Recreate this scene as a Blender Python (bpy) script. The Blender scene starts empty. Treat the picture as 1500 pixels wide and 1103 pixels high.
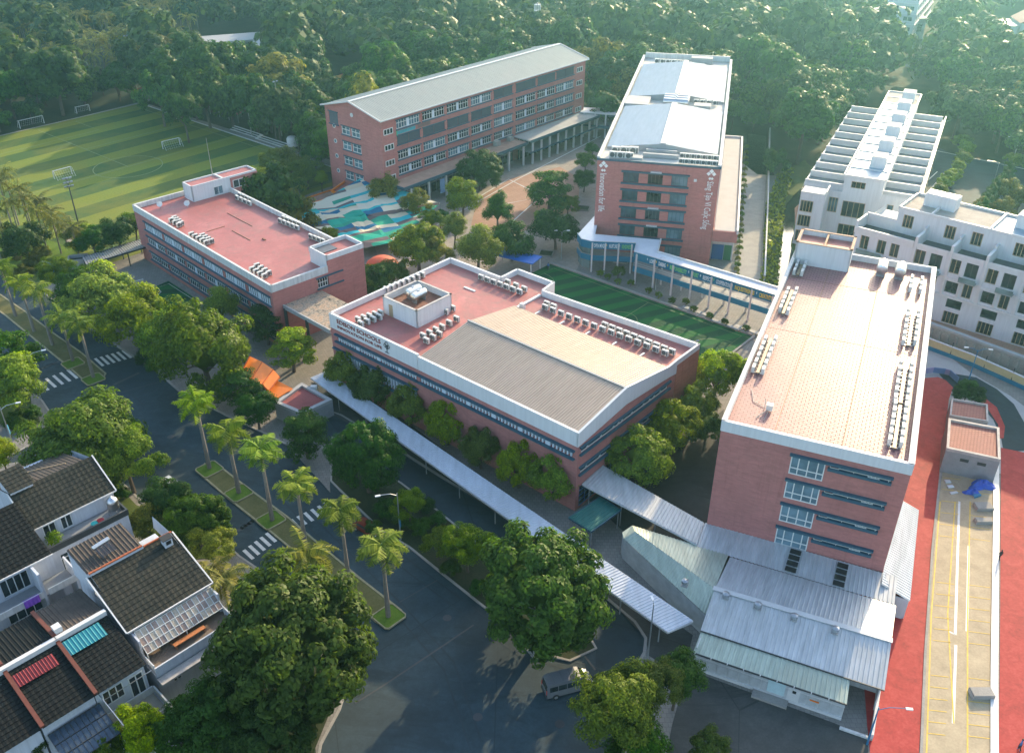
import bpy, bmesh, math, random
import numpy as np
from mathutils import Vector, Matrix
rnd = random.Random(7)
sc = bpy.context.scene
COL = sc.collection
R_ = math.radians
# ------------------------------------------------------------------ camera
CAM_H = 85.0
FOCAL_PX = 1350.0            # for a 1500 px wide frame
PITCH, ROLL = R_(31.9), 0.003
cam_data = bpy.data.cameras.new('camera'); cam = bpy.data.objects.new('camera', cam_data); COL.objects.link(cam)
cam_data.sensor_width = 36.0; cam_data.lens = FOCAL_PX * 36.0 / 1500.0
cam_data.clip_start = 1.0; cam_data.clip_end = 9000.0
cam.location = (0, 0, CAM_H)
_F = Vector((0, math.cos(PITCH), -math.sin(PITCH))); _R = Vector((1, 0, 0)); _U = _R.cross(_F)
_R2 = _R * math.cos(ROLL) + _U * math.sin(ROLL); _U2 = -_R * math.sin(ROLL) + _U * math.cos(ROLL)
cam.rotation_euler = Matrix((_R2, _U2, -_F)).transposed().to_euler()
sc.camera = cam
# ------------------------------------------------------------------ light
SUN_AZ, SUN_EL = R_(59.0), R_(19.5)       # azimuth counted from +X towards +Y
world = bpy.data.worlds.new('World'); sc.world = world; world.use_nodes = True
wn = world.node_tree; wn.nodes.clear()
w_out = wn.nodes.new('ShaderNodeOutputWorld'); w_bg = wn.nodes.new('ShaderNodeBackground'); sky = wn.nodes.new('ShaderNodeTexSky')
sky.sky_type = 'NISHITA'; sky.sun_disc = False
sky.sun_elevation = SUN_EL; sky.sun_rotation = R_(90) - SUN_AZ
sky.air_density = 1.0; sky.dust_density = 2.2; sky.ozone_density = 1.0
w_bg.inputs['Strength'].default_value = 0.15
wn.links.new(sky.outputs[0], w_bg.inputs[0]); wn.links.new(w_bg.outputs[0], w_out.inputs[0])
sun_data = bpy.data.lights.new('sun', 'SUN'); sun = bpy.data.objects.new('sun', sun_data); COL.objects.link(sun)
sun_data.energy = 2.6; sun_data.angle = R_(0.6); sun_data.color = (1.0, 0.78, 0.48)
_sd = Vector((math.cos(SUN_EL) * math.cos(SUN_AZ), math.cos(SUN_EL) * math.sin(SUN_AZ), math.sin(SUN_EL)))
sun.rotation_euler = _sd.to_track_quat('Z', 'Y').to_euler(); sun.location = (100, 160, 120)
sc.view_settings.view_transform = 'Standard'; sc.view_settings.look = 'None'
sc.view_settings.exposure = 1.72; sc.view_settings.gamma = 1.0
sc.view_settings.use_curve_mapping = False
sc.render.engine = 'CYCLES'
sc.cycles.max_bounces = 6; sc.cycles.diffuse_bounces = 3; sc.cycles.glossy_bounces = 2
sc.cycles.transmission_bounces = 3; sc.cycles.transparent_max_bounces = 6; sc.cycles.volume_bounces = 0
sc.cycles.use_denoising = True
sc.cycles.sample_clamp_indirect = 4.0
# ------------------------------------------------------------------ survey: picture measurement -> place on the level z
def G(px, py, z=0.0):
    d = _F * FOCAL_PX + _R2 * (px - 750.0) - _U2 * (py - 551.5)
    t = (z - CAM_H) / d.z
    return Vector((d.x * t, d.y * t, z))
def stand(bx, by, ty, z0=0.0):
    """height above the foot (bx,by) of something whose top shows at row ty"""
    b = G(bx, by, z0); d = _F * FOCAL_PX + _R2 * (bx - 750.0) - _U2 * (ty - 551.5)
    k = (b.x * d.x + b.y * d.y) / (d.x * d.x + d.y * d.y)
    return CAM_H + d.z * k
# ------------------------------------------------------------------ objects
def setp(o, label=None, cat=None, group=None, kind=None):
    if label: o['label'] = label
    if cat: o['category'] = cat
    if group: o['group'] = group
    if kind: o['kind'] = kind
    return o
def thing(name, label, cat, loc=(0, 0, 0), rotz=0.0, group=None):
    o = bpy.data.objects.new(name, None); COL.objects.link(o)
    o.location = loc; o.rotation_euler = (0, 0, rotz); o.empty_display_size = 0.5
    return setp(o, label, cat, group)
class MB:
    """collects faces of one mesh"""
    def __init__(s): s.v = []; s.f = []; s.ch = []
    def add(s, vs, fs):
        n = len(s.v); s.ch.append((n, len(s.f))); s.v.extend([tuple(p) for p in vs]); s.f.extend([tuple(i + n for i in q) for q in fs]); return s
    def box(s, x0, x1, y0, y1, z0, z1, M=None):
        vs = [(x, y, z) for z in (z0, z1) for y in (y0, y1) for x in (x0, x1)]
        if M is not None: vs = [M @ Vector(p) for p in vs]
        return s.add(vs, [(0, 2, 3, 1), (4, 5, 7, 6), (0, 1, 5, 4), (2, 6, 7, 3), (0, 4, 6, 2), (1, 3, 7, 5)])
    def quad(s, a, b, c, d): return s.add([a, b, c, d], [(0, 1, 2, 3)])
    def prism(s, poly, z0, z1, cap=True):
        n = len(poly)
        A = sum(poly[i][0] * poly[(i + 1) % n][1] - poly[(i + 1) % n][0] * poly[i][1] for i in range(n))
        if A < 0: poly = list(poly)[::-1]
        vs = [(p[0], p[1], z0) for p in poly] + [(p[0], p[1], z1) for p in poly]
        fs = [(i, (i + 1) % n, (i + 1) % n + n, i + n) for i in range(n)]
        if cap: fs += [tuple(range(n, 2 * n)), tuple(range(n))[::-1]]
        return s.add(vs, fs)
    def sheet(s, poly, z):
        n = len(poly)
        A = sum(poly[i][0] * poly[(i + 1) % n][1] - poly[(i + 1) % n][0] * poly[i][1] for i in range(n))
        if A < 0: poly = list(poly)[::-1]
        return s.add([(p[0], p[1], z) for p in poly], [tuple(range(n))])
    def beam(s, a, b, w, h=None):
        """rectangular bar from a to b"""
        a = Vector(a); b = Vector(b); h = h or w
        d = (b - a); L = d.length
        if L < 1e-6: return s
        d.normalize(); up = Vector((0, 0, 1)) if abs(d.z) < .95 else Vector((1, 0, 0))
        x = d.cross(up).normalized(); z = x.cross(d)
        vs = []
        for P in (a, b):
            for i, j in ((-1, -1), (1, -1), (1, 1), (-1, 1)): vs.append(P + x * (w / 2 * i) + z * (h / 2 * j))
        return s.add(vs, [(0, 1, 2, 3), (7, 6, 5, 4), (0, 4, 5, 1), (1, 5, 6, 2), (2, 6, 7, 3), (3, 7, 4, 0)])
    def tube(s, pts, rad, n=8, cap=True):
        pts = [Vector(p) for p in pts]; m = len(pts)
        if not hasattr(rad, '__len__'): rad = [rad] * m
        vs = []; fs = []
        for k, P in enumerate(pts):
            d = (pts[min(k + 1, m - 1)] - pts[max(k - 1, 0)]).normalized()
            up = Vector((0, 0, 1)) if abs(d.z) < .9 else Vector((1, 0, 0))
            x = d.cross(up).normalized(); y = d.cross(x)
            for i in range(n):
                t = 2 * math.pi * i / n; vs.append(P + (x * math.cos(t) + y * math.sin(t)) * rad[k])
        for k in range(m - 1):
            for i in range(n):
                j = (i + 1) % n; fs.append((k * n + i, k * n + j, k * n + n + j, k * n + n + i))
        if cap: fs += [tuple(range(n)), tuple(range((m - 1) * n, m * n))[::-1]]
        return s.add(vs, fs)
    def lathe(s, prof, n=12, M=None):
        vs = []; fs = []; m = len(prof)
        for r, z in prof:
            for i in range(n):
                t = 2 * math.pi * i / n; p = Vector((r * math.cos(t), r * math.sin(t), z)); vs.append(M @ p if M is not None else p)
        for k in range(m - 1):
            for i in range(n):
                j = (i + 1) % n; fs.append((k * n + i, k * n + j, k * n + n + j, k * n + n + i))
        fs += [tuple(range(n))[::-1], tuple(range((m - 1) * n, m * n))]
        return s.add(vs, fs)
    def mesh(s, name, mat, smooth=False):
        me = bpy.data.meshes.new(name); me.from_pydata([tuple(p) for p in s.v], [], s.f)
        if mat is not None: me.materials.append(mat)
        if smooth: me.polygons.foreach_set('use_smooth', [True] * len(me.polygons))
        me.update(); return me
    def build(s, name, mat, parent=None, label=None, kind=None, smooth=False, fix=True):
        me = s.mesh(name, mat, smooth)
        if fix:
            bm = bmesh.new(); bm.from_mesh(me); bmesh.ops.recalc_face_normals(bm, faces=bm.faces); bm.to_mesh(me); bm.free()
        return link(name, me, parent, label=label, kind=kind)
def _each(s, name, mat, parent=None, kind=None, label=None):
    """one object per added piece"""
    ch = s.ch + [(len(s.v), len(s.f))]; out = []
    for (v0, f0), (v1, f1) in zip(ch, ch[1:]):
        m = MB(); m.add(s.v[v0:v1], [tuple(i - v0 for i in q) for q in s.f[f0:f1]]); out.append(m.build(name, mat, parent, kind=kind, label=label))
    return out
MB.each = _each
def link(name, me, parent=None, loc=None, rot=None, label=None, kind=None, scale=None):
    o = bpy.data.objects.new(name, me); COL.objects.link(o); o.parent = parent
    if loc is not None: o.location = loc
    if rot is not None: o.rotation_euler = rot
    if scale is not None: o.scale = scale
    return setp(o, label, kind=kind)
_kids = {}
def copy_tree(o, parent=None, kids=None):
    c = o.copy(); COL.objects.link(c); c.parent = parent
    for ch in (o.children if kids is None else kids): copy_tree(ch, c)
    return c
class Frame:
    """a building's own axes: a along, b across, origin o"""
    def __init__(s, o, ang): s.o = Vector((o[0], o[1], 0)); s.ang = ang; s.c = math.cos(ang); s.s = math.sin(ang)
    def P(s, a, b, z=0.0): return Vector((s.o.x + a * s.c - b * s.s, s.o.y + a * s.s + b * s.c, z))
    def L(s, p):
        dx, dy = p[0] - s.o.x, p[1] - s.o.y
        return (dx * s.c + dy * s.s, -dx * s.s + dy * s.c)
# ------------------------------------------------------------------ materials
class NT:
    def __init__(s, name):
        s.m = bpy.data.materials.new(name); s.m.use_nodes = True; s.t = s.m.node_tree
        s.b = s.t.nodes['Principled BSDF']; s.o = s.t.nodes['Material Output']
    def n(s, typ, **kw):
        nd = s.t.nodes.new('ShaderNode' + typ)
        for k, v in kw.items():
            if k in nd.inputs: nd.inputs[k].default_value = v
            else: setattr(nd, k, v)
        return nd
    def l(s, a, b): s.t.links.new(a, b)
    def math(s, op, a, b=None, c=None):
        nd = s.t.nodes.new('ShaderNodeMath'); nd.operation = op
        for i, v in enumerate((a, b, c)):
            if v is None: continue
            if hasattr(v, 'links'): s.l(v, nd.inputs[i])
            else: nd.inputs[i].default_value = v
        return nd.outputs[0]
    def noise(s, vec, scale, detail=4, rough=.55, dist=0.0):
        nd = s.n('TexNoise', Scale=scale, Detail=detail, Roughness=rough, Distortion=dist)
        if vec is not None: s.l(vec, nd.inputs['Vector'])
        return nd.outputs['Fac']
    def ramp(s, fac, stops):
        nd = s.t.nodes.new('ShaderNodeValToRGB'); e = nd.color_ramp.elements
        while len(e) < len(stops): e.new(.5)
        for k, (p, c) in enumerate(stops):
            e[k].position = p; e[k].color = (*c, 1) if hasattr(c, '__len__') else (c, c, c, 1)
        s.l(fac, nd.inputs[0]); return nd.outputs[0]
    def mix(s, fac, a, b, mode='MIX'):
        nd = s.t.nodes.new('ShaderNodeMix'); nd.data_type = 'RGBA'; nd.blend_type = mode
        for i, v in ((0, fac), (6, a), (7, b)):
            if hasattr(v, 'links'): s.l(v, nd.inputs[i])
            elif i == 0: nd.inputs[0].default_value = v
            else: nd.inputs[i].default_value = (*v, 1)
        return nd.outputs[2]
    def bump(s, h, strength=.3, dist=.02):
        nd = s.n('Bump', Strength=strength, Distance=dist); s.l(h, nd.inputs['Height']); s.l(nd.outputs[0], s.b.inputs['Normal'])
    def obj(s): return s.n('TexCoord').outputs['Object']
    def pos(s): return s.n('NewGeometry').outputs['Position']
    def scale(s, vec, v):
        nd = s.n('Mapping'); s.l(vec, nd.inputs['Vector']); nd.inputs['Scale'].default_value = v; return nd.outputs[0]
    def wall(s):
        """(along the wall, height) in the object's own axes"""
        tc = s.n('TexCoord'); a = s.n('SeparateXYZ'); b = s.n('SeparateXYZ'); s.l(tc.outputs['Object'], a.inputs[0]); s.l(tc.outputs['Normal'], b.inputs[0])
        nx = s.math('ABSOLUTE', b.outputs[0]); big = s.math('GREATER_THAN', nx, .7)
        u = s.math('ADD', s.math('MULTIPLY', a.outputs[1], big), s.math('MULTIPLY', a.outputs[0], s.math('SUBTRACT', 1.0, big)))
        cb = s.n('CombineXYZ'); s.l(u, cb.inputs[0]); s.l(a.outputs[2], cb.inputs[1]); return cb.outputs[0]
    def set(s, rough=None, spec=None, metal=None, col=None):
        if rough is not None: s.b.inputs['Roughness'].default_value = rough
        if spec is not None: s.b.inputs['Specular IOR Level'].default_value = spec
        if metal is not None: s.b.inputs['Metallic'].default_value = metal
        if col is not None:
            if hasattr(col, 'links'): s.l(col, s.b.inputs['Base Color'])
            else: s.b.inputs['Base Color'].default_value = (*col, 1)
        return s
MATS = {}
def plain(name, col, rough=.6, var=.15, scale=1.2, metal=0, spec=.5, bump=0, streak=False):
    """a painted or cast surface with slight dirt and unevenness"""
    if name in MATS: return MATS[name]
    t = NT(name); p = t.pos()
    n1 = t.noise(p, scale, 5, .6); n2 = t.noise(p, scale * 9, 3)
    if streak: n2 = t.noise(t.scale(p, (2.2, 2.2, .15)), 1.5, 4)
    f = t.math('ADD', t.math('MULTIPLY', n1, .6), t.math('MULTIPLY', n2, .4))
    lo = tuple(c * (1 - var) for c in col); hi = tuple(min(1, c * (1 + var * .7)) for c in col)
    c = t.ramp(f, [(.3, lo), (.7, hi)]); t.set(rough, spec, metal, c)
    if bump: t.bump(n2, bump, .02)
    MATS[name] = t.m; return t.m
def mk_brick(name, base, mortar=(.30, .19, .17)):
    t = NT(name); v = t.wall()
    b = t.n('TexBrick', Scale=1.0); b.offset = .5
    b.inputs['Brick Width'].default_value = .55; b.inputs['Row Height'].default_value = .19; b.inputs['Mortar Size'].default_value = .018
    b.inputs['Color1'].default_value = (*[c * .82 for c in base], 1); b.inputs['Color2'].default_value = (*[c * 1.18 for c in base], 1); b.inputs['Mortar'].default_value = (*mortar, 1)
    b.inputs['Bias'].default_value = 0.0
    t.l(v, b.inputs['Vector'])
    st = t.noise(t.scale(v, (.16, .8, 1)), 2.2, 5, .7); big = t.noise(v, .12, 4)
    c = t.mix(.55, b.outputs['Color'], t.ramp(st, [(.3, tuple(x * .72 for x in base)), (.72, tuple(x * 1.25 for x in base))]))
    c = t.mix(t.ramp(big, [(.45, 0.0), (.75, .35)]), c, tuple(x * .62 for x in base))
    sp = t.noise(t.scale(v, (1.4, .10, 1)), 1.1, 5, .7); c = t.mix(t.ramp(sp, [(.52, 0.0), (.72, .4)]), c, tuple(x * .55 for x in base)); t.set(.85, .3, 0, c); t.bump(b.outputs['Fac'], .25, .02); return t.m
M_brick = mk_brick('brick_red', (.42, .16, .145))
M_brick2 = mk_brick('brick_orange', (.42, .15, .10))
def mk_white(name, col=(.60, .61, .62), dirt=.25, rough=.7):
    t = NT(name); v = t.pos()
    n1 = t.noise(t.scale(v, (1.6, 1.6, .12)), 1.3, 5, .65); n2 = t.noise(v, .35, 4)
    c = t.ramp(n1, [(.30, tuple(x * (1 - dirt * .55) for x in col)), (.58, col)])
    c = t.mix(t.ramp(n2, [(.5, 0.0), (.8, .22)]), c, tuple(x * .78 for x in (col[0], col[1] * .97, col[2] * .9)))
    t.set(rough, .35, 0, c); return t.m
M_white = mk_white('white_render')
M_parapet = mk_white('parapet_white', (.62, .63, .64), .2)
M_dirtywhite = mk_white('stained_white', (.55, .56, .55), .5)
M_coping = plain('coping_concrete', (.42, .40, .38), .8, .35, 1.0)
M_trim = plain('teal_trim', (.025, .085, .13), .5, .2)
M_trimblue = plain('blue_banner_paint', (.008, .15, .26), .45, .12)
M_frame = plain('window_frame_white', (.62, .64, .62), .5, .08)
M_frame_tan = plain('window_frame_tan', (.34, .25, .15), .5, .1)
M_steel_w = plain('white_steel', (.66, .68, .70), .45, .1)
M_darksteel = plain('dark_steel', (.035, .04, .045), .5, .2)
M_grey = plain('grey_paint', (.25, .26, .27), .6, .2)
M_concrete = plain('concrete', (.30, .285, .26), .9, .25, .5, bump=.1)
M_louver = plain('louver_white', (.60, .66, .72), .5, .08)
M_shutter = plain('shutter_grey_blue', (.085, .10, .125), .6, .15)
M_orange = plain('orange_canopy', (.80, .20, .012), .45, .12, .5)
M_galv = plain('galvanised', (.42, .44, .46), .35, .2, 1.0, metal=.7)
M_tank = plain('stainless_tank', (.55, .56, .57), .36, .1, 1.0, metal=1.0)
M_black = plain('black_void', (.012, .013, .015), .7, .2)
M_wood = plain('wood_brown', (.22, .10, .05), .7, .3, 3)
M_acwhite = plain('air_conditioner_shell', (.60, .59, .55), .5, .14, .6)
M_acgrill = plain('air_conditioner_grille', (.10, .10, .10), .6, .2)
M_white_flat = plain('white_metal_cap', (.58, .58, .57), .5, .12)
def mk_glass(name, col, rough=.08, var=.6):
    t = NT(name); n = t.noise(t.pos(), .35, 2)
    c = t.ramp(n, [(.35, tuple(x * (1 - var) for x in col)), (.65, tuple(x * (1 + var) for x in col))])
    t.set(rough, .6, 0, c); return t.m
M_glass = mk_glass('window_glass', (.05, .085, .105))
M_glass_dark = mk_glass('dark_window_glass', (.018, .026, .03))
M_glass_blue = mk_glass('curtained_window_glass', (.11, .18, .22), .15, .35)
M_glass_tint = mk_glass('balcony_glass', (.14, .20, .20), .1, .3)
def mk_roofred(name, base=(.38, .115, .105), gloss=.55):
    t = NT(name); v = t.pos()
    n1 = t.noise(v, .12, 6, .65, .4); n2 = t.noise(v, 1.3, 5, .7); n3 = t.noise(t.scale(v, (1, 1, 1)), .35, 5, .6, 1.5)
    c = t.ramp(n1, [(.3, tuple(x * .78 for x in base)), (.5, base), (.72, (base[0] * 1.2, base[1] * 1.45, base[2] * 1.45))])
    c = t.mix(t.ramp(n3, [(.50, 0.0), (.66, .7)]), c, (.27, .125, .105)); n5 = t.noise(v, .55, 7, .75, 2.2); c = t.mix(t.ramp(n5, [(.60, 0.0), (.70, .6)]), c, (.13, .065, .06)); c = t.mix(t.ramp(n5, [(.30, .5), (.40, 0.0)]), c, (.48, .27, .24))
    c = t.mix(t.ramp(n2, [(.35, .28), (.62, 0.0)]), c, (.16, .07, .065))
    t.set(gloss, .4, 0, c); return t.m
M_roofred = mk_roofred('red_roof_coating')
def mk_tiles(name, w=.9, h=.45, gloss=.3, base=(.40, .19, .15)):
    t = NT(name); v = t.obj()
    b = t.n('TexBrick', Scale=1.0); b.offset = .5
    b.inputs['Brick Width'].default_value = w; b.inputs['Row Height'].default_value = h; b.inputs['Mortar Size'].default_value = .06; b.inputs['Mortar Smooth'].default_value = .4
    b.inputs['Color1'].default_value = (*[c * .9 for c in base], 1); b.inputs['Color2'].default_value = (*[c * 1.12 for c in base], 1); b.inputs['Mortar'].default_value = (*[c * .55 for c in base], 1)
    t.l(v, b.inputs['Vector']); n = t.noise(v, .25, 5, .65); n2 = t.noise(v, 2.5, 3)
    c = t.mix(t.ramp(n, [(.4, .0), (.75, .5)]), b.outputs['Color'], (.30, .15, .13))
    r = t.math('ADD', t.math('MULTIPLY', t.math('ADD', t.math('MULTIPLY', n, .5), t.math('MULTIPLY', n2, .5)), .3), gloss - .12)
    r = t.math('ADD', r, t.math('MULTIPLY', b.outputs['Fac'], .25))
    t.l(r, t.b.inputs['Roughness']); t.set(None, .32, 0, c)
    t.bump(t.math('SUBTRACT', t.math('MULTIPLY', n2, .25), b.outputs['Fac']), .35, .03); return t.m
M_tile = mk_tiles('terracotta_roof_tiles', gloss=.41, base=(.27, .115, .125))
M_tile_small = mk_tiles('small_roof_tiles', .5, .5, .7, (.36, .15, .12))
def mk_sheet(name, col, rough=.4, metal=.3, var=.2, spots=None, axis=(1, 1, 1)):
    t = NT(name); v = t.obj()
    n1 = t.noise(t.scale(v, (1.6, .22, 1)), .9, 5, .6); n2 = t.noise(v, .18, 4, .6)
    c = t.ramp(n1, [(.3, tuple(x * (1 - var) for x in col)), (.7, tuple(min(1, x * (1 + var * .5)) for x in col))])
    if spots: c = t.mix(t.ramp(n2, [(.5, 0.0), (.75, .6)]), c, spots)
    t.set(rough, .5, metal, c); return t.m
M_hall = mk_sheet('hall_roof_sheet', (.40, .32, .25), .5, .15, .14, (.40, .31, .26))
M_roofA = mk_sheet('pale_green_grey_roof', (.33, .335, .29), .5, .2, .12, (.36, .33, .28))
M_roofC = mk_sheet('pale_blue_roof', (.27, .35, .42), .5, .1, .10)
M_shedwhite = mk_sheet('white_corrugated', (.50, .52, .53), .5, .2, .22, (.40, .40, .38))
M_shedgreen = mk_sheet('pale_green_corrugated', (.42, .48, .40), .5, .15, .25, (.36, .36, .28))
M_awning = mk_sheet('awning_sheet', (.52, .56, .62), .5, .2, .15, (.42, .44, .46))
M_tealsheet = mk_sheet('teal_awning', (.015, .13, .12), .45, .2, .2)
M_annex = plain('annex_roof_grey', (.34, .34, .34), .8, .15, .4)
def mk_asphalt(name, col, bl=None):
    t = NT(name); v = t.pos()
    n1 = t.noise(v, .07, 6, .6, .6); n2 = t.noise(v, 4, 3, .7); n3 = t.noise(v, .6, 5, .7)
    f = t.math('ADD', t.math('MULTIPLY', n1, .5), t.math('ADD', t.math('MULTIPLY', n2, .2), t.math('MULTIPLY', n3, .3)))
    c = t.ramp(f, [(.34, tuple(x * .6 for x in col)), (.5, col), (.66, tuple(x * 1.6 for x in col))]); n4 = t.noise(t.scale(v, (.35, .9, 1)), .22, 6, .75, 1.5); c = t.mix(t.ramp(n4, [(.52, 0.0), (.62, .55)]), c, tuple(x * .55 for x in col))
    # joints between the slabs and patched cracks
    vo = t.n('TexVoronoi', Scale=.035); vo.feature = 'DISTANCE_TO_EDGE'; t.l(v, vo.inputs['Vector'])
    c = t.mix(t.math('LESS_THAN', vo.outputs['Distance'], .0018), c, tuple(x * .7 for x in col))
    t.set(.82, .35, 0, c); t.bump(n2, .15, .02); return t.m
M_asphalt = mk_asphalt('asphalt', (.027, .047, .058))
M_asphalt2 = mk_asphalt('new_asphalt', (.017, .032, .041))
M_yard = mk_asphalt('dark_stained_concrete', (.052, .054, .052))
def mk_paver(name, c1, c2, w=.6, h=.6, rough=.8):
    t = NT(name); v = t.obj()
    b = t.n('TexBrick', Scale=1.0); b.inputs['Brick Width'].default_value = w; b.inputs['Row Height'].default_value = h; b.inputs['Mortar Size'].default_value = .02
    b.inputs['Color1'].default_value = (*c1, 1); b.inputs['Color2'].default_value = (*c2, 1); b.inputs['Mortar'].default_value = (*[x * .55 for x in c1], 1); t.l(v, b.inputs['Vector'])
    n = t.noise(t.pos(), .25, 6, .65); c = t.mix(t.ramp(n, [(.4, 0.0), (.7, .55)]), b.outputs['Color'], tuple(x * .62 for x in c2))
    t.set(rough, .3, 0, c); return t.m
M_pave = mk_paver('grey_pavers', (.20, .19, .175), (.25, .235, .215))
M_court = mk_paver('courtyard_pavers', (.29, .25, .215), (.34, .29, .25), 1.2, 1.2)
M_plaza = mk_paver('plaza_red_pavers', (.36, .20, .14), (.40, .24, .17), 1.0, 1.0)
M_redtrack = None
def mk_red():
    t = NT('red_rubber_path'); v = t.pos(); n = t.noise(v, .5, 6, .7, 1.0); n2 = t.noise(v, 3, 3)
    t.set(.75, .3, 0, t.ramp(t.math('ADD', t.math('MULTIPLY', n, .7), t.math('MULTIPLY', n2, .3)), [(.3, (.21, .017, .018)), (.5, (.35, .028, .029)), (.72, (.44, .065, .058))])); return t.m
M_redtrack = mk_red()
def mk_grass(name, c1, c2, c3, s=.15):
    t = NT(name); v = t.pos(); n1 = t.noise(v, s, 6, .65, .5); n2 = t.noise(v, 3.5, 4, .7)
    f = t.math('ADD', t.math('MULTIPLY', n1, .6), t.math('MULTIPLY', n2, .4))
    t.set(.9, .15, 0, t.ramp(f, [(.32, c1), (.5, c2), (.68, c3)])); t.bump(n2, .5, .1); return t.m
M_grass = mk_grass('grass', (.03, .05, .012), (.055, .085, .018), (.11, .12, .035))
M_lawn = mk_grass('bright_lawn', (.05, .10, .012), (.10, .17, .02), (.15, .22, .03))
M_median = mk_grass('median_grass', (.08, .085, .03), (.12, .115, .045), (.17, .15, .07), .4)
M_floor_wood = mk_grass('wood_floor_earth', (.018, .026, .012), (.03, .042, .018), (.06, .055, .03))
def mk_turf(name, a, b, width, wear=True):
    t = NT(name); v = t.obj(); s = t.n('SeparateXYZ'); t.l(v, s.inputs[0])
    st = t.math('GREATER_THAN', t.math('FRACT', t.math('MULTIPLY', s.outputs[1], 1 / (2 * width))), .5)
    c = t.mix(st, a, b); n = t.noise(v, .06, 6, .7, .8); n2 = t.noise(v, 2.2, 4)
    if wear: c = t.mix(t.ramp(n, [(.42, 0.0), (.72, .55)]), c, (a[0] * 1.4, a[1] * .95, a[2]))
    c = t.mix(t.ramp(n2, [(.3, .25), (.6, 0.0)]), c, tuple(x * .6 for x in b))
    t.set(.85, .2, 0, c); return t.m
M_turf = mk_turf('football_turf', (.150, .190, .022), (.050, .100, .022), 6.6)
M_turf2 = mk_turf('dark_turf', (.012, .115, .022), (.008, .060, .020), 2.0, False)
M_line = plain('white_line_paint', (.60, .60, .58), .7, .25, 2)
M_linefaint = plain('worn_line_paint', (.17, .22, .09), .8, .3, 2)
M_yellow = plain('yellow_line_paint', (.62, .42, .06), .7, .3, 2)
def mk_water():
    t = NT('canal_water'); n = t.noise(t.pos(), 1.2, 3); t.set(.08, .5, 0, (.02, .03, .025)); t.bump(n, .05, .05); return t.m
M_water = mk_water()
def mk_leaf(name, c, var=.45, transl=.35, rough=.42):
    """leaf colour varies from leaf to leaf and tree to tree"""
    t = NT(name); g = t.n('NewGeometry'); oi = t.n('ObjectInfo')
    r = g.outputs['Random Per Island']
    lo = tuple(x * (1 - var) for x in c); hi = (min(1, c[0] * (1 + var * 1.6)), c[1] * (1 + var * .9), c[2] * (1 + var * .3))
    col = t.ramp(r, [(0, lo), (.55, c), (1, hi)])
    hsv = t.n('HueSaturation'); t.l(col, hsv.inputs['Color'])
    t.l(t.math('ADD', .488, t.math('MULTIPLY', oi.outputs['Random'], .03)), hsv.inputs['Hue'])
    t.l(t.math('ADD', .72, t.math('MULTIPLY', t.math('FRACT', t.math('MULTIPLY', oi.outputs['Random'], 7.3)), .55)), hsv.inputs['Value'])
    t.l(t.math('ADD', .85, t.math('MULTIPLY', t.math('FRACT', t.math('MULTIPLY', oi.outputs['Random'], 3.7)), .2)), hsv.inputs['Saturation'])
    t.set(.48, .10, 0, hsv.outputs[0])
    tr = t.n('BsdfTranslucent'); t.l(t.mix(1.0, hsv.outputs[0], (1.5, 1.6, .6), 'MULTIPLY'), tr.inputs['Color'])
    mx = t.n('MixShader', Fac=transl); t.l(t.b.outputs[0], mx.inputs[1]); t.l(tr.outputs[0], mx.inputs[2]); t.l(mx.outputs[0], t.o.inputs['Surface'])
    return t.m
M_leaf = mk_leaf('leaf_green', (.095, .160, .004), transl=.42)
M_leaf_dark = mk_leaf('leaf_dark_green', (.034, .098, .004), transl=.36)
M_leaf_huge = mk_leaf('leaf_glossy_green', (.062, .140, .005), transl=.4, rough=.36)
M_leaf_bright = mk_leaf('leaf_bright_green', (.160, .235, .004), transl=.46)
M_leaf_wood = mk_leaf('leaf_wood', (.042, .100, .015), .55, transl=.3)
M_leaf_yel = mk_leaf('leaf_yellow_green', (.15, .165, .018), transl=.42)
M_palm = mk_leaf('royal_palm_leaf', (.15, .22, .012), .4, transl=.42)
M_coco = mk_leaf('coconut_leaf', (.17, .185, .035), .5, transl=.42)
M_inner = plain('crown_inside', (.012, .020, .007), .95, .3, 1)
M_bark = plain('bark', (.10, .075, .055), .9, .35, 2, bump=.3)
M_palmbark = plain('palm_bark', (.22, .19, .16), .85, .25, 2, bump=.2)
M_hedge = mk_leaf('hedge_leaf', (.03, .075, .014), .5)
# ================================================================== GROUND
def sheet_px(name, px, z, mat, frame=None, **kw):
    """flat surface outlined by survey points; frame turns its texture axes"""
    pts = [G(x, y, z) for x, y in px]
    return sheet_w(name, pts, z, mat, frame, **kw)
def sheet_w(name, pts, z, mat, ang=None, parent=None, kind='structure'):
    mb = MB()
    if ang is None:
        mb.sheet([(p[0], p[1]) for p in pts], z); o = mb.build(name, mat, parent, kind=kind, fix=False)
    else:
        c, s = math.cos(ang), math.sin(ang); o0 = pts[0]
        mb.sheet([((p[0] - o0[0]) * c + (p[1] - o0[1]) * s, -(p[0] - o0[0]) * s + (p[1] - o0[1]) * c) for p in pts], 0)
        o = mb.build(name, mat, parent, kind=kind, fix=False); o.location = (o0[0], o0[1], z); o.rotation_euler = (0, 0, ang)
    return o
def slab_w(name, pts, z0, z1, mat, parent=None, kind='structure'):
    return MB().prism([(p[0], p[1]) for p in pts], z0, z1).build(name, mat, parent, kind=kind)
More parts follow.
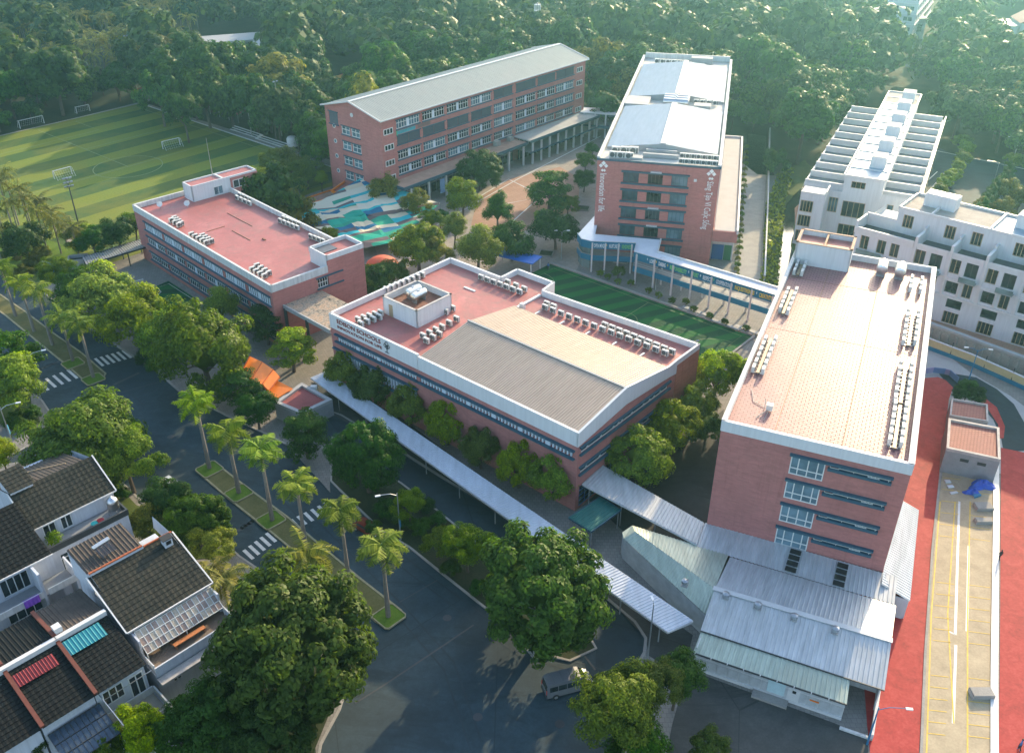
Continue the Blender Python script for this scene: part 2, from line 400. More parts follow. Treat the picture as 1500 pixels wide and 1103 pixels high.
def ribbon(pts, w, closed=False):
    """offset outline of a line of width w as separate quads"""
    out = []; n = len(pts)
    P = [Vector((p[0], p[1])) for p in pts]
    nor = []
    for i in range(n):
        a = P[i - 1] if (i > 0 or closed) else P[i]; b = P[(i + 1) % n] if (i < n - 1 or closed) else P[i]
        d = (b - a).normalized(); nor.append(Vector((-d.y, d.x)))
    m = n if closed else n - 1
    for i in range(m):
        j = (i + 1) % n
        out.append([P[i] + nor[i] * w / 2, P[j] + nor[j] * w / 2, P[j] - nor[j] * w / 2, P[i] - nor[i] * w / 2])
    return out
def lines_w(name, segs, z, mat, parent=None, kind='structure'):
    mb = MB()
    for q in segs: mb.sheet([(p[0], p[1]) for p in q], z)
    return mb.build(name, mat, parent, kind=kind, fix=False)
def kerb_w(name, pts, w, h, z0, mat, closed=False, parent=None, kind='structure'):
    mb = MB()
    for q in ribbon(pts, w, closed): mb.prism([(p[0], p[1]) for p in q], z0, z0 + h)
    return mb.build(name, mat, parent, kind=kind)
gp = lambda *px: [G(x, y, 0) for x, y in px]
RZ = -.12                                  # road level; the school ground and pavements are level 0
rz = lambda *px: [G(x, y, RZ) for x, y in px]
# endless ground under everything
g = MB(); g.sheet([(-3500, -500), (3500, -500), (3500, 4500), (-3500, 4500)], -.30); g.build('ground', M_grass, kind='structure', fix=False)
# asphalt of the boulevard and the junction
sheet_w('road', [(-340, 60), (-340, 330), (-100, 205), (70, 150), (60, 40), (-340, 20)], RZ, M_asphalt)
# raised ground of the school block, its edge is the kerb along the road
kerb_line = gp((-260, 190), (0, 378), (80, 441), (161, 500), (231, 544), (262, 572), (330, 607), (392, 636), (419, 650), (445, 640), (470, 597), (500, 608), (588, 661), (645, 697), (701, 731), (768, 776), (840, 835), (899, 884), (930, 910), (946, 934), (944, 955), (927, 985), (905, 1010), (900, 1060), (905, 1110), (930, 1180))
slab_w('school_ground', kerb_line + [Vector((60, 40, 0)), Vector((330, 60, 0)), Vector((330, 420, 0)), Vector((-330, 420, 0))], -.26, 0, M_pave)
kerb_w('kerb', kerb_line, .35, .17, -.14, M_concrete)
# wooded earth beyond the school
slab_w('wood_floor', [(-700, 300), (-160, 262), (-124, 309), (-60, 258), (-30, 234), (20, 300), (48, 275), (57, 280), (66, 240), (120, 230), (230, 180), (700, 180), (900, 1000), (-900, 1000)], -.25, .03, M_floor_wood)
# island with trees between the boulevard and the inner road
isl = rz((487, 640), (520, 668), (587, 708), (640, 748), (700, 797), (770, 852), (850, 910), (873, 950), (835, 968), (810, 962), (784, 966), (745, 917), (700, 882), (650, 842), (600, 802), (560, 778), (520, 740), (485, 705))
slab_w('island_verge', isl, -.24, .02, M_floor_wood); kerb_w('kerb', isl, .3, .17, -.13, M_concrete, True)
sheet_w('forecourt_pavement', gp((419, 651), (445, 643), (472, 640), (486, 650), (483, 705), (484, 722), (470, 706)), .03, M_pave)
# new black asphalt of the inner road
sheet_w('inner_road', rz((478, 612), (500, 614), (588, 665), (645, 701), (701, 735), (768, 780), (840, 839), (899, 888), (930, 914), (941, 935), (940, 955), (925, 985), (900, 1004), (872, 981), (873, 950), (850, 908), (770, 850), (700, 795), (640, 746), (587, 706), (520, 666)), RZ + .012, M_asphalt2)
# planted medians with kerbs, ring planters and palms
def median(px, name='median_lawn'):
    pts = rz(*px); slab_w(name, pts, -.22, .0, M_median); kerb_w('kerb', pts, .28, .19, -.14, plain('worn_yellow_kerb', (.30, .27, .16), .8, .4, 1.5), True)
median([(-60, 395), (0, 432), (38, 458), (80, 490), (120, 518), (155, 548), (150, 557), (128, 562), (95, 533), (60, 505), (10, 464), (-70, 405)])
median([(300, 680), (322, 684), (365, 717), (420, 757), (470, 800), (530, 850), (588, 895), (586, 905), (562, 917), (550, 910), (500, 866), (450, 823), (395, 778), (340, 735), (290, 692)])
def planter(px):
    c = G(px[0], px[1], 0); ang = R_(-44)
    t = thing('tree_planter', px[2], 'planter', (c.x, c.y, 0), ang, 'grass planters round the palm feet')
    q = [(-1.55, -1.3), (-1.2, -1.6), (1.2, -1.6), (1.55, -1.3), (1.55, 1.3), (1.2, 1.6), (-1.2, 1.6), (-1.55, 1.3)]
    MB().prism(q, .0, .11).build('grass_pad', M_lawn, t)
    mb = MB()
    for s in ribbon(q, .16, True): mb.prism([(p[0], p[1]) for p in s], .0, .2)
    mb.build('planter_kerb', plain('worn_yellow_kerb', (.30, .27, .16), .8, .4, 1.5), t)
for p in [(137, 556, 'kerbed grass planter at the tip of the upper median beside the far crosswalk'), (107, 533, 'kerbed grass planter second from the tip of the upper median'), (307, 688, 'kerbed grass planter at the upper end of the lower median'), (350, 723, 'kerbed grass planter second from the upper end of the lower median'), (397, 762, 'kerbed grass planter third from the upper end of the lower median'), (570, 903, 'kerbed grass planter at the lower tip of the lower median by the junction')]: planter(p)
# left corner pavement and its lawn
cor = rz((-80, 590), (0, 588), (40, 570), (62, 588), (74, 606), (73, 622), (60, 640), (40, 655), (0, 676), (-80, 740))
slab_w('pavement', cor, -.24, 0, M_pave); kerb_w('kerb', cor, .3, .19, -.15, M_concrete, True)
slab_w('lawn', gp((-40, 560), (20, 560), (45, 575), (46, 592), (30, 606), (-40, 640)), -.1, .05, M_grass)
# ground of the house rows
hs = rz((-160, 700), (20, 680), (110, 660), (160, 690), (215, 742), (262, 760), (300, 770), (350, 815), (430, 870), (470, 905), (505, 960), (515, 985), (497, 1040), (470, 1090), (450, 1200), (-160, 1250))
slab_w('house_ground', hs, -.25, 0, M_pave); kerb_w('kerb', hs, .3, .17, -.13, M_concrete, True)
slab_w('lawn', gp((60, 690), (130, 668), (200, 740), (290, 775), (330, 815), (280, 820), (150, 760)), -.1, .05, M_grass)
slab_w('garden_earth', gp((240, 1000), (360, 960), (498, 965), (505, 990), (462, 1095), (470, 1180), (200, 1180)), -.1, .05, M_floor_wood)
# zebra crossings
def zebra(a, b, n, dirp, label_mat=M_line):
    """n bars between survey points a and b; each bar points along dirp"""
    mb = MB(); A, B = G(*a, RZ), G(*b, RZ); d = (G(*dirp[1], RZ) - G(*dirp[0], RZ)); L = d.length; d.normalize(); s = Vector((-d.y, d.x, 0))
    for i in range(n):
        p = A.lerp(B, i / (n - 1)); q = [p - d * L / 2 - s * .24, p + d * L / 2 - s * .24, p + d * L / 2 + s * .24, p - d * L / 2 + s * .24]
        mb.sheet([(x[0], x[1]) for x in q], RZ + .024)
    return mb.build('crosswalk_marking', label_mat, kind='structure', fix=False)
zebra((106, 548), (42, 574), 7, ((53, 557), (67, 570)))
zebra((186, 519), (137, 533), 7, ((140, 520), (152, 531)))
zebra((397, 787), (364, 812), 5, ((370, 800), (384, 813)))
zebra((482, 742), (432, 767), 6, ((440, 750), (452, 762)))
# slab joints and repair strips in the asphalt
lines_w('asphalt_joint', ribbon(rz((694, 915), (650, 945), (560, 1005), (520, 1030)), .22) + ribbon(rz((640, 850), (585, 882)), .12) + ribbon(rz((232, 560), (150, 583)), .12) + ribbon(rz((840, 940), (872, 981)), .25), RZ + .026, M_darksteel)
def mk_dash(a, b, n):
    mb = MB(); A, B = G(*a, RZ), G(*b, RZ); d = (B - A).normalized(); s = Vector((-d.y, d.x, 0))
    for i in range(n):
        p = A.lerp(B, i / (n - 1)); mb.sheet([((p + d * x + s * y).x, (p + d * x + s * y).y) for x, y in ((-.5, -.3), (.5, -.3), (.5, .3), (-.5, .3))], RZ + .02)
    mb.build('speed_bump_mark', M_darksteel, kind='structure', fix=False)
mk_dash((57, 542), (85, 530), 6); mk_dash((170, 562), (200, 548), 5); mk_dash((352, 775), (372, 762), 5)
# ------------------------------------------------------------------ football pitch
PF = Frame((-123.6, 306.9), R_(-130))   # +a along the far goal line, +b to the south-east side
pitch_t = sheet_w('football_pitch', [PF.P(0, 0), PF.P(90, 0), PF.P(90, 108), PF.P(0, 108)], .05, M_turf, R_(-130))
seg = []
def pl(*ab, w=.25, closed=False): return ribbon([PF.P(a, b) for a, b in ab], w, closed)
seg += pl((3, 3), (87, 3), (87, 105), (3, 105), closed=True)
seg += pl((3, 54), (87, 54)); seg += pl(*[(36 + 9 * math.cos(t * math.pi / 18), 54 + 9 * math.sin(t * math.pi / 18)) for t in range(36)], closed=True)
seg += pl((24, 3), (24, 17), (62, 17), (62, 3)); seg += pl((3, 31), (36, 31)); seg += pl((36, 3), (36, 54), w=.2)
lines_w('pitch_line', seg, .062, M_linefaint)
kerb_w('pitch_edge', [PF.P(0, 0), PF.P(0, 108)], .5, .12, 0, M_dirtywhite); kerb_w('pitch_edge', [PF.P(0, 0), PF.P(90, 0)], .5, .12, 0, M_concrete)
# ------------------------------------------------------------------ courts inside the school
sheet_w('courtyard', gp((540, 330), (640, 245), (700, 208), (790, 175), (842, 165), (905, 160), (888, 205), (880, 240), (874, 330), (845, 395), (830, 404), (700, 440), (560, 400)), .02, M_court, R_(50))
sheet_w('courtyard_plaza', gp((690, 330), (700, 290), (745, 263), (820, 245), (850, 262), (846, 305), (780, 335), (740, 348)), .032, M_plaza, R_(50))
lines_w('courtyard_joint', ribbon(gp((700, 290), (745, 263), (800, 290)), .5) + ribbon(gp((640, 330), (760, 262), (880, 200)), .35) + ribbon(gp((735, 300), (790, 290), (745, 330)), .3), .044, M_white_flat)
TF = Frame(G(826.8, 394.7), math.atan2((G(1101, 493) - G(826.8, 394.7)).y, (G(1101, 493) - G(826.8, 394.7)).x))
TL = (G(1101, 493) - G(826.8, 394.7)).length
sheet_w('turf_court', [TF.P(-4, 0), TF.P(TL, 0), TF.P(TL, -21), TF.P(-4, -21)], .05, M_turf2, TF.ang + R_(67))
tl = lambda *ab, w=.12, closed=False: ribbon([TF.P(a, b) for a, b in ab], w, closed)
lines_w('turf_line', tl((-2, -1.2), (TL - 1.5, -1.2), (TL - 1.5, -19.8), (-2, -19.8), closed=True) + tl((TL / 2, -1.2), (TL / 2, -19.8)) + tl(*[(TL * .5 + 3 * math.cos(t * math.pi / 12), -10.5 + 3 * math.sin(t * math.pi / 12)) for t in range(24)], closed=True)
        + tl(*[(TL - 1.5 + 6 * math.cos(R_(90 + t * 15)), -10.5 + 6 * math.sin(R_(90 + t * 15))) for t in range(13)]) + tl(*[(-2 + 6 * math.cos(R_(-90 + t * 15)), -10.5 + 6 * math.sin(R_(-90 + t * 15))) for t in range(13)]), .062, M_linefaint)
kerb_w('kerb', [TF.P(-4, .4), TF.P(TL, .4)], .5, .35, 0, M_concrete); kerb_w('kerb', [TF.P(TL + .4, .4), TF.P(TL + .4, -21)], .4, .25, 0, M_concrete)
st_ = gp((246.8, 412), (292, 441), (262, 470), (205, 429.5))
sheet_w('small_turf_court', st_, .05, M_turf2, R_(10))
lines_w('turf_line', ribbon(gp((247, 416), (286, 441), (258, 462), (212, 429)), .1, True) + ribbon(gp((216, 427), (230, 421), (236, 428), (228, 436)), .1), .062, M_line)
sheet_w('playground_paving', gp((160, 415), (190, 372), (250, 395), (247, 411), (205, 429), (190, 440)), .03, M_pave, R_(40))
slab_w('lawn', gp((-60, 330), (0, 338), (50, 345), (100, 362), (128, 378), (112, 392), (60, 398), (0, 388), (-60, 380)), -.1, .08, M_lawn)
sheet_w('garden_path', gp((95, 338), (112, 352), (104, 360), (88, 344)), .1, M_court)
# ------------------------------------------------------------------ east side: lane, canal, villas' street
sheet_w('lane', gp((1096, 196), (1122, 200), (1122, 260), (1116, 340), (1113, 413), (1090, 440), (1062, 430), (1081, 391), (1089, 300)), .03, M_concrete)
def jag(px, amp=.7):
    pts = gp(*px); out = []
    for i, p in enumerate(pts):
        q = pts[(i + 1) % len(pts)]
        for k in range(3):
            v = p.lerp(q, k / 3); out.append(Vector((v.x + rnd.uniform(-amp, amp), v.y + rnd.uniform(-amp, amp), 0)))
    return out
slab_w('canal_bank', jag([(1122, 300), (1140, 255), (1180, 235), (1192, 250), (1186, 300), (1172, 350), (1162, 400), (1158, 440), (1112, 432)], .3), -.2, .10, M_grass)
sheet_w('canal', jag([(1184, 268), (1168, 280), (1152, 300), (1146, 330), (1148, 352), (1142, 385), (1138, 430), (1160, 430), (1161, 380), (1160, 352), (1163, 325), (1172, 300), (1186, 282)], .35), .115, M_water)
lb = gp((1184, 284), (1186, 355)); 
sheet_w('villa_terrace', gp((1164, 306), (1188, 282), (1196, 300), (1192, 370), (1165, 372)), .13, M_plaza, R_(64))
sheet_w('villa_terrace', gp((1330, 445), (1365, 462), (1500, 508), (1600, 545), (1600, 572), (1500, 534), (1362, 482), (1330, 470)), .13, M_plaza, R_(-40))
sheet_w('street', gp((1300, 262), (1352, 205), (1392, 225), (1500, 246), (1650, 270), (1650, 420), (1440, 330), (1330, 300)), .05, M_asphalt)
lines_w('street_line', ribbon(gp((1316, 285), (1362, 250)), .3) + ribbon(gp((1330, 292), (1373, 252)), .3) + ribbon(gp((1345, 300), (1384, 254)), .5) + ribbon(gp((1365, 220), (1500, 248)), .3), .065, M_white_flat)
sheet_w('side_street', gp((1310, 62), (1322, 98), (1345, 100), (1342, 60), (1338, 20), (1300, 20)), .06, M_asphalt)
sheet_w('bare_field', gp((1030, -20), (1010, 0), (1066, 12), (1140, 2), (1200, -20)), .06, M_median); sheet_w('dirt_track', gp((1027, -5), (1064, 18), (1070, 13), (1036, -10)), .07, M_court)
# red rubber path, tan parking pad, white kerb and dark ring road behind the east tower
sheet_w('campus_road', gp((1330, 480), (1362, 500), (1420, 545), (1480, 580), (1560, 640), (1560, 690), (1300, 700)), .02, M_annex)
sheet_w('ring_road', gp((1374, 546), (1400, 548), (1430, 553), (1460, 570), (1485, 592), (1502, 622), (1515, 660), (1470, 662), (1466, 640), (1455, 615), (1430, 588), (1400, 578), (1385, 560)), .04, M_asphalt2)
sheet_w('red_path', gp((1330, 550), (1356, 554), (1374, 552.5), (1385, 557), (1396, 568), (1390, 585), (1383, 640), (1376, 690), (1370, 770), (1360, 880), (1352, 1000), (1346, 1103), (1343, 1160), (1280, 1160), (1270, 1060), (1250, 800), (1290, 620)), .05, M_redtrack)
sheet_w('red_path', gp((1420, 574), (1436, 578), (1460, 597), (1472, 625), (1470, 642), (1463, 643), (1462, 622), (1446, 598)), .052, M_redtrack)
sheet_w('red_field', gp((1466, 656), (1500, 663), (1600, 680), (1640, 1200), (1462, 1200), (1465, 900)), .05, M_redtrack)
sheet_w('parking_pad', gp((1384, 660), (1456, 672), (1455, 800), (1452, 1000), (1452, 1160), (1346, 1160), (1350, 1060), (1360, 900), (1372, 760)), .06, plain('tan_concrete', (.38, .31, .205), .8, .28, .45))
kerb_w('kerb', gp((1458.5, 655), (1459, 760), (1457, 900), (1456, 1000), (1456.5, 1160)), .8, .22, 0, M_white_flat); kerb_w('kerb', gp((1378, 690), (1366, 800), (1355, 960), (1347, 1160)), .3, .16, 0, M_concrete)
yl = ribbon(gp((1377, 735), (1364, 900), (1357, 1103)), .16) + ribbon(gp((1399, 735), (1388, 900), (1397, 1060)), .16) + ribbon(gp((1421, 735), (1417, 900), (1417, 1103)), .16)
lines_w('white_line', ribbon(gp((1405, 735), (1399, 930)), .3) + ribbon(gp((1419, 800), (1416, 925)), .3) + ribbon(gp((1400, 945), (1396, 1060)), .3) + ribbon(gp((1399, 930), (1390, 925)), .2), .075, M_white_flat)
for k in range(24):
    y = 700 + k * 17
    if y % 140 > 100: continue
    xl = 1381 - (y - 700) * .060; yl += ribbon(gp((xl, y), (xl + 26, y + 3)), .11) + ribbon(gp((1420 - (y - 700) * .008, y + 4), (1450, y + 8)), .10)
lines_w('parking_line', yl, .078, M_yellow)
sheet_w('yard', gp((1000, 1005), (1020, 985), (1225, 1060), (1270, 1080), (1278, 1160), (960, 1180), (985, 1060)), .03, M_yard)
sheet_w('inner_yard', gp((915, 780), (860, 730), (890, 700), (1010, 640), (1060, 600), (1060, 700), (1034, 790), (1000, 800)), .03, M_yard)
sheet_w('awning_pavement', gp((455, 560), (520, 560), (900, 850), (1015, 930), (1000, 990), (950, 960), (946, 935), (899, 885), (768, 777), (588, 662), (480, 604)), .02, M_yard)
# ================================================================== BUILDING KIT
def wall_holes(mb, o, u, L, z0, z1, rects, depth=.3):
    """wall face from o along u (2D unit), outward is to the right of u; openings (a0,a1,z0,z1) with reveals"""
    nx, ny = u[1], -u[0]                                     # outward
    xs = sorted({0, L} | {r[0] for r in rects} | {r[1] for r in rects}); zs = sorted({z0, z1} | {r[2] for r in rects} | {r[3] for r in rects})
    P = lambda a, z, d=0: (o[0] + u[0] * a - nx * d, o[1] + u[1] * a - ny * d, z)
    for zi in range(len(zs) - 1):
        run = None
        for xi in range(len(xs) - 1):
            cx, cz = (xs[xi] + xs[xi + 1]) / 2, (zs[zi] + zs[zi + 1]) / 2
            hole = any(r[0] < cx < r[1] and r[2] < cz < r[3] for r in rects)
            if hole:
                if run is not None: mb.quad(P(run, zs[zi]), P(xs[xi], zs[zi]), P(xs[xi], zs[zi + 1]), P(run, zs[zi + 1])); run = None
            elif run is None: run = xs[xi]
        if run is not None: mb.quad(P(run, zs[zi]), P(L, zs[zi]), P(L, zs[zi + 1]), P(run, zs[zi + 1]))
    for a0, a1, b0, b1 in rects:
        d = depth
        mb.quad(P(a0, b0), P(a0, b0, d), P(a0, b1, d), P(a0, b1)); mb.quad(P(a1, b0, d), P(a1, b0), P(a1, b1), P(a1, b1, d))
        mb.quad(P(a0, b0), P(a1, b0), P(a1, b0, d), P(a0, b0, d)); mb.quad(P(a0, b1, d), P(a1, b1, d), P(a1, b1), P(a0, b1))
_win = {}
def window_meshes(w, h, cols, rows, fmat, gmat, bar):
    key = (round(w, 2), round(h, 2), cols, rows, fmat.name, gmat.name, bar)
    if key not in _win:
        f = MB(); xs = cols if isinstance(cols, tuple) else tuple(i / cols for i in range(cols + 1)); zs = rows if isinstance(rows, tuple) else tuple(i / rows for i in range(rows + 1))
        for x in xs: X = min(max(x * w, bar / 2), w - bar / 2); f.box(X - bar / 2, X + bar / 2, -.05, .05, 0, h)
        for z in zs: Z = min(max(z * h, bar / 2), h - bar / 2); f.box(bar, w - bar, -.042, .042, Z - bar / 2, Z + bar / 2)
        gl = MB(); gl.box(.02, w - .02, .0, .02, .02, h - .02)
        _win[key] = (f.mesh('window_frame', fmat), gl.mesh('pane', gmat))
    return _win[key]
def window(parent, o, u, a0, a1, z0, z1, cols=2, rows=1, fmat=None, gmat=None, bar=.09, inset=.15, name='window', label=None):
    nx, ny = u[1], -u[0]; fm, gm = window_meshes(a1 - a0, z1 - z0, cols, rows, fmat or M_frame, gmat or M_glass, bar)
    w = link(name, fm, parent, (o[0] + u[0] * a0 - nx * inset, o[1] + u[1] * a0 - ny * inset, z0), (0, 0, math.atan2(u[1], u[0])), label=label)
    link('pane', gm, w, (0, .03, 0)); return w
def ledge(mb, o, u, a0, a1, z, h, out, into=.02):
    """projecting band in the wall plane"""
    nx, ny = u[1], -u[0]
    q = [(o[0] + u[0] * a + nx * d, o[1] + u[1] * a + ny * d) for a, d in ((a0, -into), (a1, -into), (a1, out), (a0, out))]
    mb.prism(q, z, z + h)
def parapet(mb, pts, h0, h1, t=.3):
    n = len(pts)
    for i in range(n):
        a, b = Vector(pts[i]), Vector(pts[(i + 1) % n]); d = (b - a).normalized(); nr = Vector((-d.y, d.x))
        mb.prism([tuple(a), tuple(b), tuple(b + nr * t - d * 0), tuple(a + nr * t)], h0, h1)
def corrugated(mb, A, B, C, D, pitch, rib=.05):
    """ribbed sheet; A-B is the lower edge, D-C the upper one; ribs run from A to D"""
    A, B, C, D = map(Vector, (A, B, C, D)); L = (B - A).length; n = max(2, int(L / pitch)); nrm = (B - A).cross(D - A).normalized()
    if nrm.z < 0: nrm = -nrm
    vs = []
    for i in range(n):
        for f, up in ((0, 0), (.30, 0), (.42, 1), (.60, 1), (.72, 0)):
            t = min(1, (i + f) / n)
            vs.append(A.lerp(B, t) + nrm * rib * up); vs.append(D.lerp(C, t) + nrm * rib * up)
    vs.append(B); vs.append(C); m = len(vs) // 2
    mb.add(vs, [(2 * i, 2 * i + 2, 2 * i + 3, 2 * i + 1) for i in range(m - 1)])
def text_mesh(s, size, extrude=.03, name='lettering', bold=False, space=1.0):
    c = bpy.data.curves.new('t', 'FONT'); c.body = s; c.size = size; c.extrude = extrude; c.align_x = 'LEFT'; c.space_character = space; c.offset = .012 * size if bold else 0
    c.resolution_u = 2
    o = bpy.data.objects.new('t', c); COL.objects.link(o); dg = bpy.context.evaluated_depsgraph_get(); me = bpy.data.meshes.new_from_object(o.evaluated_get(dg)); bpy.data.objects.remove(o); me.name = name
    return me
def lettering(parent, s, size, M, mat, name='lettering', bold=False, label=None, width=None, space=1.0):
    me = text_mesh(s, size, name=name, bold=bold, space=space); me.materials.clear(); me.materials.append(mat)
    o = link(name, me, parent, label=label); 
    if width:
        w = max(v.co.x for v in me.vertices); M = M @ Matrix.Diagonal((width / w, 1, 1, 1))
    o.matrix_local = M; return o
def wall_text_matrix(o, u, a, z, out=.04, vertical=False):
    ang = math.atan2(u[1], u[0]); nx, ny = u[1], -u[0]
    M = Matrix.Translation((o[0] + u[0] * a + nx * out, o[1] + u[1] * a + ny * out, z)) @ Matrix.Rotation(ang, 4, 'Z') @ Matrix.Rotation(R_(90), 4, 'X')
    if vertical: M = M @ Matrix.Rotation(R_(-90), 4, 'Z')
    return M
U0, U90 = (1, 0), (0, 1)
# ================================================================== E: main hall building with the name on its parapet
E_ = Frame((-30.1, 134.07), R_(-40.6))
eb = thing('school_building', 'long red brick hall building with white parapet, maroon lettering and pale gabled hall roof, centre', 'building', (E_.o.x, E_.o.y, 0), E_.ang)
EL, EW, EZ = 51.4, 31.0, 13.8
# outline of the flat part and the hall
foot = [(0, 0), (EL, 0), (EL, EW), (21.4, EW - 1.5), (20.9, 33.2), (12.4, 33.2), (12.4, 28.7), (0, 28.7)]
w = MB()
front = [(1.5, 20.2, 9.05, 10.15), (21.0, 50.6, 9.05, 10.15), (.8, 20.2, 5.0, 7.3)]
wall_holes(w, (0, 0), U0, EL, 0, 11.15, front, .5)
side = [(.8, 22.5, 9.75, 10.65), (.8, 22.5, 6.3, 7.25), (.8, 10.0, .3, 3.9)]
wall_holes(w, (EL, 0), U90, 24.5, 0, 11.3, side, .35)
for i in range(2, len(foot)):
    a, b = foot[i], foot[(i + 1) % len(foot)]; w.quad((*a, 0), (*b, 0), (*b, 11.15), (*a, 11.15))
w.build('wall', M_brick, eb)
w = MB(); w.prism([(EL + .02, 24.5), (EL + .12, 24.5), (EL + .12, EW), (EL - .3, EW), (EL - .3, 24.5)], 0, 12.9); w.build('pilaster_wall', M_brick2, eb, label='orange brick strip at the far corner')
gl = MB(); gl.box(.6, 50.8, .5, .6, 4.8, 10.4); gl.box(EL - .5, EL - .36, .6, 22.8, .1, 10.9); gl.each('window_glass', M_glass_dark, eb)
# white vertical fins in the ribbon windows
fin = MB().box(0, .26, -.34, .1, 0, 1.1).mesh('fin', M_louver); fin2 = MB().box(0, .26, -.34, .1, 0, 2.3).mesh('fin', M_louver); finw = MB().box(0, .75, -.36, .1, 0, 1.1).mesh('fin', M_louver)
for a0, a1 in ((1.5, 20.2), (21.0, 50.6)):
    n = int((a1 - a0) / .62)
    for i in range(n):
        wide = i % 8 == 7
        link('fin', finw if wide else fin, eb, (a0 + .15 + (a1 - a0) * i / n, .42, 9.05))
for i in range(28): link('fin', fin2, eb, (1.0 + 19 * i / 28, .42, 5.0))
mb = MB()
for a0, a1, z in ((1.1, 20.5, 8.82), (1.1, 20.5, 10.16), (20.7, 51.0, 8.82), (20.7, 51.0, 10.16), (.3, 20.5, 7.32), (.3, 20.5, 4.75)): ledge(mb, (0, 0), U0, a0, a1, z, .24, .45)
for z in (9.45, 10.68, 6.0, 7.28): ledge(mb, (EL, 0), U90, .4, 23.0, z, .28, .35)
mb.each('window_ledge', M_trim, eb)
for z0, z1 in ((9.75, 10.65), (6.3, 7.25)):
    x = .8
    for wd in (1.6, 3.2, 3.0, 1.2, .9, 2.5, 3.0, 1.6, 1.2, 1.7, 1.8):
        if x + wd > 22.6: break
        window(eb, (EL, 0), U90, x, x + wd - .1, z0, z1, 1, 1, M_frame, M_glass_dark, .12, .12); x += wd
window(eb, (EL, 0), U90, .8, 10.0, .3, 3.9, 6, 4, plain('blue_frame', (.05, .16, .36), .5, .1), M_glass_dark, .12, .1, label='blue framed glass entrance wall')
# parapet band, gable band
pb = MB()
def band(pts, zt, zb, t=.35):
    for a, b in zip(pts, pts[1:]):
        a = Vector(a); b = Vector(b); d = (b - a).normalized(); nr = Vector((-d.y, d.x)); out = -nr * .08
        pb.prism([tuple(a + out), tuple(b + out), tuple(b + nr * t), tuple(a + nr * t)], zb, zt)
band([(0, 0), (20.7, 0)], 13.8, 11.15); band([(20.8, 0), (EL + .05, 0)], 13.5, 11.15)
band([(0, 28.7), (0, 0)], 13.8, 11.15); band([(12.4, 28.7), (0, 28.7)], 13.8, 11.15); band([(12.4, 33.2), (12.4, 28.7)], 13.8, 11.15)
band([(20.9, 33.2), (12.4, 33.2)], 13.8, 11.15); band([(21.4, 29.5), (20.9, 33.2)], 13.8, 11.15); band([(EL, EW), (21.4, 29.5)], 13.8, 11.15)
pb.build('parapet', M_parapet, eb)
gz = lambda b: 13.5 + (1.65 * b / 11.2 if b < 11.2 else 1.65 * (22.4 - b) / 11.2)
g = MB()
prof = [(-.08, gz(0) + .0), (11.2, gz(11.2) + .25), (22.4, gz(22.4) + .15), (24.6, 13.8), (EW, 13.8)]
bot = [(-.08, 11.2), (11.2, 12.5), (22.4, 11.7), (24.6, 11.4), (EW, 11.2)]
for i in range(len(prof) - 1):
    (b0, z0), (b1, z1) = prof[i], prof[i + 1]; (c0, y0), (c1, y1) = bot[i], bot[i + 1]
    X0, X1 = EL - .25, EL + .1
    vs = [(X0, b0, y0), (X1, b0, y0), (X1, b0, z0), (X0, b0, z0), (X0, b1, y1), (X1, b1, y1), (X1, b1, z1), (X0, b1, z1)]
    g.add(vs, [(0, 1, 2, 3), (7, 6, 5, 4), (3, 2, 6, 7), (1, 0, 4, 5), (0, 3, 7, 4), (2, 1, 5, 6)])
g.build('gable_band', M_parapet, eb)
g = MB(); g.add([(EL - .02, 0, 11.1), (EL - .02, 24.5, 11.1), (EL - .02, 22.4, 12.2), (EL - .02, 11.2, 12.6), (EL - .02, 4, 11.8)], [(0, 1, 2, 3, 4)]); g.build('gable_wall', M_brick, eb, fix=False)
# flat roof deck
d = MB(); d.prism([(.3, .3), (21, .3), (21, 22.6), (EL - .3, 22.6), (EL - .3, EW - .2), (21, 28.9), (20.5, 32.9), (12.7, 32.9), (12.7, 28.4), (.3, 28.4)], 12.3, 12.8); d.build('roof_deck', M_roofred, eb)
# hall roof
h = MB(); corrugated(h, (20.9, .25, 13.4), (EL - .2, .25, 13.4), (EL - .2, 11.2, 15.1), (20.9, 11.2, 15.1), .42, .09); h.build('roof_slope', M_hall, eb, label='shaded near slope of the hall roof')
h = MB(); corrugated(h, (20.9, 22.4, 13.4), (EL - .2, 22.4, 13.4), (EL - .2, 11.2, 15.1), (20.9, 11.2, 15.1), .42, .09); h.build('roof_slope', M_hall, eb, label='sunlit far slope of the hall roof')
h = MB(); h.box(20.8, EL - .15, 11.0, 11.4, 15.13, 15.27); h.build('roof_ridge', M_grey, eb)
h = MB(); h.add([(20.88, .25, 12.6), (20.88, 22.4, 12.6), (20.88, 22.4, 13.4), (20.88, 11.2, 15.07), (20.88, .25, 13.4)], [(0, 1, 2, 3, 4)]); h.box(20.9, EL - .3, 22.2, 22.4, 12.6, 13.42); h.build('hall_wall', M_hall, eb, fix=False)
# roof house with tank pit
p = MB(); parapet(p, [(5.5, 7.0), (13.5, 7.0), (13.5, 15.0), (5.5, 15.0)], 12.7, 15.9, .25); p.build('roof_house_wall', M_white, eb)
p = MB(); p.box(5.8, 13.2, 7.3, 14.7, 13.2, 14.9); p.build('tank_pit_floor', plain('rusty_pit', (.20, .08, .05), .8, .5, .8), eb)
p = MB(); parapet(p, [(5.4, 6.9), (13.6, 6.9), (13.6, 15.1), (5.4, 15.1)], 15.9, 16.02, .4); p.build('coping', M_coping, eb)
dr = MB(); dr.box(6.9, 7.8, 6.95, 7.05, 12.8, 15.0); dr.build('door', M_frame_tan, eb)
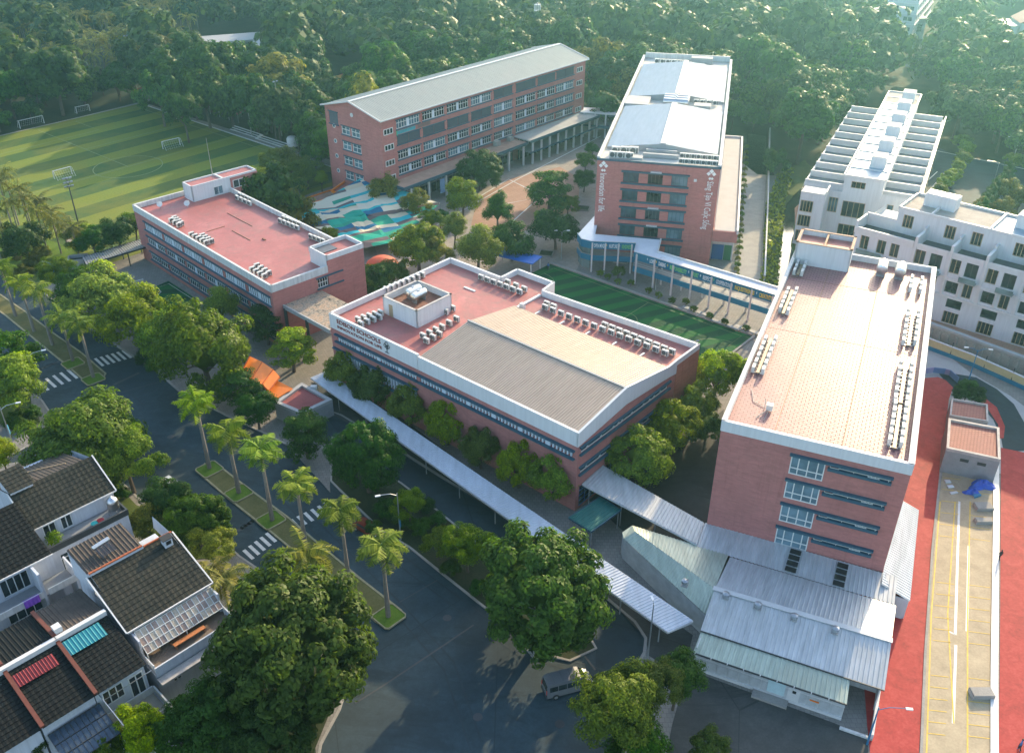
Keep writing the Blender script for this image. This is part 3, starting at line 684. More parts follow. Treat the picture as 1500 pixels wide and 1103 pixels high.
# lettering
mar = plain('maroon_letter', (.22, .02, .015), .5, .1)
lettering(eb, 'EDISON SCHOOLS', 1.05, wall_text_matrix((0, 0), U0, 1.9, 12.62, .12), mar, 'sign_lettering', True, width=10.6)
lettering(eb, 'INNOVATION FOR LIFE', .68, wall_text_matrix((0, 0), U0, 1.9, 11.72, .12), mar, 'sign_lettering', True, width=10.8)
lg = MB(); Mx = Matrix.Translation((13.9, -.14, 12.5)) @ Matrix.Rotation(R_(90), 4, 'X')
for (x, y, r) in ((-.36, .25, .30), (.36, .25, .30), (0, .62, .36), (0, .05, .28)):
    pts = [(x + r * math.cos(t * math.pi / 5), y + r * math.sin(t * math.pi / 5)) for t in range(10)]
    for q in ribbon(pts, .13, True): lg.add([Mx @ Vector((v.x, v.y, 0)) for v in q], [(0, 1, 2, 3)])
lg.add([Mx @ Vector(v) for v in ((-.08, -.9, 0), (.08, -.9, 0), (.08, 0, 0), (-.08, 0, 0))], [(0, 1, 2, 3)]); lg.add([Mx @ Vector(v) for v in ((-.5, -1.0, 0), (.5, -1.0, 0), (.5, -.85, 0), (-.5, -.85, 0))], [(0, 1, 2, 3)])
lg.build('tree_emblem', M_darksteel, eb)
# upstands and gutter pipes on the deck
u = MB(); u.box(9.0, 11.6, 22.6, 23.0, 12.8, 12.95); u.box(20.9, 21.4, 22.6, 29, 12.8, 13.1); u.box(21.5, 22.3, 23.0, 23.7, 12.8, 13.8)
for k in range(5): u.box(25 + k * 5.2, 25.3 + k * 5.2, 22.5, 23.9, 13.1, 13.25)
u.build('roof_upstand', M_white_flat, eb)
# ================================================================== D: low wing with red roof
D_ = Frame((-80.58, 184.97), R_(-45.4))
db = thing('school_building', 'three-storey brick wing with flat red roof and white parapet beside the football pitch', 'building', (D_.o.x, D_.o.y, 0), D_.ang)
DL, DW = 54.0, 20.2
b_a = [(4.1, 11.9), (12.6, 20.3), (21.0, 28.4), (29.1, 36.4), (37.2, 44.6), (45.4, 53.2)]
holes = [(a, b, 8.15, 9.85) for a, b in b_a] + [(a, b, 4.9, 6.6) for a, b in b_a] + [(a, b, 1.3, 3.0) for a, b in b_a]
w = MB(); wall_holes(w, (0, 0), U0, DL, 0, 11.1, holes, .3); wall_holes(w, (DL, 0), U90, DW, 0, 11.2, [(9.6, 14.9, 8.6, 10.5)], .3)
w.quad((DL, DW, 0), (0, DW, 0), (0, DW, 11.2), (DL, DW, 11.2)); w.quad((0, DW, 0), (0, 0, 0), (0, 0, 11.2), (0, DW, 11.2))
w.build('wall', M_brick, db)
for (a, b) in b_a:
    n = 10
    s = MB()
    for i in range(n): x = (b - a - .3) * (i + .5) / n + .15; s.box(x - .2, x + .2, -.09, -.04, .05, 1.65)
    s.box(0, b - a, -.085, -.03, 0, .06); s.box(0, b - a, -.085, -.03, 1.64, 1.7); s.box((b - a) / 2 - .3, (b - a) / 2 + .3, -.11, -.03, 0, 1.7)
    o = s.build('louver_screen', M_louver, db); o.location = (a, .12, 8.15)
    bk = MB(); bk.box(a, b, .13, .17, 8.15, 9.85); bk.build('shade_panel', M_shutter, db)
    for z in (4.9, 1.3):
        h = (b - a) / 2
        window(db, (0, 0), U0, a, a + h - .35, z, z + 1.7, 4, (0, .68, 1), M_frame, M_glass, .07, .14); window(db, (0, 0), U0, a + h + .35, b, z, z + 1.7, 4, (0, .68, 1), M_frame, M_glass, .07, .14)
mb = MB()
for a, b in b_a:
    mb2 = mb; mb2.box(a + (b - a) / 2 - .35, a + (b - a) / 2 + .35, .02, .3, 4.9, 6.6)
mb.each('white_mullion', M_louver, db)
mb = MB()
for z in (7.95, 9.87, 4.68, 6.62, 1.1, 3.02):
    ledge(mb, (0, 0), U0, 3.9, DL - .6, z, .2, .3)
ledge(mb, (DL, 0), U90, 9.3, 15.2, 8.38, .22, .3); ledge(mb, (DL, 0), U90, 9.3, 15.2, 10.5, .22, .3); mb.each('window_ledge', M_trim, db)
window(db, (DL, 0), U90, 9.6, 11.8, 8.6, 10.5, 4, 2, M_frame, M_glass_dark, .09, .15); window(db, (DL, 0), U90, 12.6, 14.9, 8.6, 10.5, 4, 2, M_frame, M_glass_dark, .09, .15)
pb = MB(); band([(0, 0), (DL + .05, 0)], 12.5, 11.1); band([(DL, 0), (DL, 12.0)], 12.5, 11.1); band([(DL, DW), (0, DW)], 12.5, 11.1); band([(0, DW), (0, 0)], 12.5, 11.1); pb.build('parapet', mk_white('weathered_parapet', (.55, .56, .56), .55), db)
MB().prism([(.3, .3), (DL - .3, .3), (DL - .3, DW - .3), (.3, DW - .3)], 11.0, 11.5).build('roof_deck', M_roofred, db)
# stair houses at both ends
w = MB(); parapet(w, [(1.4, 11.1), (5.4, 11.1), (5.4, 19.8), (5.4, 27), (1.4, 27)][:2] + [(5.4, 27), (1.4, 27)], 11.3, 15.0, .25); w.build('stair_house_wall', M_white, db)
w = MB(); w.box(1.55, 5.55, 20.3, 27.1, 0, 14.6); w.build('stair_house_wall', M_brick, db, label='brick end of the stair house')
for q in ([(1.7, 11.4), (5.1, 11.4), (5.1, 18.5), (1.7, 18.5)], [(1.7, 19.0), (5.1, 19.0), (5.1, 26.7), (1.7, 26.7)]): MB().prism(q, 14.2, 14.7).build('stair_house_roof', M_roofred, db)
MB().box(1.6, 5.2, 18.5, 19.0, 14.2, 15.0).build('roof_divider', M_dirtywhite, db)
window(db, (5.4, 11.1), U90, 5.0, 7.2, 11.7, 13.6, 2, 1, M_frame, M_glass_blue, .12, -.03, name='door'); window(db, (5.56, 11.1), U90, 9.7, 12.6, 12.2, 14.0, 2, 1, M_frame, M_glass_dark, .12, -.03)
w = MB(); w.box(48.5, DL + .04, 12.0, 20.25, 0, 13.5); w.build('stair_house_wall', M_brick, db, label='brick walls of the near stair house')
w = MB(); parapet(w, [(48.4, 11.9), (54.15, 11.9), (54.15, 20.35), (48.4, 20.35)], 13.5, 14.5, .28); w.box(48.42, 48.48, 12.1, 20.2, 11.5, 13.5); w.box(48.6, 53.9, 11.92, 11.98, 11.5, 13.5); w.build('stair_house_parapet', M_white, db)
MB().box(48.7, 53.8, 12.2, 20.0, 13.5, 13.75).build('stair_house_roof', M_roofred, db); MB().box(48.7, 51.5, 12.2, 16.2, 13.76, 13.9).build('rain_cover', M_shutter, db)
w = MB(); w.box(48.2, 48.4, 13.1, 14.0, 11.5, 13.4); w.build('door', M_black, db)
u = MB(); u.box(22, 22.15, 5, 9, 11.5, 11.58); u.box(25, 32, 8.9, 9.05, 11.5, 11.58); u.box(33, 34, 11, 11.3, 11.5, 11.7); u.box(16, 26, 13, 13.1, 11.5, 11.58); u.build('roof_joint', M_wood, db)
# flagpole mast behind the stair house and two dish aerials on the deck
mt = thing('roof_mast', 'thin white mast standing on the stair house roof of the low wing', 'mast', D_.P(3.2, 17.5, 14.7)); MB().tube([(0, 0, 0), (0, 0, 9)], [.09, .04], 6).build('pole', M_galv, mt)
for a, b, l in ((7.5, 8.6, 'round white dish aerial nearest the stair house on the red roof'), (4.0, 4.2, 'round white dish aerial near the left parapet of the red roof')):
    t = thing('satellite_dish', l, 'dish aerial', D_.P(a, b, 11.5)); MB().lathe([(.06, 0), (.06, .9)], 6).build('post', M_galv, t)
    Mx = Matrix.Translation((0, 0, 1.0)) @ Matrix.Rotation(R_(55), 4, 'X'); MB().lathe([(.04, 0), (.3, .03), (.5, .13), (.62, .22), (.6, .24), (.3, .07), (.04, .03)], 16, Mx).build('dish', M_white_flat, t)
# ================================================================== A: long pitched-roof classroom block
A_ = Frame((-30.99, 214.13), R_(49.7))
ab = thing('school_building', 'long five-storey brick classroom block with pale pitched roof at the back of the courtyard', 'building', (A_.o.x, A_.o.y, 0), A_.ang)
AL, AW, AZ = 80.5, 20.0, 22.0
bays = [(5.0, 12.7), (13.7, 21.4), (22.4, 30.2), (31.3, 39.0), (40.2, 47.7), (49.2, 57.6), (58.5, 66.3), (66.9, 75.0)]
rows = [(18.7, 20.75), (14.95, 17.0), (11.2, 13.2), (7.5, 9.4)]
holes = []; shut = []; wins = []
for ri, (z0, z1) in enumerate(rows):
    for bi, (a, b) in enumerate(bays):
        holes.append((a, b, z0, z1))
        (shut if (ri == 0 and bi >= 4) or (ri == 1 and bi <= 3) else wins).append((a, b, z0, z1, bi))
sm = [(.8, 3.8, z - 1.45, z) for z in (19.5, 15.7, 11.9, 8.1)] + [(76.4, 79.2, z - 1.45, z) for z in (20.2, 16.4, 12.6, 8.7)]
w = MB(); wall_holes(w, (0, 0), U0, AL, 0, AZ, holes + sm, .35)
lw = [(b0, b0 + 3.0, z, z + 2.0) for z in (16.0, 12.2, 8.4, 4.6) for b0 in (7.6, 11.2)] + [(15.3, 18.6, 17.9, 20.8)]
wall_holes(w, (0, AW), (0, -1), AW, 0, AZ, [(AW - r[1], AW - r[0], r[2], r[3]) for r in lw], .3)
w.quad((AL, 0, 0), (AL, AW, 0), (AL, AW, AZ), (AL, 0, AZ)); w.quad((AL, AW, 0), (0, AW, 0), (0, AW, AZ), (AL, AW, AZ))
for x in (0, AL): w.add([(x, 0, AZ), (x, AW, AZ), (x, AW * .5, 24.4)], [(0, 1, 2)])
w.build('wall', M_brick, ab)
for a, b, z0, z1, bi in wins:
    c = (a + b) / 2
    for p, q in ((a, c - .35), (c + .35, b)): window(ab, (0, 0), U0, p, q, z0, z1, 4, (0, .66, 1), M_frame, M_glass_dark if (bi + int(z0)) % 3 else M_glass_blue, .11, .14)
mb = MB()
for a, b, z0, z1, bi in wins: c = (a + b) / 2; mb.box(c - .35, c + .35, .02, .3, z0, z1)
mb.each('white_mullion', M_louver, ab)
for a, b, z0, z1, bi in shut:
    n = 2
    for k in range(n):
        s = MB(); wd = (b - a) / n - .2; s.box(0, wd, -.02, .04, 0, z1 - z0)
        for i in range(12): x = wd * (i + .5) / 12; s.box(x - .08, x + .08, -.09, -.03, .05, z1 - z0 - .05)
        s.box(0, .1, -.1, .02, 0, z1 - z0); s.box(wd - .1, wd, -.1, .02, 0, z1 - z0)
        o = s.build('shutter', M_shutter, ab); o.location = (a + .1 + k * (b - a) / n, .05, z0)
for a, b, z0, z1 in sm: window(ab, (0, 0), U0, a, b, z0, z1, 3, 1, M_frame, M_glass_dark, .16, -.02)
for b0, b1, z0, z1 in lw[:-1]: window(ab, (0, AW), (0, -1), AW - b1, AW - b0, z0, z1, 2, (0, .6, 1), M_frame, M_glass_blue, .14, .08)
s = MB(); s.box(.1, .25, 15.3, 18.6, 17.9, 20.8); s.build('shutter', M_shutter, ab)
mb = MB()
for z0, z1 in rows:
    for a, b in bays: ledge(mb, (0, 0), U0, a - .2, b + .2, z0 - .26, .24, .3); ledge(mb, (0, 0), U0, a - .2, b + .2, z1 + .02, .18, .3)
for b0, b1, z0, z1 in lw: ledge(mb, (0, AW), (0, -1), AW - b1 - .15, AW - b0 + .15, z0 - .25, .22, .25); ledge(mb, (0, AW), (0, -1), AW - b1 - .15, AW - b0 + .15, z1 + .02, .18, .25)
mb.each('window_ledge', M_trim, ab)
for z in (17.4, 13.6, 9.8, 6.0):
    r = MB(); Mx = Matrix.Translation((-.02, 17.0, z)) @ Matrix.Rotation(R_(-90), 4, 'Y'); r.lathe([(.55, -.05), (.55, .1), (.4, .1), (.4, .05), (.01, .05)], 14, Mx); r.build('round_window', M_frame, ab)
    r = MB(); r.lathe([(.38, .06), (.38, .11)], 12, Mx); r.build('round_pane', M_glass_blue, ab)
r = MB(); Mx = Matrix.Translation((-.04, 10, 21.3)) @ Matrix.Rotation(R_(-90), 4, 'Y'); r.lathe([(.5, -.03), (.5, .08)], 14, Mx); r.build('round_vent', M_white_flat, ab)
# roof
rf = MB(); ov = .7
corrugated(rf, (-ov, -ov, AZ - .05), (AL + ov, -ov, AZ - .05), (AL + ov, AW / 2, 24.6), (-ov, AW / 2, 24.6), .62, .07); rf.build('roof_slope', M_roofA, ab, label='near slope facing the courtyard')
rf = MB(); corrugated(rf, (-ov, AW + ov, AZ - .05), (AL + ov, AW + ov, AZ - .05), (AL + ov, AW / 2, 24.6), (-ov, AW / 2, 24.6), .62, .07); rf.build('roof_slope', M_roofA, ab, label='far slope of the pitched roof')
rf = MB(); rf.box(-ov, AL + ov, AW / 2 - .35, AW / 2 + .35, 24.58, 24.76)
for x in (-ov - .08, AL + ov):
    rf.beam((x, -ov, AZ), (x, AW / 2, 24.66), .18, .35); rf.beam((x, AW + ov, AZ), (x, AW / 2, 24.66), .18, .35)
rf.box(-ov, AL + ov, -ov - .18, -ov, AZ - .3, AZ - .02); rf.build('roof_flashing', M_white_flat, ab)
# small painted sign under the first window row
s = MB(); s.box(5.2, 11.2, -.06, -.01, 17.35, 18.2); s.build('faded_sign', plain('faded_teal_sign', (.06, .30, .34), .6, .3, 2), ab)
s = MB(); s.box(12, 16.4, -.05, -.01, 17.4, 18.3); s.build('faded_sign', plain('removed_sign_mark', (.20, .12, .11), .8, .2, 1), ab); MB().box(4.9, 5.15, -.07, -.01, 17.0, 18.4).build('sign_edge', plain('green_sign', (.05, .45, .22), .6), ab)
# covered arcade along the courtyard: two canopies with columns
cn = MB(); cn.prism([(1.5, -5.2), (48, -5.2), (48, -.02), (1.5, -.02)], 5.9, 6.3); cn.build('arcade_roof', plain('arcade_brown_deck', (.33, .21, .17), .8, .3, .6), ab, label='brown canopy over the left arcade')
cn = MB(); cn.prism([(48.2, -6.2), (80, -6.2), (80, -.02), (48.2, -.02)], 6.5, 6.85); cn.build('arcade_roof', M_annex, ab, label='pale grey canopy over the right arcade')
cn = MB(); cn.box(1.4, 48.05, -5.4, -5.2, 5.6, 6.4); cn.box(48.1, 80.1, -6.4, -6.2, 6.2, 6.95); cn.box(48.1, 80.1, -6.3, -6.1, 3.2, 3.6); cn.box(1.3, 1.5, -5.4, 0, 5.6, 6.4); cn.build('arcade_fascia', M_trim, ab)
col = MB().box(-.22, .22, -.22, .22, 0, 1).mesh('column', M_white_flat)
for i in range(8): link('column', col, ab, (4 + i * 6.1, -4.9, 0), scale=(1, 1, 5.9))
for i in range(9): link('column', col, ab, (49.5 + i * 3.75, -5.9, 0), scale=(1, 1, 6.5))
gw = MB()
for z0, z1, bb in ((.2, 2.9, -1.0), (3.6, 6.3, -1.0)): gw.box(49, 79.5, bb, bb + .05, z0, z1)
gw.box(2, 47.5, -.4, -.3, .2, 5.2); gw.build('arcade_glazing', M_glass_dark, ab)
gw = MB(); gw.box(48.4, 79.9, -6.0, -.1, 3.3, 3.5)
for i in range(16): gw.box(49.5 + i * 1.9, 49.7 + i * 1.9, -1.15, -1.0, 0, 6.3)
for i in range(22): gw.box(3 + i * 2.0, 3.2 + i * 2.0, -.5, -.38, 0, 5.4)
gw.box(2, 47.5, -.5, -.4, 2.6, 2.9); gw.build('arcade_frame', M_grey, ab)
bn = MB(); bn.box(13.4, 15.0, -5.6, -5.5, 1.6, 5.2); bn.build('hanging_banner', plain('blue_white_banner', (.20, .32, .50), .6, .4, 3), ab)
bx = MB(); bx.box(39.5, 41.2, -1.5, -.1, 6.3, 7.6); bx.box(45.2, 46.6, -1.5, -.1, 6.3, 7.4); bx.each('roof_duct', M_concrete, ab)
# ================================================================== C: tall block with the vertical mottos
C_ = Frame((17.82, 188.38), R_(-12.7))
cb = thing('school_building', 'tall brick school tower with white vertical mottos, teal window bands and pale blue twin roof', 'building', (C_.o.x, C_.o.y, 0), C_.ang)
CW, CL, CZ = 25.4, 94.5, 21.8
cx = [(5.6, 8.9), (10.8, 13.9), (15.7, 19.05)]; cz = [(17.0, 19.25), (13.0, 15.3), (9.05, 11.35), (5.1, 7.4), (1.2, 3.4)]
w = MB(); wall_holes(w, (0, 0), U0, CW, 0, CZ - .5, [(a, b, z0, z1) for a, b in cx for z0, z1 in cz if not (z0 < 2 and a < 10)], .35)
w.quad((CW, 0, 0), (CW, CL, 0), (CW, CL, CZ - .5), (CW, 0, CZ - .5)); w.quad((CW, CL, 0), (0, CL, 0), (0, CL, CZ - .5), (CW, CL, CZ - .5)); w.quad((0, CL, 0), (0, 0, 0), (0, 0, CZ - .5), (0, CL, CZ - .5)); w.build('wall', M_brick, cb)
for zi, (z0, z1) in enumerate(cz):
    for xi, (a, b) in enumerate(cx):
        if z0 < 2 and a < 10: continue
        window(cb, (0, 0), U0, a, b, z0, z1, 3 if xi == 0 else 4, 1, M_darksteel if xi < 2 else M_trim, M_glass_blue if xi == 2 else (M_glass_dark if xi else M_glass), .09, .18)
mb = MB()
for z0, z1 in cz[:4]:
    ledge(mb, (0, 0), U0, 5.2, 19.4, z0 - .32, .3, .5); ledge(mb, (0, 0), U0, 5.2, 19.4, z1 + .02, .3, .5)
ledge(mb, (0, 0), U0, 14.5, 19.3, 3.42, .3, .5); mb.each('window_ledge', M_trim, cb)
mb = MB()
for z in (19.6, 11.7, 7.72): ledge(mb, (0, 0), U0, 11.3, 13.6, z + .02, .16, .65)
ledge(mb, (0, 0), U0, 20.3, 20.9, 18.3, .55, .2); mb.each('lamp_strip', M_white_flat, cb)
mb = MB(); mb.box(-.12, CW + .12, -.12, .25, CZ - .5, CZ - .05)
mb.build('coping', M_trim, cb)
mb = MB(); mb.box(-.15, .5, .26, CL, CZ - .5, CZ + .25); mb.box(CW - .5, CW + .15, .26, CL, CZ - .5, CZ + .25); mb.box(.51, CW - .51, CL - .4, CL + .1, CZ - .5, CZ + 1.0); mb.build('parapet', M_dirtywhite, cb)
MB().box(.4, CW - .4, .25, CL - .3, CZ - 1.0, CZ - .6).build('roof_deck', plain('pale_roof_deck', (.50, .48, .44), .8, .25, .6), cb)
for b0, b1 in ((8.2, 40.5), (49.5, 84.5)):
    xm = 12.9
    for x0, s in ((.9, 1), (CW - .9, -1)):
        rf = MB(); corrugated(rf, (x0, b0, CZ - .1), (x0, b1, CZ - .1), (xm, b1, CZ + 1.35), (xm, b0, CZ + 1.35), .8, .06); rf.build('roof_slope', M_roofC, cb)
    rf = MB(); rf.box(xm - .6, xm + .6, b0, b1, CZ + 1.34, CZ + 1.52); rf.build('ridge_cap', M_white_flat, cb)
    rf = MB()
    for b in (b0 + .02, b1 - .02): rf.add([(.9, b, CZ - .6), (CW - .9, b, CZ - .6), (CW - .9, b, CZ - .1), (xm, b, CZ + 1.33), (.9, b, CZ - .1)], [(0, 1, 2, 3, 4)])
    rf.each('roof_gable', M_annex, cb)
mb = MB(); mb.box(.6, 6.5, 41.5, 49, CZ - .55, CZ + .3); mb.box(17.5, 21.5, 41.5, 44.5, CZ - .55, CZ + .8); mb.box(9, 16.5, 4.2, 5.0, CZ - .5, CZ + .3); mb.box(6.8, 9.2, 1.2, 3.2, CZ - .5, CZ + .2)
mb.box(9.5, 16, 6.4, 7.0, CZ - .5, CZ + .5); mb.box(11, 18, 87, 88, CZ - .5, CZ + .2); mb.box(14, 20, 90, 92.5, CZ - .5, CZ + 1.1); mb.each('roof_duct', M_annex, cb)
wt = plain('white_letter', (.78, .78, .76), .5, .05)
lettering(cb, 'Innovation for life', 1.95, wall_text_matrix((0, 0), U0, .75, 18.6, .08, True), wt, 'motto_lettering', False, width=8.6)
lettering(cb, 'Sáng Tạo Vì Cuộc Sống', 1.85, wall_text_matrix((0, 0), U0, 23.1, 18.6, .08, True), wt, 'motto_lettering', False, width=10.6)
for a in (1.35, 23.7):
    e = MB()
    for x, z, r in ((-.55, 20.2, .45), (.55, 20.2, .45), (0, 20.75, .5), (-.2, 19.2, .32), (.25, 19.2, .32)):
        e.add([(a + x - r, -.07, z), (a + x, -.07, z - r), (a + x + r, -.07, z), (a + x, -.07, z + r)], [(0, 1, 2, 3)])
    e.build('leaf_emblem', wt, cb, fix=False)
# grey flat annex along the right side
an = MB(); an.box(CW + .05, 30.6, -.3, 66, 5.6, 8.0); an.build('annex_wall', M_brick, cb)
an = MB(); an.box(CW + .35, 30.35, .1, 65.6, 8.0, 8.06); an.build('annex_roof', M_annex, cb)
an = MB(); an.box(30.35, 30.75, -.35, 66.1, 7.6, 8.5); an.box(CW + .1, 30.3, 65.7, 66.1, 7.6, 8.5); an.build('annex_parapet', M_white_flat, cb)
an = MB(); an.box(CW + .05, 30.2, 3, 66, 0, 5.6); an.build('annex_wall', M_white, cb, label='white lower wall of the side annex')
an = MB(); an.box(CW + .3, 28.2, 2.85, 2.97, .1, 3.6); an.build('door', plain('blue_door', (.02, .10, .30), .5), cb); an = MB(); an.box(28.3, 29.9, 2.85, 2.97, .1, 3.6); an.build('door', plain('green_door', (.03, .16, .07), .5), cb)
dw = MB()
for b in range(14): dw.box(CW + .16, CW + .3, 2 + b * 6.5, 2.2 + b * 6.5, 8, CZ)
dw.each('downpipe', M_white_flat, cb)
# ================================================================== B: east tower with the tiled roof
B_ = Frame((25.72, 92.83), R_(-23.6))
bb = thing('school_building', 'brick tower with glossy terracotta tiled flat roof and white parapet, right foreground', 'building', (B_.o.x, B_.o.y, 0), B_.ang)
BW, BL, BZ = 22.0, 57.6, 21.0
br = [(15.65, 18.4), (11.9, 14.65), (8.15, 10.9), (4.4, 7.15)]
w = MB(); wall_holes(w, (0, 0), U0, BW, 0, 19.5, [(8.75, 12.75, a, b) for a, b in br] + [(13.2, 20.2, b - .42, b - .02) for a, b in br], .3)
w.quad((BW, 0, 0), (BW, BL, 0), (BW, BL, 19.5), (BW, 0, 19.5)); w.quad((BW, BL, 0), (0, BL, 0), (0, BL, 19.5), (BW, BL, 19.5)); w.quad((0, BL, 0), (0, 0, 0), (0, 0, 19.5), (0, BL, 19.5)); w.build('wall', M_brick, bb)
mb = MB()
for a, b in br:
    window(bb, (0, 0), U0, 8.75, 12.75, a, b, (0, .24, .52, .8, 1), (0, .34, .98), M_frame, M_glass_blue, .13, .02)
    ledge(mb, (0, 0), U0, 8.55, 20.35, b + .02, .28, .42); ledge(mb, (0, 0), U0, 13.05, 20.25, b - .80, .38, .42)
mb.each('window_ledge', M_trim, bb)
gl = MB()
for a, b in br: gl.box(13.2, 20.2, .25, .3, b - .42, b)
gl.each('window_glass', M_black, bb)
rl = MB()
for a, b in br:
    pts = [(13.3, -.15, b - .16), (13.3, -.15, b - .36), (14.3, -.15, b - .36), (14.3, -.15, b - .14)]
    for p, q in zip(pts, pts[1:]): rl.beam(p, q, .07)
    rl.beam((14.3, -.12, b - .25), (20.1, -.12, b - .25), .07)
    for x in (16, 17.6, 18.0, 18.4, 18.8, 19.9): rl.beam((x, -.2, b - .4), (x, -.2, b - .08), .08)
    rl.beam((17.6, -.2, b - .38), (18.9, -.2, b - .38), .08)
rl.build('white_bracket', M_frame, bb)
pb = MB(); band([(0, 0), (BW, 0)], 21.0, 19.5, .4); band([(BW, 0), (BW, BL)], 21.0, 19.5, .5); band([(BW, BL), (0, BL)], 21.0, 19.5, .4); band([(0, BL), (0, 0)], 21.0, 19.5, .4); pb.build('parapet', M_parapet, bb)
pb = MB(); pb.box(BW - .62, BW + .12, .1, BL, 21.0, 21.06); pb.box(-.12, .42, .1, BL, 21.0, 21.06); pb.build('coping', M_dirtywhite, bb)
MB().box(.35, BW - .45, .35, BL - .35, 19.6, 20.0).build('roof_deck', M_tile, bb)
j = MB(); 
for a in (6.1, 14.0): j.box(a, a + .1, .4, BL - .4, 20.0, 20.012)
j.box(.4, BW - .5, 46.5, 46.6, 20.0, 20.011); j.box(.4, BW - .5, 28.0, 28.06, 20.0, 20.011)
j.each('roof_joint', M_wood, bb)
w = MB(); parapet(w, [(.2, 52.0), (9.0, 52.0), (9.0, 58.0), (.2, 58.0)], 19.9, 23.8, .3); w.build('stair_house_wall', M_white, bb)
MB().box(.5, 8.7, 52.3, 57.7, 22.2, 23.0).build('stair_house_roof', M_roofred, bb); MB().box(4.5, 4.8, 52.3, 57.7, 23.0, 23.8).build('roof_divider', M_wood, bb)
w = MB(); parapet(w, [(.1, 51.9), (9.1, 51.9), (9.1, 58.1), (.1, 58.1)], 23.8, 23.92, .45); w.build('coping', plain('rust_coping', (.38, .24, .17), .8, .4, 2), bb)
# side lean-to and vertical pipes on the right wall
sl = MB(); corrugated(sl, (25.6, -2.5, 3.2), (25.6, 16, 3.2), (22.05, 16, 4.6), (22.05, -2.5, 4.6), .45, .06); sl.build('lean_to_roof', M_shedwhite, bb)
sl = MB(); sl.box(25.3, 25.5, -2.3, 16, .0, 3.1); sl.box(22.2, 25.3, -2.45, -2.3, 0, 3.3); sl.build('lean_to_wall', M_white, bb)
# ================================================================== workshops in front of the east tower
S_ = Frame((21.3, 71.7), R_(-25.0))
sb = thing('workshop', 'white corrugated gabled workshop shed with roof vents in front of the brick tower', 'shed', (S_.o.x, S_.o.y, 0), S_.ang)
def roof(parent, A, B, C, D, mat, pitch=.5, rib=.07, name='roof_slope', label=None):
    m = MB(); corrugated(m, A, B, C, D, pitch, rib); return m.build(name, mat, parent, label=label)
roof(sb, (-.9, 3.4, 3.6), (19.4, 3.6, 3.6), (19.2, 9.8, 5.0), (-.9, 9.3, 5.0), M_shedwhite, label='near slope of the white gabled roof')
roof(sb, (-.7, 16.6, 4.0), (19.2, 16.8, 4.0), (19.2, 9.8, 5.0), (-.9, 9.3, 5.0), M_shedwhite, label='far slope of the white gabled roof')
roof(sb, (-5.1, 16.75, 3.95), (19.0, 16.95, 3.95), (18.8, 21.3, 4.5), (-5.2, 21.1, 4.5), M_shedwhite, label='strip of roof along the tower foot')
roof(sb, (-.9, .55, 2.95), (16.0, .6, 2.95), (15.8, 3.55, 3.5), (-.8, 3.45, 3.5), M_shedgreen, label='pale green lean-to roof at the front')
m = MB(); m.beam((-1.1, 9.3, 5.08), (19.3, 9.8, 5.08), .7, .08); m.build('ridge_cap', M_white_flat, sb)
m = MB(); m.beam((-.85, .5, 2.9), (16.0, .55, 2.9), .1, .18); m.beam((-.9, 3.38, 3.62), (19.4, 3.55, 3.62), .1, .14); m.build('gutter', M_darksteel, sb)
for k in range(10):
    if k < 9: o = MB().box(-.7 + k * 1.85, -.6 + k * 1.85, .4, .6, 2.75, 3.0).build('gutter_bracket', M_white_flat, sb)
pn = MB().box(0, 1.18, -.04, .04, 0, 2.75).mesh('wall_panel', M_shedwhite)
for k in range(13): link('wall_panel', pn, sb, (-.55 + k * 1.26, .95, .1))
m = MB(); m.box(-.6, 15.9, 1.0, 1.2, 0, 2.9); m.box(15.7, 15.9, 1.2, 3.6, 0, 2.9); m.box(-.7, -.55, 1, 16.7, 0, 3.4); m.box(18.9, 19.05, 3.7, 16.8, 0, 3.6); m.box(15.9, 19.0, 6.2, 6.35, 0, 3.4); m.build('wall', M_dirtywhite, sb)
m = MB(); m.box(-.6, 15.9, .78, .95, .0, .35); m.box(-.6, 15.9, .85, .97, 2.0, 2.1); m.build('wall_base', M_white_flat, sb)
m = MB(); m.box(9.9, 11.2, .82, .93, .3, 2.3); m.build('door', M_white_flat, sb); m = MB(); m.box(10.4, 10.8, .79, .83, 1.6, 2.0); m.build('door_window', M_black, sb)
m = MB(); m.box(7.7, 9.6, .8, .92, .6, 2.5); m.build('side_panel', plain('pale_aqua_panel', (.45, .60, .62), .5), sb)
m = MB(); m.box(12.3, 13.3, .78, .86, 1.4, 1.55); m.build('small_sign', M_orange, sb)
m = MB(); m.box(6.3, 10.2, -.35, .75, 0, .3); m.build('doorstep', M_concrete, sb)
m = MB(); m.box(15.9, 19.3, -.5, -.2, 0, .3); m.box(19.0, 19.3, -.5, 6, 0, 1.0); m.build('low_wall', M_dirtywhite, sb)
for a0, a1 in ((6.0, 7.35), (11.8, 13.1)):
    for k in range(4): MB().box(a0, a1, 17.05 + k * 1.0, 17.85 + k * 1.0, 4.14 + k * .125, 4.24 + k * .125).build('skylight', M_black, sb)
for k, a in enumerate((-4.4, .6, 4.4, 8.6, 13.2)):
    t = thing('roof_ventilator', ('small grey box ventilator on the pale green roof ridge end', 'first box ventilator from the left on the white shed ridge', 'second box ventilator from the left on the white shed ridge', 'third box ventilator from the left on the white shed ridge', 'rightmost box ventilator on the white shed ridge')[k], 'roof vent', S_.P(a, 8.6, 4.75), S_.ang, 'box ventilators along the shed ridge')
    MB().lathe([(.28, 0), (.28, .35), (.42, .38), (.42, .75), (.1, .9)], 10).build('cowl', M_galv, t); MB().box(-.4, .4, -.35, .35, -.1, .12).build('base_box', M_annex, t)
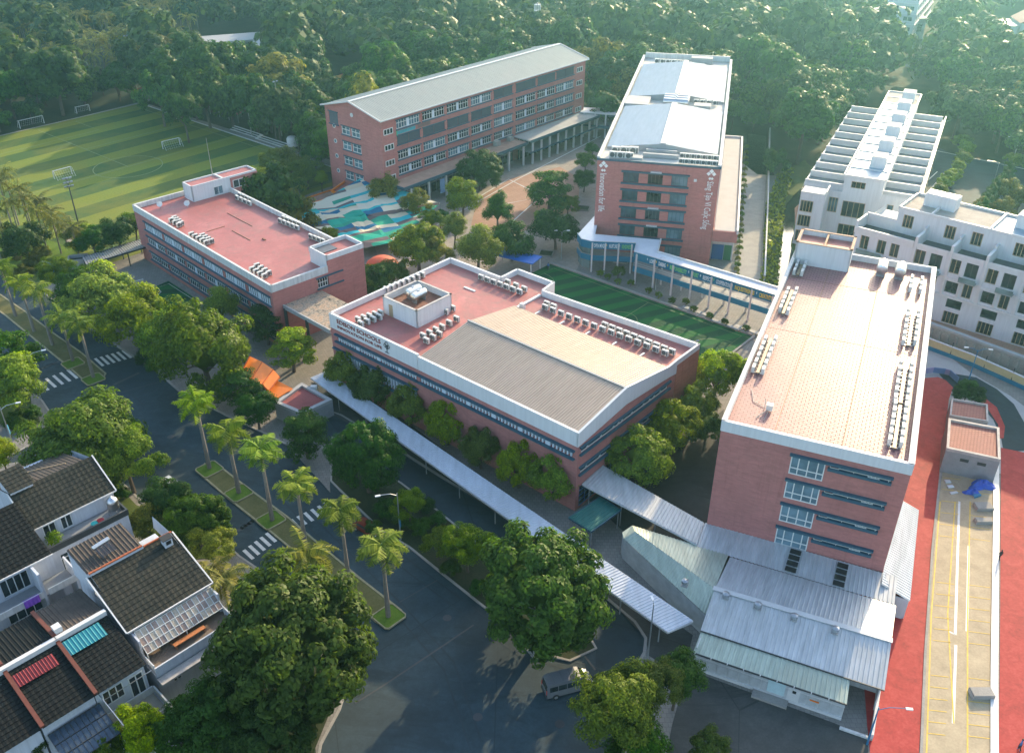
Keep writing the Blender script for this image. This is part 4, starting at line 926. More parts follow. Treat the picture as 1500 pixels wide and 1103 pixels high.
# pale green hipped shed to the left
gb = thing('workshop', 'pale green corrugated shed with pointed end beside the teal awning', 'shed', (0, 0, 0))
def P3(x, y, z): return G(x, y, z)
m = MB()
A, B, C_2, Dd = P3(913.6, 788.5, 3.4), P3(1034, 900, 3.5), P3(1047, 862, 5.0), P3(930, 778, 4.3)
corrugated(m, A, B, C_2, Dd, .45, .06); m.build('roof_slope', M_shedgreen, gb, label='near slope of the pale green roof')
m = MB(); corrugated(m, P3(926, 769.5, 3.7), P3(1067, 813, 4.0), C_2, Dd, .45, .06); m.build('roof_slope', M_shedgreen, gb, label='far slope of the pale green roof')
m = MB(); m.add([P3(913.6, 788.5, 3.4), P3(911.6, 779.5, 3.5), P3(926, 769.5, 3.7), Dd], [(0, 1, 2, 3)]); m.build('roof_hip', M_shedgreen, gb, fix=False)
m = MB()
for p, q in (((913.6, 789), (1034, 901)), ((911.8, 780), (913.6, 789))):
    a, b = P3(*p, 3.4), P3(*q, 3.4); m.add([(a.x, a.y, 0), (b.x, b.y, 0), b, a], [(0, 1, 2, 3)])
m.build('wall', M_shedwhite, gb, fix=False)
m = MB(); a, b = P3(918, 793, 3.0), P3(934, 808, 3.0); dd = (b - a).normalized(); nn = Vector((-dd.y, dd.x, 0)) * -.08
for s, e, z0, z1 in ((0, 1, .1, .2), (0, 1, 2.6, 2.7)): m.add([a + nn + Vector((0, 0, z0 - 3)), b + nn + Vector((0, 0, z0 - 3)), b + nn + Vector((0, 0, z1 - 3)), a + nn + Vector((0, 0, z1 - 3))], [(0, 1, 2, 3)])
for k in range(4):
    p = a.lerp(b, k / 3) + nn; m.beam((p.x, p.y, .1), (p.x, p.y, 2.7), .1)
m.build('window_frame', M_darksteel, gb)
# connecting white walkway roof from the hall to the tower
def canopy(label, cat, quad, z, mat, pitch=.5, posts=(), fascia=None, name='canopy', rise=.25):
    a, b, c, d = [G(x, y, z) for x, y in quad]       # a-b near edge, d-c far edge
    ct = (a + b + c + d) / 4; t = thing(name, label, cat, (ct.x, ct.y, 0)); o = Vector((ct.x, ct.y, 0))
    m = MB(); corrugated(m, a - o, b - o, c - o + Vector((0, 0, rise)), d - o + Vector((0, 0, rise)), pitch, .06); m.build('roof_sheet', mat, t)
    m = MB(); m.beam(a - o - Vector((0, 0, .15)), b - o - Vector((0, 0, .15)), .12, .22); m.beam(d - o, c - o, .12, .22); m.beam(a - o - Vector((0, 0, .1)), d - o, .12, .22); m.beam(b - o - Vector((0, 0, .1)), c - o, .12, .22); m.build('edge_beam', fascia or M_white_flat, t)
    pm = MB().box(-.07, .07, -.07, .07, 0, 1).mesh('post', M_grey)
    for f, g_ in posts:
        p = a.lerp(b, f).lerp(d.lerp(c, f), g_) - o; link('post', pm, t, (p.x, p.y, 0), scale=(1, 1, z - .1))
    return t
pp = [(f, .1) for f in (0.02, .1, .2, .3, .4, .5, .6, .7, .8, .9, .98)]
canopy('long white corrugated awning along the pavement below the hall building', 'awning', [(455, 553.4), (978.5, 925.8), (1015, 911), (478, 545)], 3.0, M_awning, .45, pp)
canopy('white corrugated walkway roof from the hall corner to the tower foot', 'walkway roof', [(853, 709), (1020, 796.5), (1031, 767.5), (882, 683)], 4.2, M_shedwhite, .5, [(f, .1) for f in (.05, .35, .65, .95)])
canopy('dark teal corrugated awning between the long awning and the hall', 'awning', [(833, 757.6), (866, 778.5), (909.6, 747.6), (880, 727.6)], 3.1, M_tealsheet, .55, [(.05, .05), (.95, .05), (.05, .95), (.95, .95)], M_trim, rise=.05)
# ================================================================== two-level covered bridge between C and B
wt_fr = [(846.3, 341.8), (852, 350.0), (866, 353.5), (932, 356.2)]
br_t = thing('covered_walkway', 'two-storey covered bridge with blue fascia of coloured value words and white roof', 'walkway', (0, 0, 0))
zr, zf = 7.0, 7.0
F1 = [G(x, y, zr) for x, y in wt_fr]; F2 = [G(x, y, zr) for x, y in ((932, 356.2), (929, 369))]; F3 = [G(x, y, zr) for x, y in ((929, 369), (945, 373.5), (1140, 433.5))]
def fascia(pts, z0, z1, mat, name='fascia', th=.12):
    m = MB()
    for q in ribbon(pts, th): m.prism([(p[0], p[1]) for p in q], z0, z1)
    return m.build(name, mat, br_t)
fascia(F1 + F2[1:] + F3[1:], zr - 1.7, zr, M_trimblue)
fascia(F1 + F2[1:] + F3[1:], 2.6, 3.8, M_trimblue, 'floor_edge')
roofp = [G(x, y, zr) for x, y in [(846.3, 341.8), (852, 350), (866, 353.5), (932, 356.2), (929, 369), (945, 373.5), (1140, 433.5), (1141, 421.5), (963.5, 368.5), (968, 350), (872, 341.5), (880, 305)]]
m = MB(); m.sheet([(p[0], p[1]) for p in roofp], zr - .25); m.build('roof', plain('white_bridge_roof', (.66, .68, .72), .35, .12, .5), br_t, fix=False)
m = MB(); m.sheet([(p[0], p[1]) for p in roofp], zr - .45); m.build('ceiling', M_annex, br_t, fix=False)
m = MB()
for q in ribbon([G(x, y, zr) for x, y in [(1141, 421.5), (963.5, 368.5), (968, 350)]], .3): m.prism([(p[0], p[1]) for p in q], zr - .5, zr + .12)
for q in ribbon([G(x, y, zr) for x, y in [(1140, 433.5), (945, 373.5), (929, 369), (932, 356.2), (866, 353.5), (852, 350), (846.3, 341.8)]], .22): m.prism([(p[0], p[1]) for p in q], zr, zr + .1)
m.build('roof_edge', M_white_flat, br_t)
fl = [G(x, y, zr) for x, y in [(850, 348), (866, 352.5), (932, 355.5), (929, 368), (945, 372.5), (1139, 432.5), (1140, 424), (966, 370), (968, 352), (872, 343)]]
m = MB(); m.prism([(p[0], p[1]) for p in fl], 3.2, 3.5); m.build('deck', M_annex, br_t)
colm = MB().box(-.16, .16, -.16, .16, 0, 1).mesh('column', M_white_flat)
def bridge_cols(p, q, n, off=0):
    a, b = G(*p, zr), G(*q, zr)
    for i in range(n):
        c = a.lerp(b, i / (n - 1)); link('column', colm, br_t, (c.x, c.y, 0), scale=(1, 1, zr - .3))
bridge_cols((933, 370.5), (1133, 431.5), 8); bridge_cols((972, 371.5), (1133, 420.5), 6); bridge_cols((868, 354), (926, 356), 4)
rm = MB()
for k in range(2):
    z = 4.2 + k * .45; pts = [(p.x, p.y, z) for p in F3]
    for a, b in zip(pts, pts[1:]): rm.beam(a, b, .05)
    pts = [(G(x, y, zr).x, G(x, y, zr).y, z) for x, y in ((966, 370), (1140, 423))]; rm.beam(pts[0], pts[1], .05)
rm.build('handrail', M_white_flat, br_t)
m = MB()
for k in range(9):
    a0 = k / 9; a = F1[0].lerp(F1[1], 1) 
for z0, z1 in ((3.7, 5.8), (.3, 2.8)):
    for q in ribbon([Vector((F1[0].x + .4, F1[0].y + .5, 0)), Vector((F1[1].x + .4, F1[1].y + .6, 0)), Vector((F1[2].x, F1[2].y + .8, 0))], .1): m.prism([(p[0], p[1]) for p in q], z0, z1)
m.build('curved_screen', M_glass_tint, br_t)
cols = {'y': plain('yellow_letter', (.75, .55, .03), .5), 'w': plain('pale_letter', (.70, .78, .80), .5), 'g': plain('green_letter', (.20, .62, .18), .5)}
def fascia_words(pts_a, pts_b, words, size=1.25):
    a, b = pts_a, pts_b; d = (b - a); L = d.length; u = (d.x / L, d.y / L); tot = sum(len(s) for s, c in words) + len(words) * 1.3; x = .6; unit = (L - 1.2) / tot
    for s, c in words:
        wd = len(s) * unit * (1.0 if len(s) > 1 else .7); lettering(br_t, s, size, wall_text_matrix((a.x, a.y), u, x, zr - 1.35, .09), cols[c], 'value_word', True, width=wd); x += (len(s) + 1.3) * unit
fascia_words(F1[2], F1[3], [('OPEN MIND', 'w'), ('*', 'y'), ('NURTURE', 'w'), ('*', 'w'), ('KINDNESS', 'g')])
fascia_words(F3[1], F3[2], [('*', 'w'), ('LOVE', 'w'), ('*', 'y'), ('DARING', 'w'), ('*', 'y'), ('RESPONSIBILITY', 'g'), ('*', 'w'), ('EFFORT', 'g'), ('*', 'w'), ('RESPECT', 'w'), ('*', 'g'), ('COOPERATION', 'w'), ('*', 'w'), ('INQUISITIVENESS', 'y'), ('*', 'w'), ('CREATIVITY', 'y')])
# bridge from A to C at the back
ag = thing('covered_walkway', 'small two-level white bridge joining the classroom block to the tower at the back', 'walkway', (0, 0, 0))
q = [G(x, y, 7.2) for x, y in ((850, 165), (908, 169), (912, 160), (855, 158))]
MB().prism([(p[0], p[1]) for p in q], 7.0, 7.3).build('roof', M_white_flat, ag); MB().prism([(p[0], p[1]) for p in q], 3.3, 3.7).build('deck', M_annex, ag)
m = MB(); m.beam(G(850, 166, 6.6), G(908, 170, 6.6), .15, 1.0); m.beam(Vector((G(850, 166, 7.2).x, G(850, 166, 7.2).y, 3.5)), Vector((G(908, 170, 7.2).x, G(908, 170, 7.2).y, 3.5)), .15, .9); m.build('fascia', M_trim, ag)
for f in (0.1, .38, .65, .95):
    for e in (0, 1):
        p = (q[0].lerp(q[1], f)) if not e else q[3].lerp(q[2], f); link('column', colm, ag, (p.x, p.y, 0), scale=(1.4, 1.4, 7))
# ================================================================== entrance: orange canopy, gate house, link roof
og = thing('entrance_canopy', 'bright orange curved entrance canopy with drooping lower wing by the gate', 'canopy', (0, 0, 0))
m = MB(); up = [(366, 522, 5.2), (384, 530, 5.3), (400, 541, 5.0), (410, 552, 4.6)]; lo = [(352, 548, 4.8), (368, 556, 4.9), (384, 563, 4.6), (394, 572, 4.2)]
vs = [G(x, y, z) for x, y, z in up] + [G(x, y, z) for x, y, z in lo]; m.add(vs, [(i, i + 1, i + 5, i + 4) for i in range(3)]); m.add([v - Vector((0, 0, .18)) for v in vs], [(i + 4, i + 5, i + 1, i) for i in range(3)]); m.build('upper_sheet', M_orange, og, fix=False)
m = MB(); vs = [G(382, 562, 3.9), G(405, 557, 4.1), G(429, 569, 3.5), G(402, 586, 3.1)]; m.add(vs, [(0, 1, 2, 3)]); m.add([v - Vector((0, 0, .15)) for v in vs], [(3, 2, 1, 0)]); m.build('lower_wing', M_orange, og, fix=False)
m = MB()
for k in range(5):
    f = k / 4; m.beam(G(*up[min(3, int(f * 3))][:2], up[min(3, int(f * 3))][2] + .05), G(*lo[min(3, int(f * 3))][:2], lo[min(3, int(f * 3))][2] + .05), .12)
m.build('rib', plain('dark_orange', (.50, .10, .01), .5), og)
m = MB()
for x, y, z in ((372, 552, 4.8), (392, 560, 4.2), (405, 565, 3.6), (366, 530, 5)): p = G(x, y, z); m.beam((p.x, p.y, 0), (p.x, p.y, z - .1), .18)
m.build('post', M_grey, og)
gh = thing('gate_house', 'small gate house with sunken dark red flat roof beside the orange canopy', 'gate house', (0, 0, 0))
gq = [G(x, y, 3.0) for x, y in ((402, 590), (442, 607), (487, 586), (442, 561))]
m = MB(); m.prism([(p[0], p[1]) for p in gq], 0, 2.6); m.build('wall', M_grey, gh)
ctr = sum(gq, Vector((0, 0, 0))) / 4; inn = [ctr + (p - ctr) * .8 for p in gq]
m = MB()
for i in range(4): j = (i + 1) % 4; a, b, c, d = gq[i], gq[j], inn[j], inn[i]; m.prism([(a.x, a.y), (b.x, b.y), (c.x, c.y), (d.x, d.y)], 2.6, 3.15)
m.build('parapet', M_annex, gh); MB().prism([(p[0], p[1]) for p in inn], 2.62, 2.75).build('roof_deck', plain('gate_red_roof', (.26, .06, .06), .8, .35, .5), gh)
p = G(460, 570, 2.75); ac_like = MB().box(p.x - .5, p.x + .5, p.y - .3, p.y + .3, 2.76, 3.4); ac_like.build('roof_box', M_white_flat, gh)
lk = thing('link_roof', 'mottled weathered concrete roof joining the low wing to the hall building', 'roof', (0, 0, 0))
lq = [G(x, y, 8.0) for x, y in ((415, 447), (484, 484), (530, 455), (470, 425))]
m = MB(); m.prism([(v[0], v[1]) for v in lq], 7.5, 8.0); t_ = NT('mottled_deck'); v_ = t_.pos(); vo = t_.n('TexVoronoi', Scale=.75); t_.l(v_, vo.inputs['Vector'])
n_ = t_.noise(v_, .5, 5, .8, 1.0); n2_ = t_.noise(v_, 3, 4, .7)
c_ = t_.ramp(n_, [(.38, (.06, .055, .05)), (.46, (.34, .30, .25)), (.6, (.44, .30, .20)), (.75, (.50, .47, .43))]); c_ = t_.mix(t_.ramp(n2_, [(.4, .6), (.55, 0)]), c_, (.10, .085, .07)); t_.set(.9, .2, 0, c_)
m.build('deck', t_.m, lk)
m = MB()
for q in ribbon([lq[0], lq[1]], .25): m.prism([(v[0], v[1]) for v in q], 7.3, 8.1)
m.build('fascia', M_annex, lk)
m = MB()
for v in (lq[0].lerp(lq[1], .03), lq[0].lerp(lq[1], .5), lq[3], lq[2]): m.beam((v.x, v.y, 0), (v.x, v.y, 7.5), .5)
m.build('column', M_darksteel, lk)
# car sheds and dark lean-to under it
m = MB(); 
# pergola left of the low wing
pg = thing('pergola', 'grey slatted pergola walkway at the left end of the low brick wing', 'pergola', (0, 0, 0))
pq = [G(x, y, 3.2) for x, y in ((124, 384), (212, 362), (205, 352), (128, 378))]
a, b, c, d = [G(x, y, 3.2) for x, y in ((128, 388), (216, 362), (204, 352), (122, 377))]
for k in range(26):
    f = k / 25; p, q = a.lerp(b, f), d.lerp(c, f); MB().beam((p.x, p.y, 3.3), (q.x, q.y, 3.3), .38, .1).build('slat', M_grey, pg)
m = MB(); m.beam(a, b, .2, .3); m.beam(d, c, .2, .3); m.build('edge_beam', M_darksteel, pg)
for f in (0, .33, .66, 1):
    for p in (a.lerp(b, f), d.lerp(c, f)): MB().beam((p.x, p.y, 0), (p.x, p.y, 3.2), .2).build('post', M_darksteel, pg)
kb = thing('kiosk', 'small open-topped concrete box at the outer end of the pergola', 'kiosk', G(118, 393, 0), R_(20))
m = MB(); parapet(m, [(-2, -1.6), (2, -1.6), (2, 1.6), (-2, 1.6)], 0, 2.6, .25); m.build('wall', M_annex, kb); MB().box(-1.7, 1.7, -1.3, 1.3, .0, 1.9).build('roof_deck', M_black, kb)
# ================================================================== painted shade net over the play court
sn = thing('shade_canopy', 'large draped shade canopy patterned in green, blue and cream patches in the courtyard', 'canopy', (0, 0, 0))
outl = [(538, 254, 6.5), (470, 296, 3.2), (416, 306, 3.0), (433, 322, 2.8), (480, 342, 2.6), (532, 362, 2.6), (570, 356, 3.2), (612, 330, 3.2), (645, 297, 3.2), (600, 285, 4.5)]
cpt = G(535, 315, 2.9)
t_ = NT('patterned_net'); tc = t_.obj(); mp = t_.n('Mapping'); t_.l(tc, mp.inputs[0]); mp.inputs['Rotation'].default_value = (0, 0, R_(-28)); mp.inputs['Scale'].default_value = (1, 1, 1)
sx = t_.n('SeparateXYZ'); t_.l(mp.outputs[0], sx.inputs[0]); wv = t_.noise(tc, .05, 2)
def cells(sx_, sy_):
    cb_ = t_.n('CombineXYZ'); t_.l(t_.math('FLOOR', t_.math('MULTIPLY', sx.outputs[0], sx_)), cb_.inputs[0]); t_.l(t_.math('FLOOR', t_.math('MULTIPLY', t_.math('ADD', sx.outputs[1], t_.math('MULTIPLY', wv, 6)), sy_)), cb_.inputs[1])
    wn_ = t_.n('TexWhiteNoise'); t_.l(cb_.outputs[0], wn_.inputs['Vector']); return wn_.outputs['Value']
r1, r2 = cells(.22, .50), cells(.11, .9)
CR = [(0, (.60, .52, .36)), (.16, (.02, .28, .18)), (.36, (.015, .13, .24)), (.52, (.13, .10, .10)), (.64, (.62, .58, .44)), (.78, (.01, .32, .22)), (.9, (.03, .40, .42))]
def steps(r):
    o = t_.ramp(r, CR); o.node.color_ramp.interpolation = 'CONSTANT'; return o
t_.set(.75, .2, 0, t_.mix(t_.math('GREATER_THAN', r2, .55), steps(r1), steps(r2)))
m = MB(); N = len(outl); rings = 7; vs = []
for k in range(rings + 1):
    f = k / rings
    for x, y, z in outl:
        p = G(x, y, z); q = cpt.lerp(p, f); q.z = cpt.z + (p.z - cpt.z) * f ** 1.6 + .35 * math.sin(k * 1.3 + x * .05); vs.append(q - Vector((cpt.x, cpt.y, 0)))
fs = [(k * N + i, k * N + (i + 1) % N, (k + 1) * N + (i + 1) % N, (k + 1) * N + i) for k in range(rings) for i in range(N)]
m.add(vs, fs); o = m.build('net', t_.m, sn, fix=False); sn.location = (cpt.x, cpt.y, 0)
m = MB()
for x, y, z in outl: p = G(x, y, z) - Vector((cpt.x, cpt.y, 0)); m.beam((p.x, p.y, 0), (p.x, p.y, z), .14)
m.build('post', M_grey, sn)
# orange rimmed stage roof and brown deck at the foot of A
sg = thing('stage_roof', 'low flat roof with orange rim at the foot of the classroom block gable', 'roof', (0, 0, 0))
sq = [G(x, y, 3.4) for x, y in ((486, 280), (497, 285), (524, 270), (512, 262))]
MB().prism([(v[0], v[1]) for v in sq], 0, 3.2).build('wall', M_concrete, sg); MB().prism([(v[0], v[1]) for v in sq], 3.2, 3.25).build('roof_deck', M_roofred, sg)
m = MB()
for q in ribbon(sq, .35, True): m.prism([(v[0], v[1]) for v in q], 3.0, 3.7)
m.build('rim', M_orange, sg)
dk = thing('deck_strip', 'long brown deck with orange edge running beside the shade canopy', 'deck', (0, 0, 0))
dq = [G(x, y, .6) for x, y in ((404, 306), (410, 311), (498, 287), (486, 279))]
MB().prism([(v[0], v[1]) for v in dq], 0, .6).build('deck', plain('brown_deck', (.33, .18, .14), .8, .35, .6), dk)
m = MB()
for q in ribbon([dq[1], dq[2]], .4) + ribbon([dq[0], dq[3]], .4): m.prism([(v[0], v[1]) for v in q], .5, .85)
m.build('orange_edge', M_orange, dk)
rm_ = thing('play_mound', 'round red-orange play mound between the low wing and the hall', 'play mound', G(560, 390, 0)); MB().lathe([(3.6, 0), (3.3, .9), (2.2, 1.7), (.9, 2.1), (.05, 2.2)], 18).build('dome', plain('mound_red', (.50, .09, .04), .7), rm_, smooth=True)
# blue play shelter behind the hall
bs = thing('blue_shelter', 'flat bright blue shelter roof among the trees behind the hall parapet', 'shelter', G(757, 392, 0), R_(-30))
MB().box(-5, 5, -2.2, 2.2, 2.7, 2.9).build('roof', plain('bright_blue', (.02, .13, .50), .5, .15), bs)
for x in (-4.6, 4.6):
    for y in (-2, 2): MB().box(x - .1, x + .1, y - .1, y + .1, 0, 2.7).build('post', M_white_flat, bs)
# ================================================================== utility blocks by the red path
ub = thing('utility_block', 'grey concrete utility block with pink tiled sunken roof beside the parking pad', 'utility block', (0, 0, 0))
def ublock(px, z, t, roofm=M_tile_small, base=0):
    q = [G(x, y, z) for x, y in px]; ct = sum(q, Vector((0, 0, 0))) / 4; i_ = [ct + (p - ct) * .9 for p in q]
    MB().prism([(p[0], p[1]) for p in q], 0, z - .5).build('wall', M_grey, t); MB().prism([(p[0], p[1]) for p in i_], z - .5, z - .35).build('roof_deck', roofm, t)
    m = MB()
    for k in range(4): j = (k + 1) % 4; m.prism([(v.x, v.y) for v in (q[k], q[j], i_[j], i_[k])], z - .5, z)
    m.build('parapet', M_coping, t)
    return q
q_ = ublock([(1386.5, 656), (1466, 673), (1464, 626), (1389.5, 612)], 4.4, ub)
m = MB(); a, b = q_[0], q_[1]
for f0, f1 in ((.3, .46), (.62, .78)):
    p, q = a.lerp(b, f0), a.lerp(b, f1); m.beam((p.x, p.y - .02, 2.9), (q.x, q.y - .02, 2.9), .1, .5)
m.build('vent_grille', M_darksteel, ub)
ub2 = thing('utility_block', 'smaller roofed utility block with plants behind the grey utility block', 'utility block', (0, 0, 0)); ublock([(1391, 608), (1448, 617), (1447, 592), (1394, 583)], 3.2, ub2)
# retaining wall, yellow wall, fence by the canal
def longwall(name, label, cat, px, z0, z1, th, mat, part='panel'):
    t = thing(name, label, cat, (0, 0, 0)); pts = gp(*px); m = MB()
    for q in ribbon(pts, th): m.prism([(p[0], p[1]) for p in q], z0, z1)
    m.build(part, mat, t); return t, pts
rw, pts = longwall('retaining_wall', 'grey concrete retaining wall with upright ribs below the villa terrace', 'wall', [(1340, 488), (1362, 497), (1500, 549), (1620, 592)], 0, 2.9, .5, M_concrete)
for q0, q1 in zip(pts, pts[1:]):
    n = max(2, int((q1 - q0).length / 1.5))
    for k in range(n):
        p = q0.lerp(q1, k / n); link('rib', MB().box(-.25, .25, -.55, -.2, 0, 2.5).mesh('rib', M_concrete) if k == 0 else _rib, rw, (p.x, p.y, 0), (0, 0, math.atan2((q1 - q0).y, (q1 - q0).x)))
        if k == 0: _rib = rw.children[-1].data
m = MB()
for q in ribbon(pts, .9): m.prism([(p[0], p[1]) for p in q], 2.9, 3.3)
m.build('coping', M_annex, rw)
yw, pts = longwall('boundary_wall', 'cream yellow boundary wall with blue base behind the ring road', 'wall', [(1335, 500), (1362, 512), (1420, 534), (1500, 570), (1600, 612)], 0, 2.0, .25, plain('cream_wall', (.52, .43, .22), .7, .15), 'wall')
m = MB()
for q in ribbon([p - Vector((.1, .2, 0)) for p in pts], .3): m.prism([(p[0], p[1]) for p in q], 0, .7)
m.build('blue_base', M_trimblue, yw)
m = MB()
for q in ribbon(pts, .35): m.prism([(p[0], p[1]) for p in q], 2.0, 2.15)
m.build('coping', M_white_flat, yw)
for q0, q1 in zip(pts, pts[1:]):
    n = max(1, int((q1 - q0).length / 4))
    for k in range(n): p = q0.lerp(q1, (k + .5) / n); MB().beam((p.x - .1, p.y - .25, 0), (p.x + .1, p.y + .1, 2.9), .12).build('post', M_darksteel, yw)
# thin wall along the lane
lw_, pts = longwall('boundary_wall', 'narrow pale wall between the lane and the canal bank', 'wall', [(1127, 195), (1124, 300), (1119, 413)], 0, 1.6, .3, M_dirtywhite, 'wall')
# fence of white panels by the ring road
bf = thing('site_fence', 'row of violet and blue barrier panels along the dark ring road', 'barrier', (0, 0, 0))
ps = gp((1350, 549), (1366, 547), (1383, 549), (1390, 551), (1402, 562))
for i, (a, b) in enumerate(zip(ps, ps[1:])):
    m = MB(); m.beam((a.x, a.y, .7), (b.x, b.y, .7), .1, 1.1); m.build('panel', (plain('violet_panel', (.30, .26, .42), .6), plain('blue_panel', (.12, .20, .38), .6))[i % 2], bf)
# ================================================================== VILLAS
VM = M_white
V_ = Frame((81.22, 157.93), R_(-40.6))
vb = thing('villa_row', 'row of white three-storey villas with stepped terraces and brown framed windows, right edge', 'building', (V_.o.x, V_.o.y, 0), V_.ang)
a0v, a1v = -18.0, 46.0
units = [(-18, -6.3), (-6.3, .6), (.6, 7.4), (7.4, 14.2), (14.2, 21), (21, 27.8), (27.8, 34.6), (34.6, 46)]
rects = []; W_ = []
k = 0
for i in range(8):
    c = 1.9 + (i - 2) * 6.35 if i >= 0 else 0
    low = (c, c + 2.8)
    rects += [(c - a0v, c + 2.8 - a0v, .2, 2.7), (c - a0v, c + 2.8 - a0v, 3.5, 5.3)]; W_ += [(c, c + 2.8, .2, 2.7, 4, M_frame_tan), (c, c + 2.8, 3.5, 5.3, 1, M_darksteel)]
    e = -5.8 + i * 6.55
    rects += [(e - a0v, e + 1.9 - a0v, 10.3, 13.3), (e + 2.8 - a0v, e + 5.0 - a0v, 10.3, 13.3), (e + .2 - a0v, e + 2.4 - a0v, 6.4, 8.7), (e + 3.3 - a0v, e + 5.0 - a0v, 6.2, 9.0)]
    W_ += [(e, e + 1.9, 10.3, 13.3, 2, M_frame_tan), (e + 2.8, e + 5.0, 10.3, 13.3, 2, M_darksteel), (e + .2, e + 2.4, 6.4, 8.7, 2, M_darksteel), (e + 3.3, e + 5.0, 6.2, 9.0, 2, M_frame_tan)]
rects += [(x - a0v, x + 1.7 - a0v, 10.2, 13.0) for x in (-16.6, -13.2, -10.6)] + [(x - a0v, x + 1.9 - a0v, 6.2, 8.9) for x in (-15.5, -11)]
W_ += [(x, x + 1.7, 10.2, 13.0, 2, M_frame_tan) for x in (-16.6, -13.2, -10.6)] + [(x, x + 1.9, 6.2, 8.9, 2, M_frame_tan) for x in (-15.5, -11)]
w = MB(); wall_holes(w, (a0v, 0), U0, a1v - a0v, 0, 14.4, rects, .4); w.box(a0v, a1v, .5, 16, 0, 13.2); w.quad((a0v, 16, 0), (a0v, 0, 0), (a0v, 0, 14.4), (a0v, 16, 14.4)); w.build('wall', VM, vb)
for a, b, z0, z1, n, fm in W_: window(vb, (0, 0), U0, a, b, z0, z1, n, 1, fm, M_glass_dark, .12, .25)
up = MB(); ux = (-12.2, 46); ur = [(e - ux[0], e + 2.0 - ux[0], 14.6, 17.2) for e in (-11.0, -3.0, 1.9, 9.5, 16, 22.5, 29, 36)]
wall_holes(up, (ux[0], 5.2), U0, ux[1] - ux[0], 13.2, 18.3, ur, .3); up.box(ux[0], ux[1], 5.6, 15.2, 13.2, 18.0); up.quad((ux[0], 15.2, 13.2), (ux[0], 5.2, 13.2), (ux[0], 5.2, 18.3), (ux[0], 15.2, 18.3)); up.build('upper_wall', VM, vb)
for e in (-11.0, -3.0, 1.9, 9.5, 16, 22.5, 29, 36): window(vb, (ux[0], 5.2), U0, e - ux[0], e + 2.0 - ux[0], 14.6, 17.2, 3, 1, M_frame_tan, M_glass_dark, .14, .1)
par = MB(); parapet(par, [(ux[0] - .1, 5.1), (ux[1], 5.1), (ux[1], 15.3), (ux[0] - .1, 15.3)], 18.0, 18.55, .3)
par.box(a0v - .1, -6.5, -.15, .2, 13.2, 14.5); par.box(a0v - .1, a0v + .25, .2, 5.1, 13.2, 15.6); par.box(a0v, -12.2, 5.2, 5.5, 13.2, 15.8)
for a in (-6.3, .3, 6.6, 13.2, 19.6, 26.2, 32.8, 39.4):
    par.box(a, a + .5, -.3, 3.5, 5.5, 15.6); par.box(a + .5, a + 6.2, -.12, .2, 13.2, 14.3); par.box(a + .05, a + .45, 3.5, 5.2, 13.2, 16.2)
par.build('parapet', M_white_flat, vb)
rs = MB(); rs.box(a0v + .3, -6.4, .25, 5.15, 13.22, 13.3)
for a in (-6.3, .3, 6.6, 13.2, 19.6, 26.2, 32.8, 39.4): rs.box(a + .55, a + 6.15, .25, 5.15, 13.22, 13.32)
rs.build('terrace_floor', plain('terrace_dark_slate', (.075, .075, .08), .85, .3, .8), vb); MB().box(-16, -11.3, .6, 1.9, 13.33, 13.36).build('terrace_mat', plain('tan_mat', (.36, .25, .17), .9), vb)
rs = MB(); rs.box(ux[0] + .2, 4.6, 5.5, 15, 18.05, 18.12); rs.build('roof_floor', plain('bare_roof', (.34, .30, .26), .9, .3, .5), vb)
rs = MB(); rs.box(4.9, ux[1] - .2, 5.5, 15, 18.05, 18.14); rs.build('roof_floor', M_roofC, vb)
dv = MB()
for a in (-6.2, 4.6, 11.5, 18, 24.5, 31): dv.box(a, a + .3, 5.4, 15.1, 18.1, 18.7)
dv.each('roof_divider', M_white_flat, vb)
for a in (-9.3, 7.6, 21, 34):
    bx = MB(); bx.box(a, a + 5.9, 9.8, 13.0, 18.1, 20.6); bx.build('stair_box', VM, vb); bx = MB(); bx.box(a + .2, a + 2.8, 10, 12.8, 20.6, 20.68); bx.box(a + 3.1, a + 5.7, 10, 12.8, 20.6, 20.68); bx.build('stair_box_roof', M_roofC, vb)
bd = MB(); bd.box(a0v, a1v, -.35, -.02, 5.45, 5.95); bd.box(a0v, a1v, -.2, -.02, 9.2, 9.5)
for e in [-5.8 + i * 6.55 for i in range(8)]:
    for z0, z1, x0, x1 in ((6.0, 9.15, e - .25, e - .02), (6.0, 9.15, e + 2.62, e + 2.85)): bd.box(x0, x1, -.4, -.03, z0, z1)
    bd.box(e - .25, e + 2.85, -.4, -.03, 8.9, 9.18)
bd.build('facade_band', M_white_flat, vb)
for i, e in enumerate([-17 + 0] + [-5.8 + i * 6.55 for i in range(8)]):
    bl = MB(); bl.box(e + 2.4 - (2 if i == 0 else 0), e + 5.4, -1.3, -.05, 9.5, 9.7); bl.build('balcony_slab', M_grey, vb)
    bl = MB(); bl.box(e + 2.4 - (2 if i == 0 else 0), e + 5.4, -1.34, -1.28, 9.7, 10.6); bl.build('balcony_glass', M_glass_tint, vb)
# rear villa row seen end on
W2 = Frame((72.72, 194.92), R_(64))
wb = thing('villa_row', 'receding white villa row with comb of terrace dividers and flat grey roofs behind the canal', 'building', (W2.o.x, W2.o.y, 0), W2.ang)
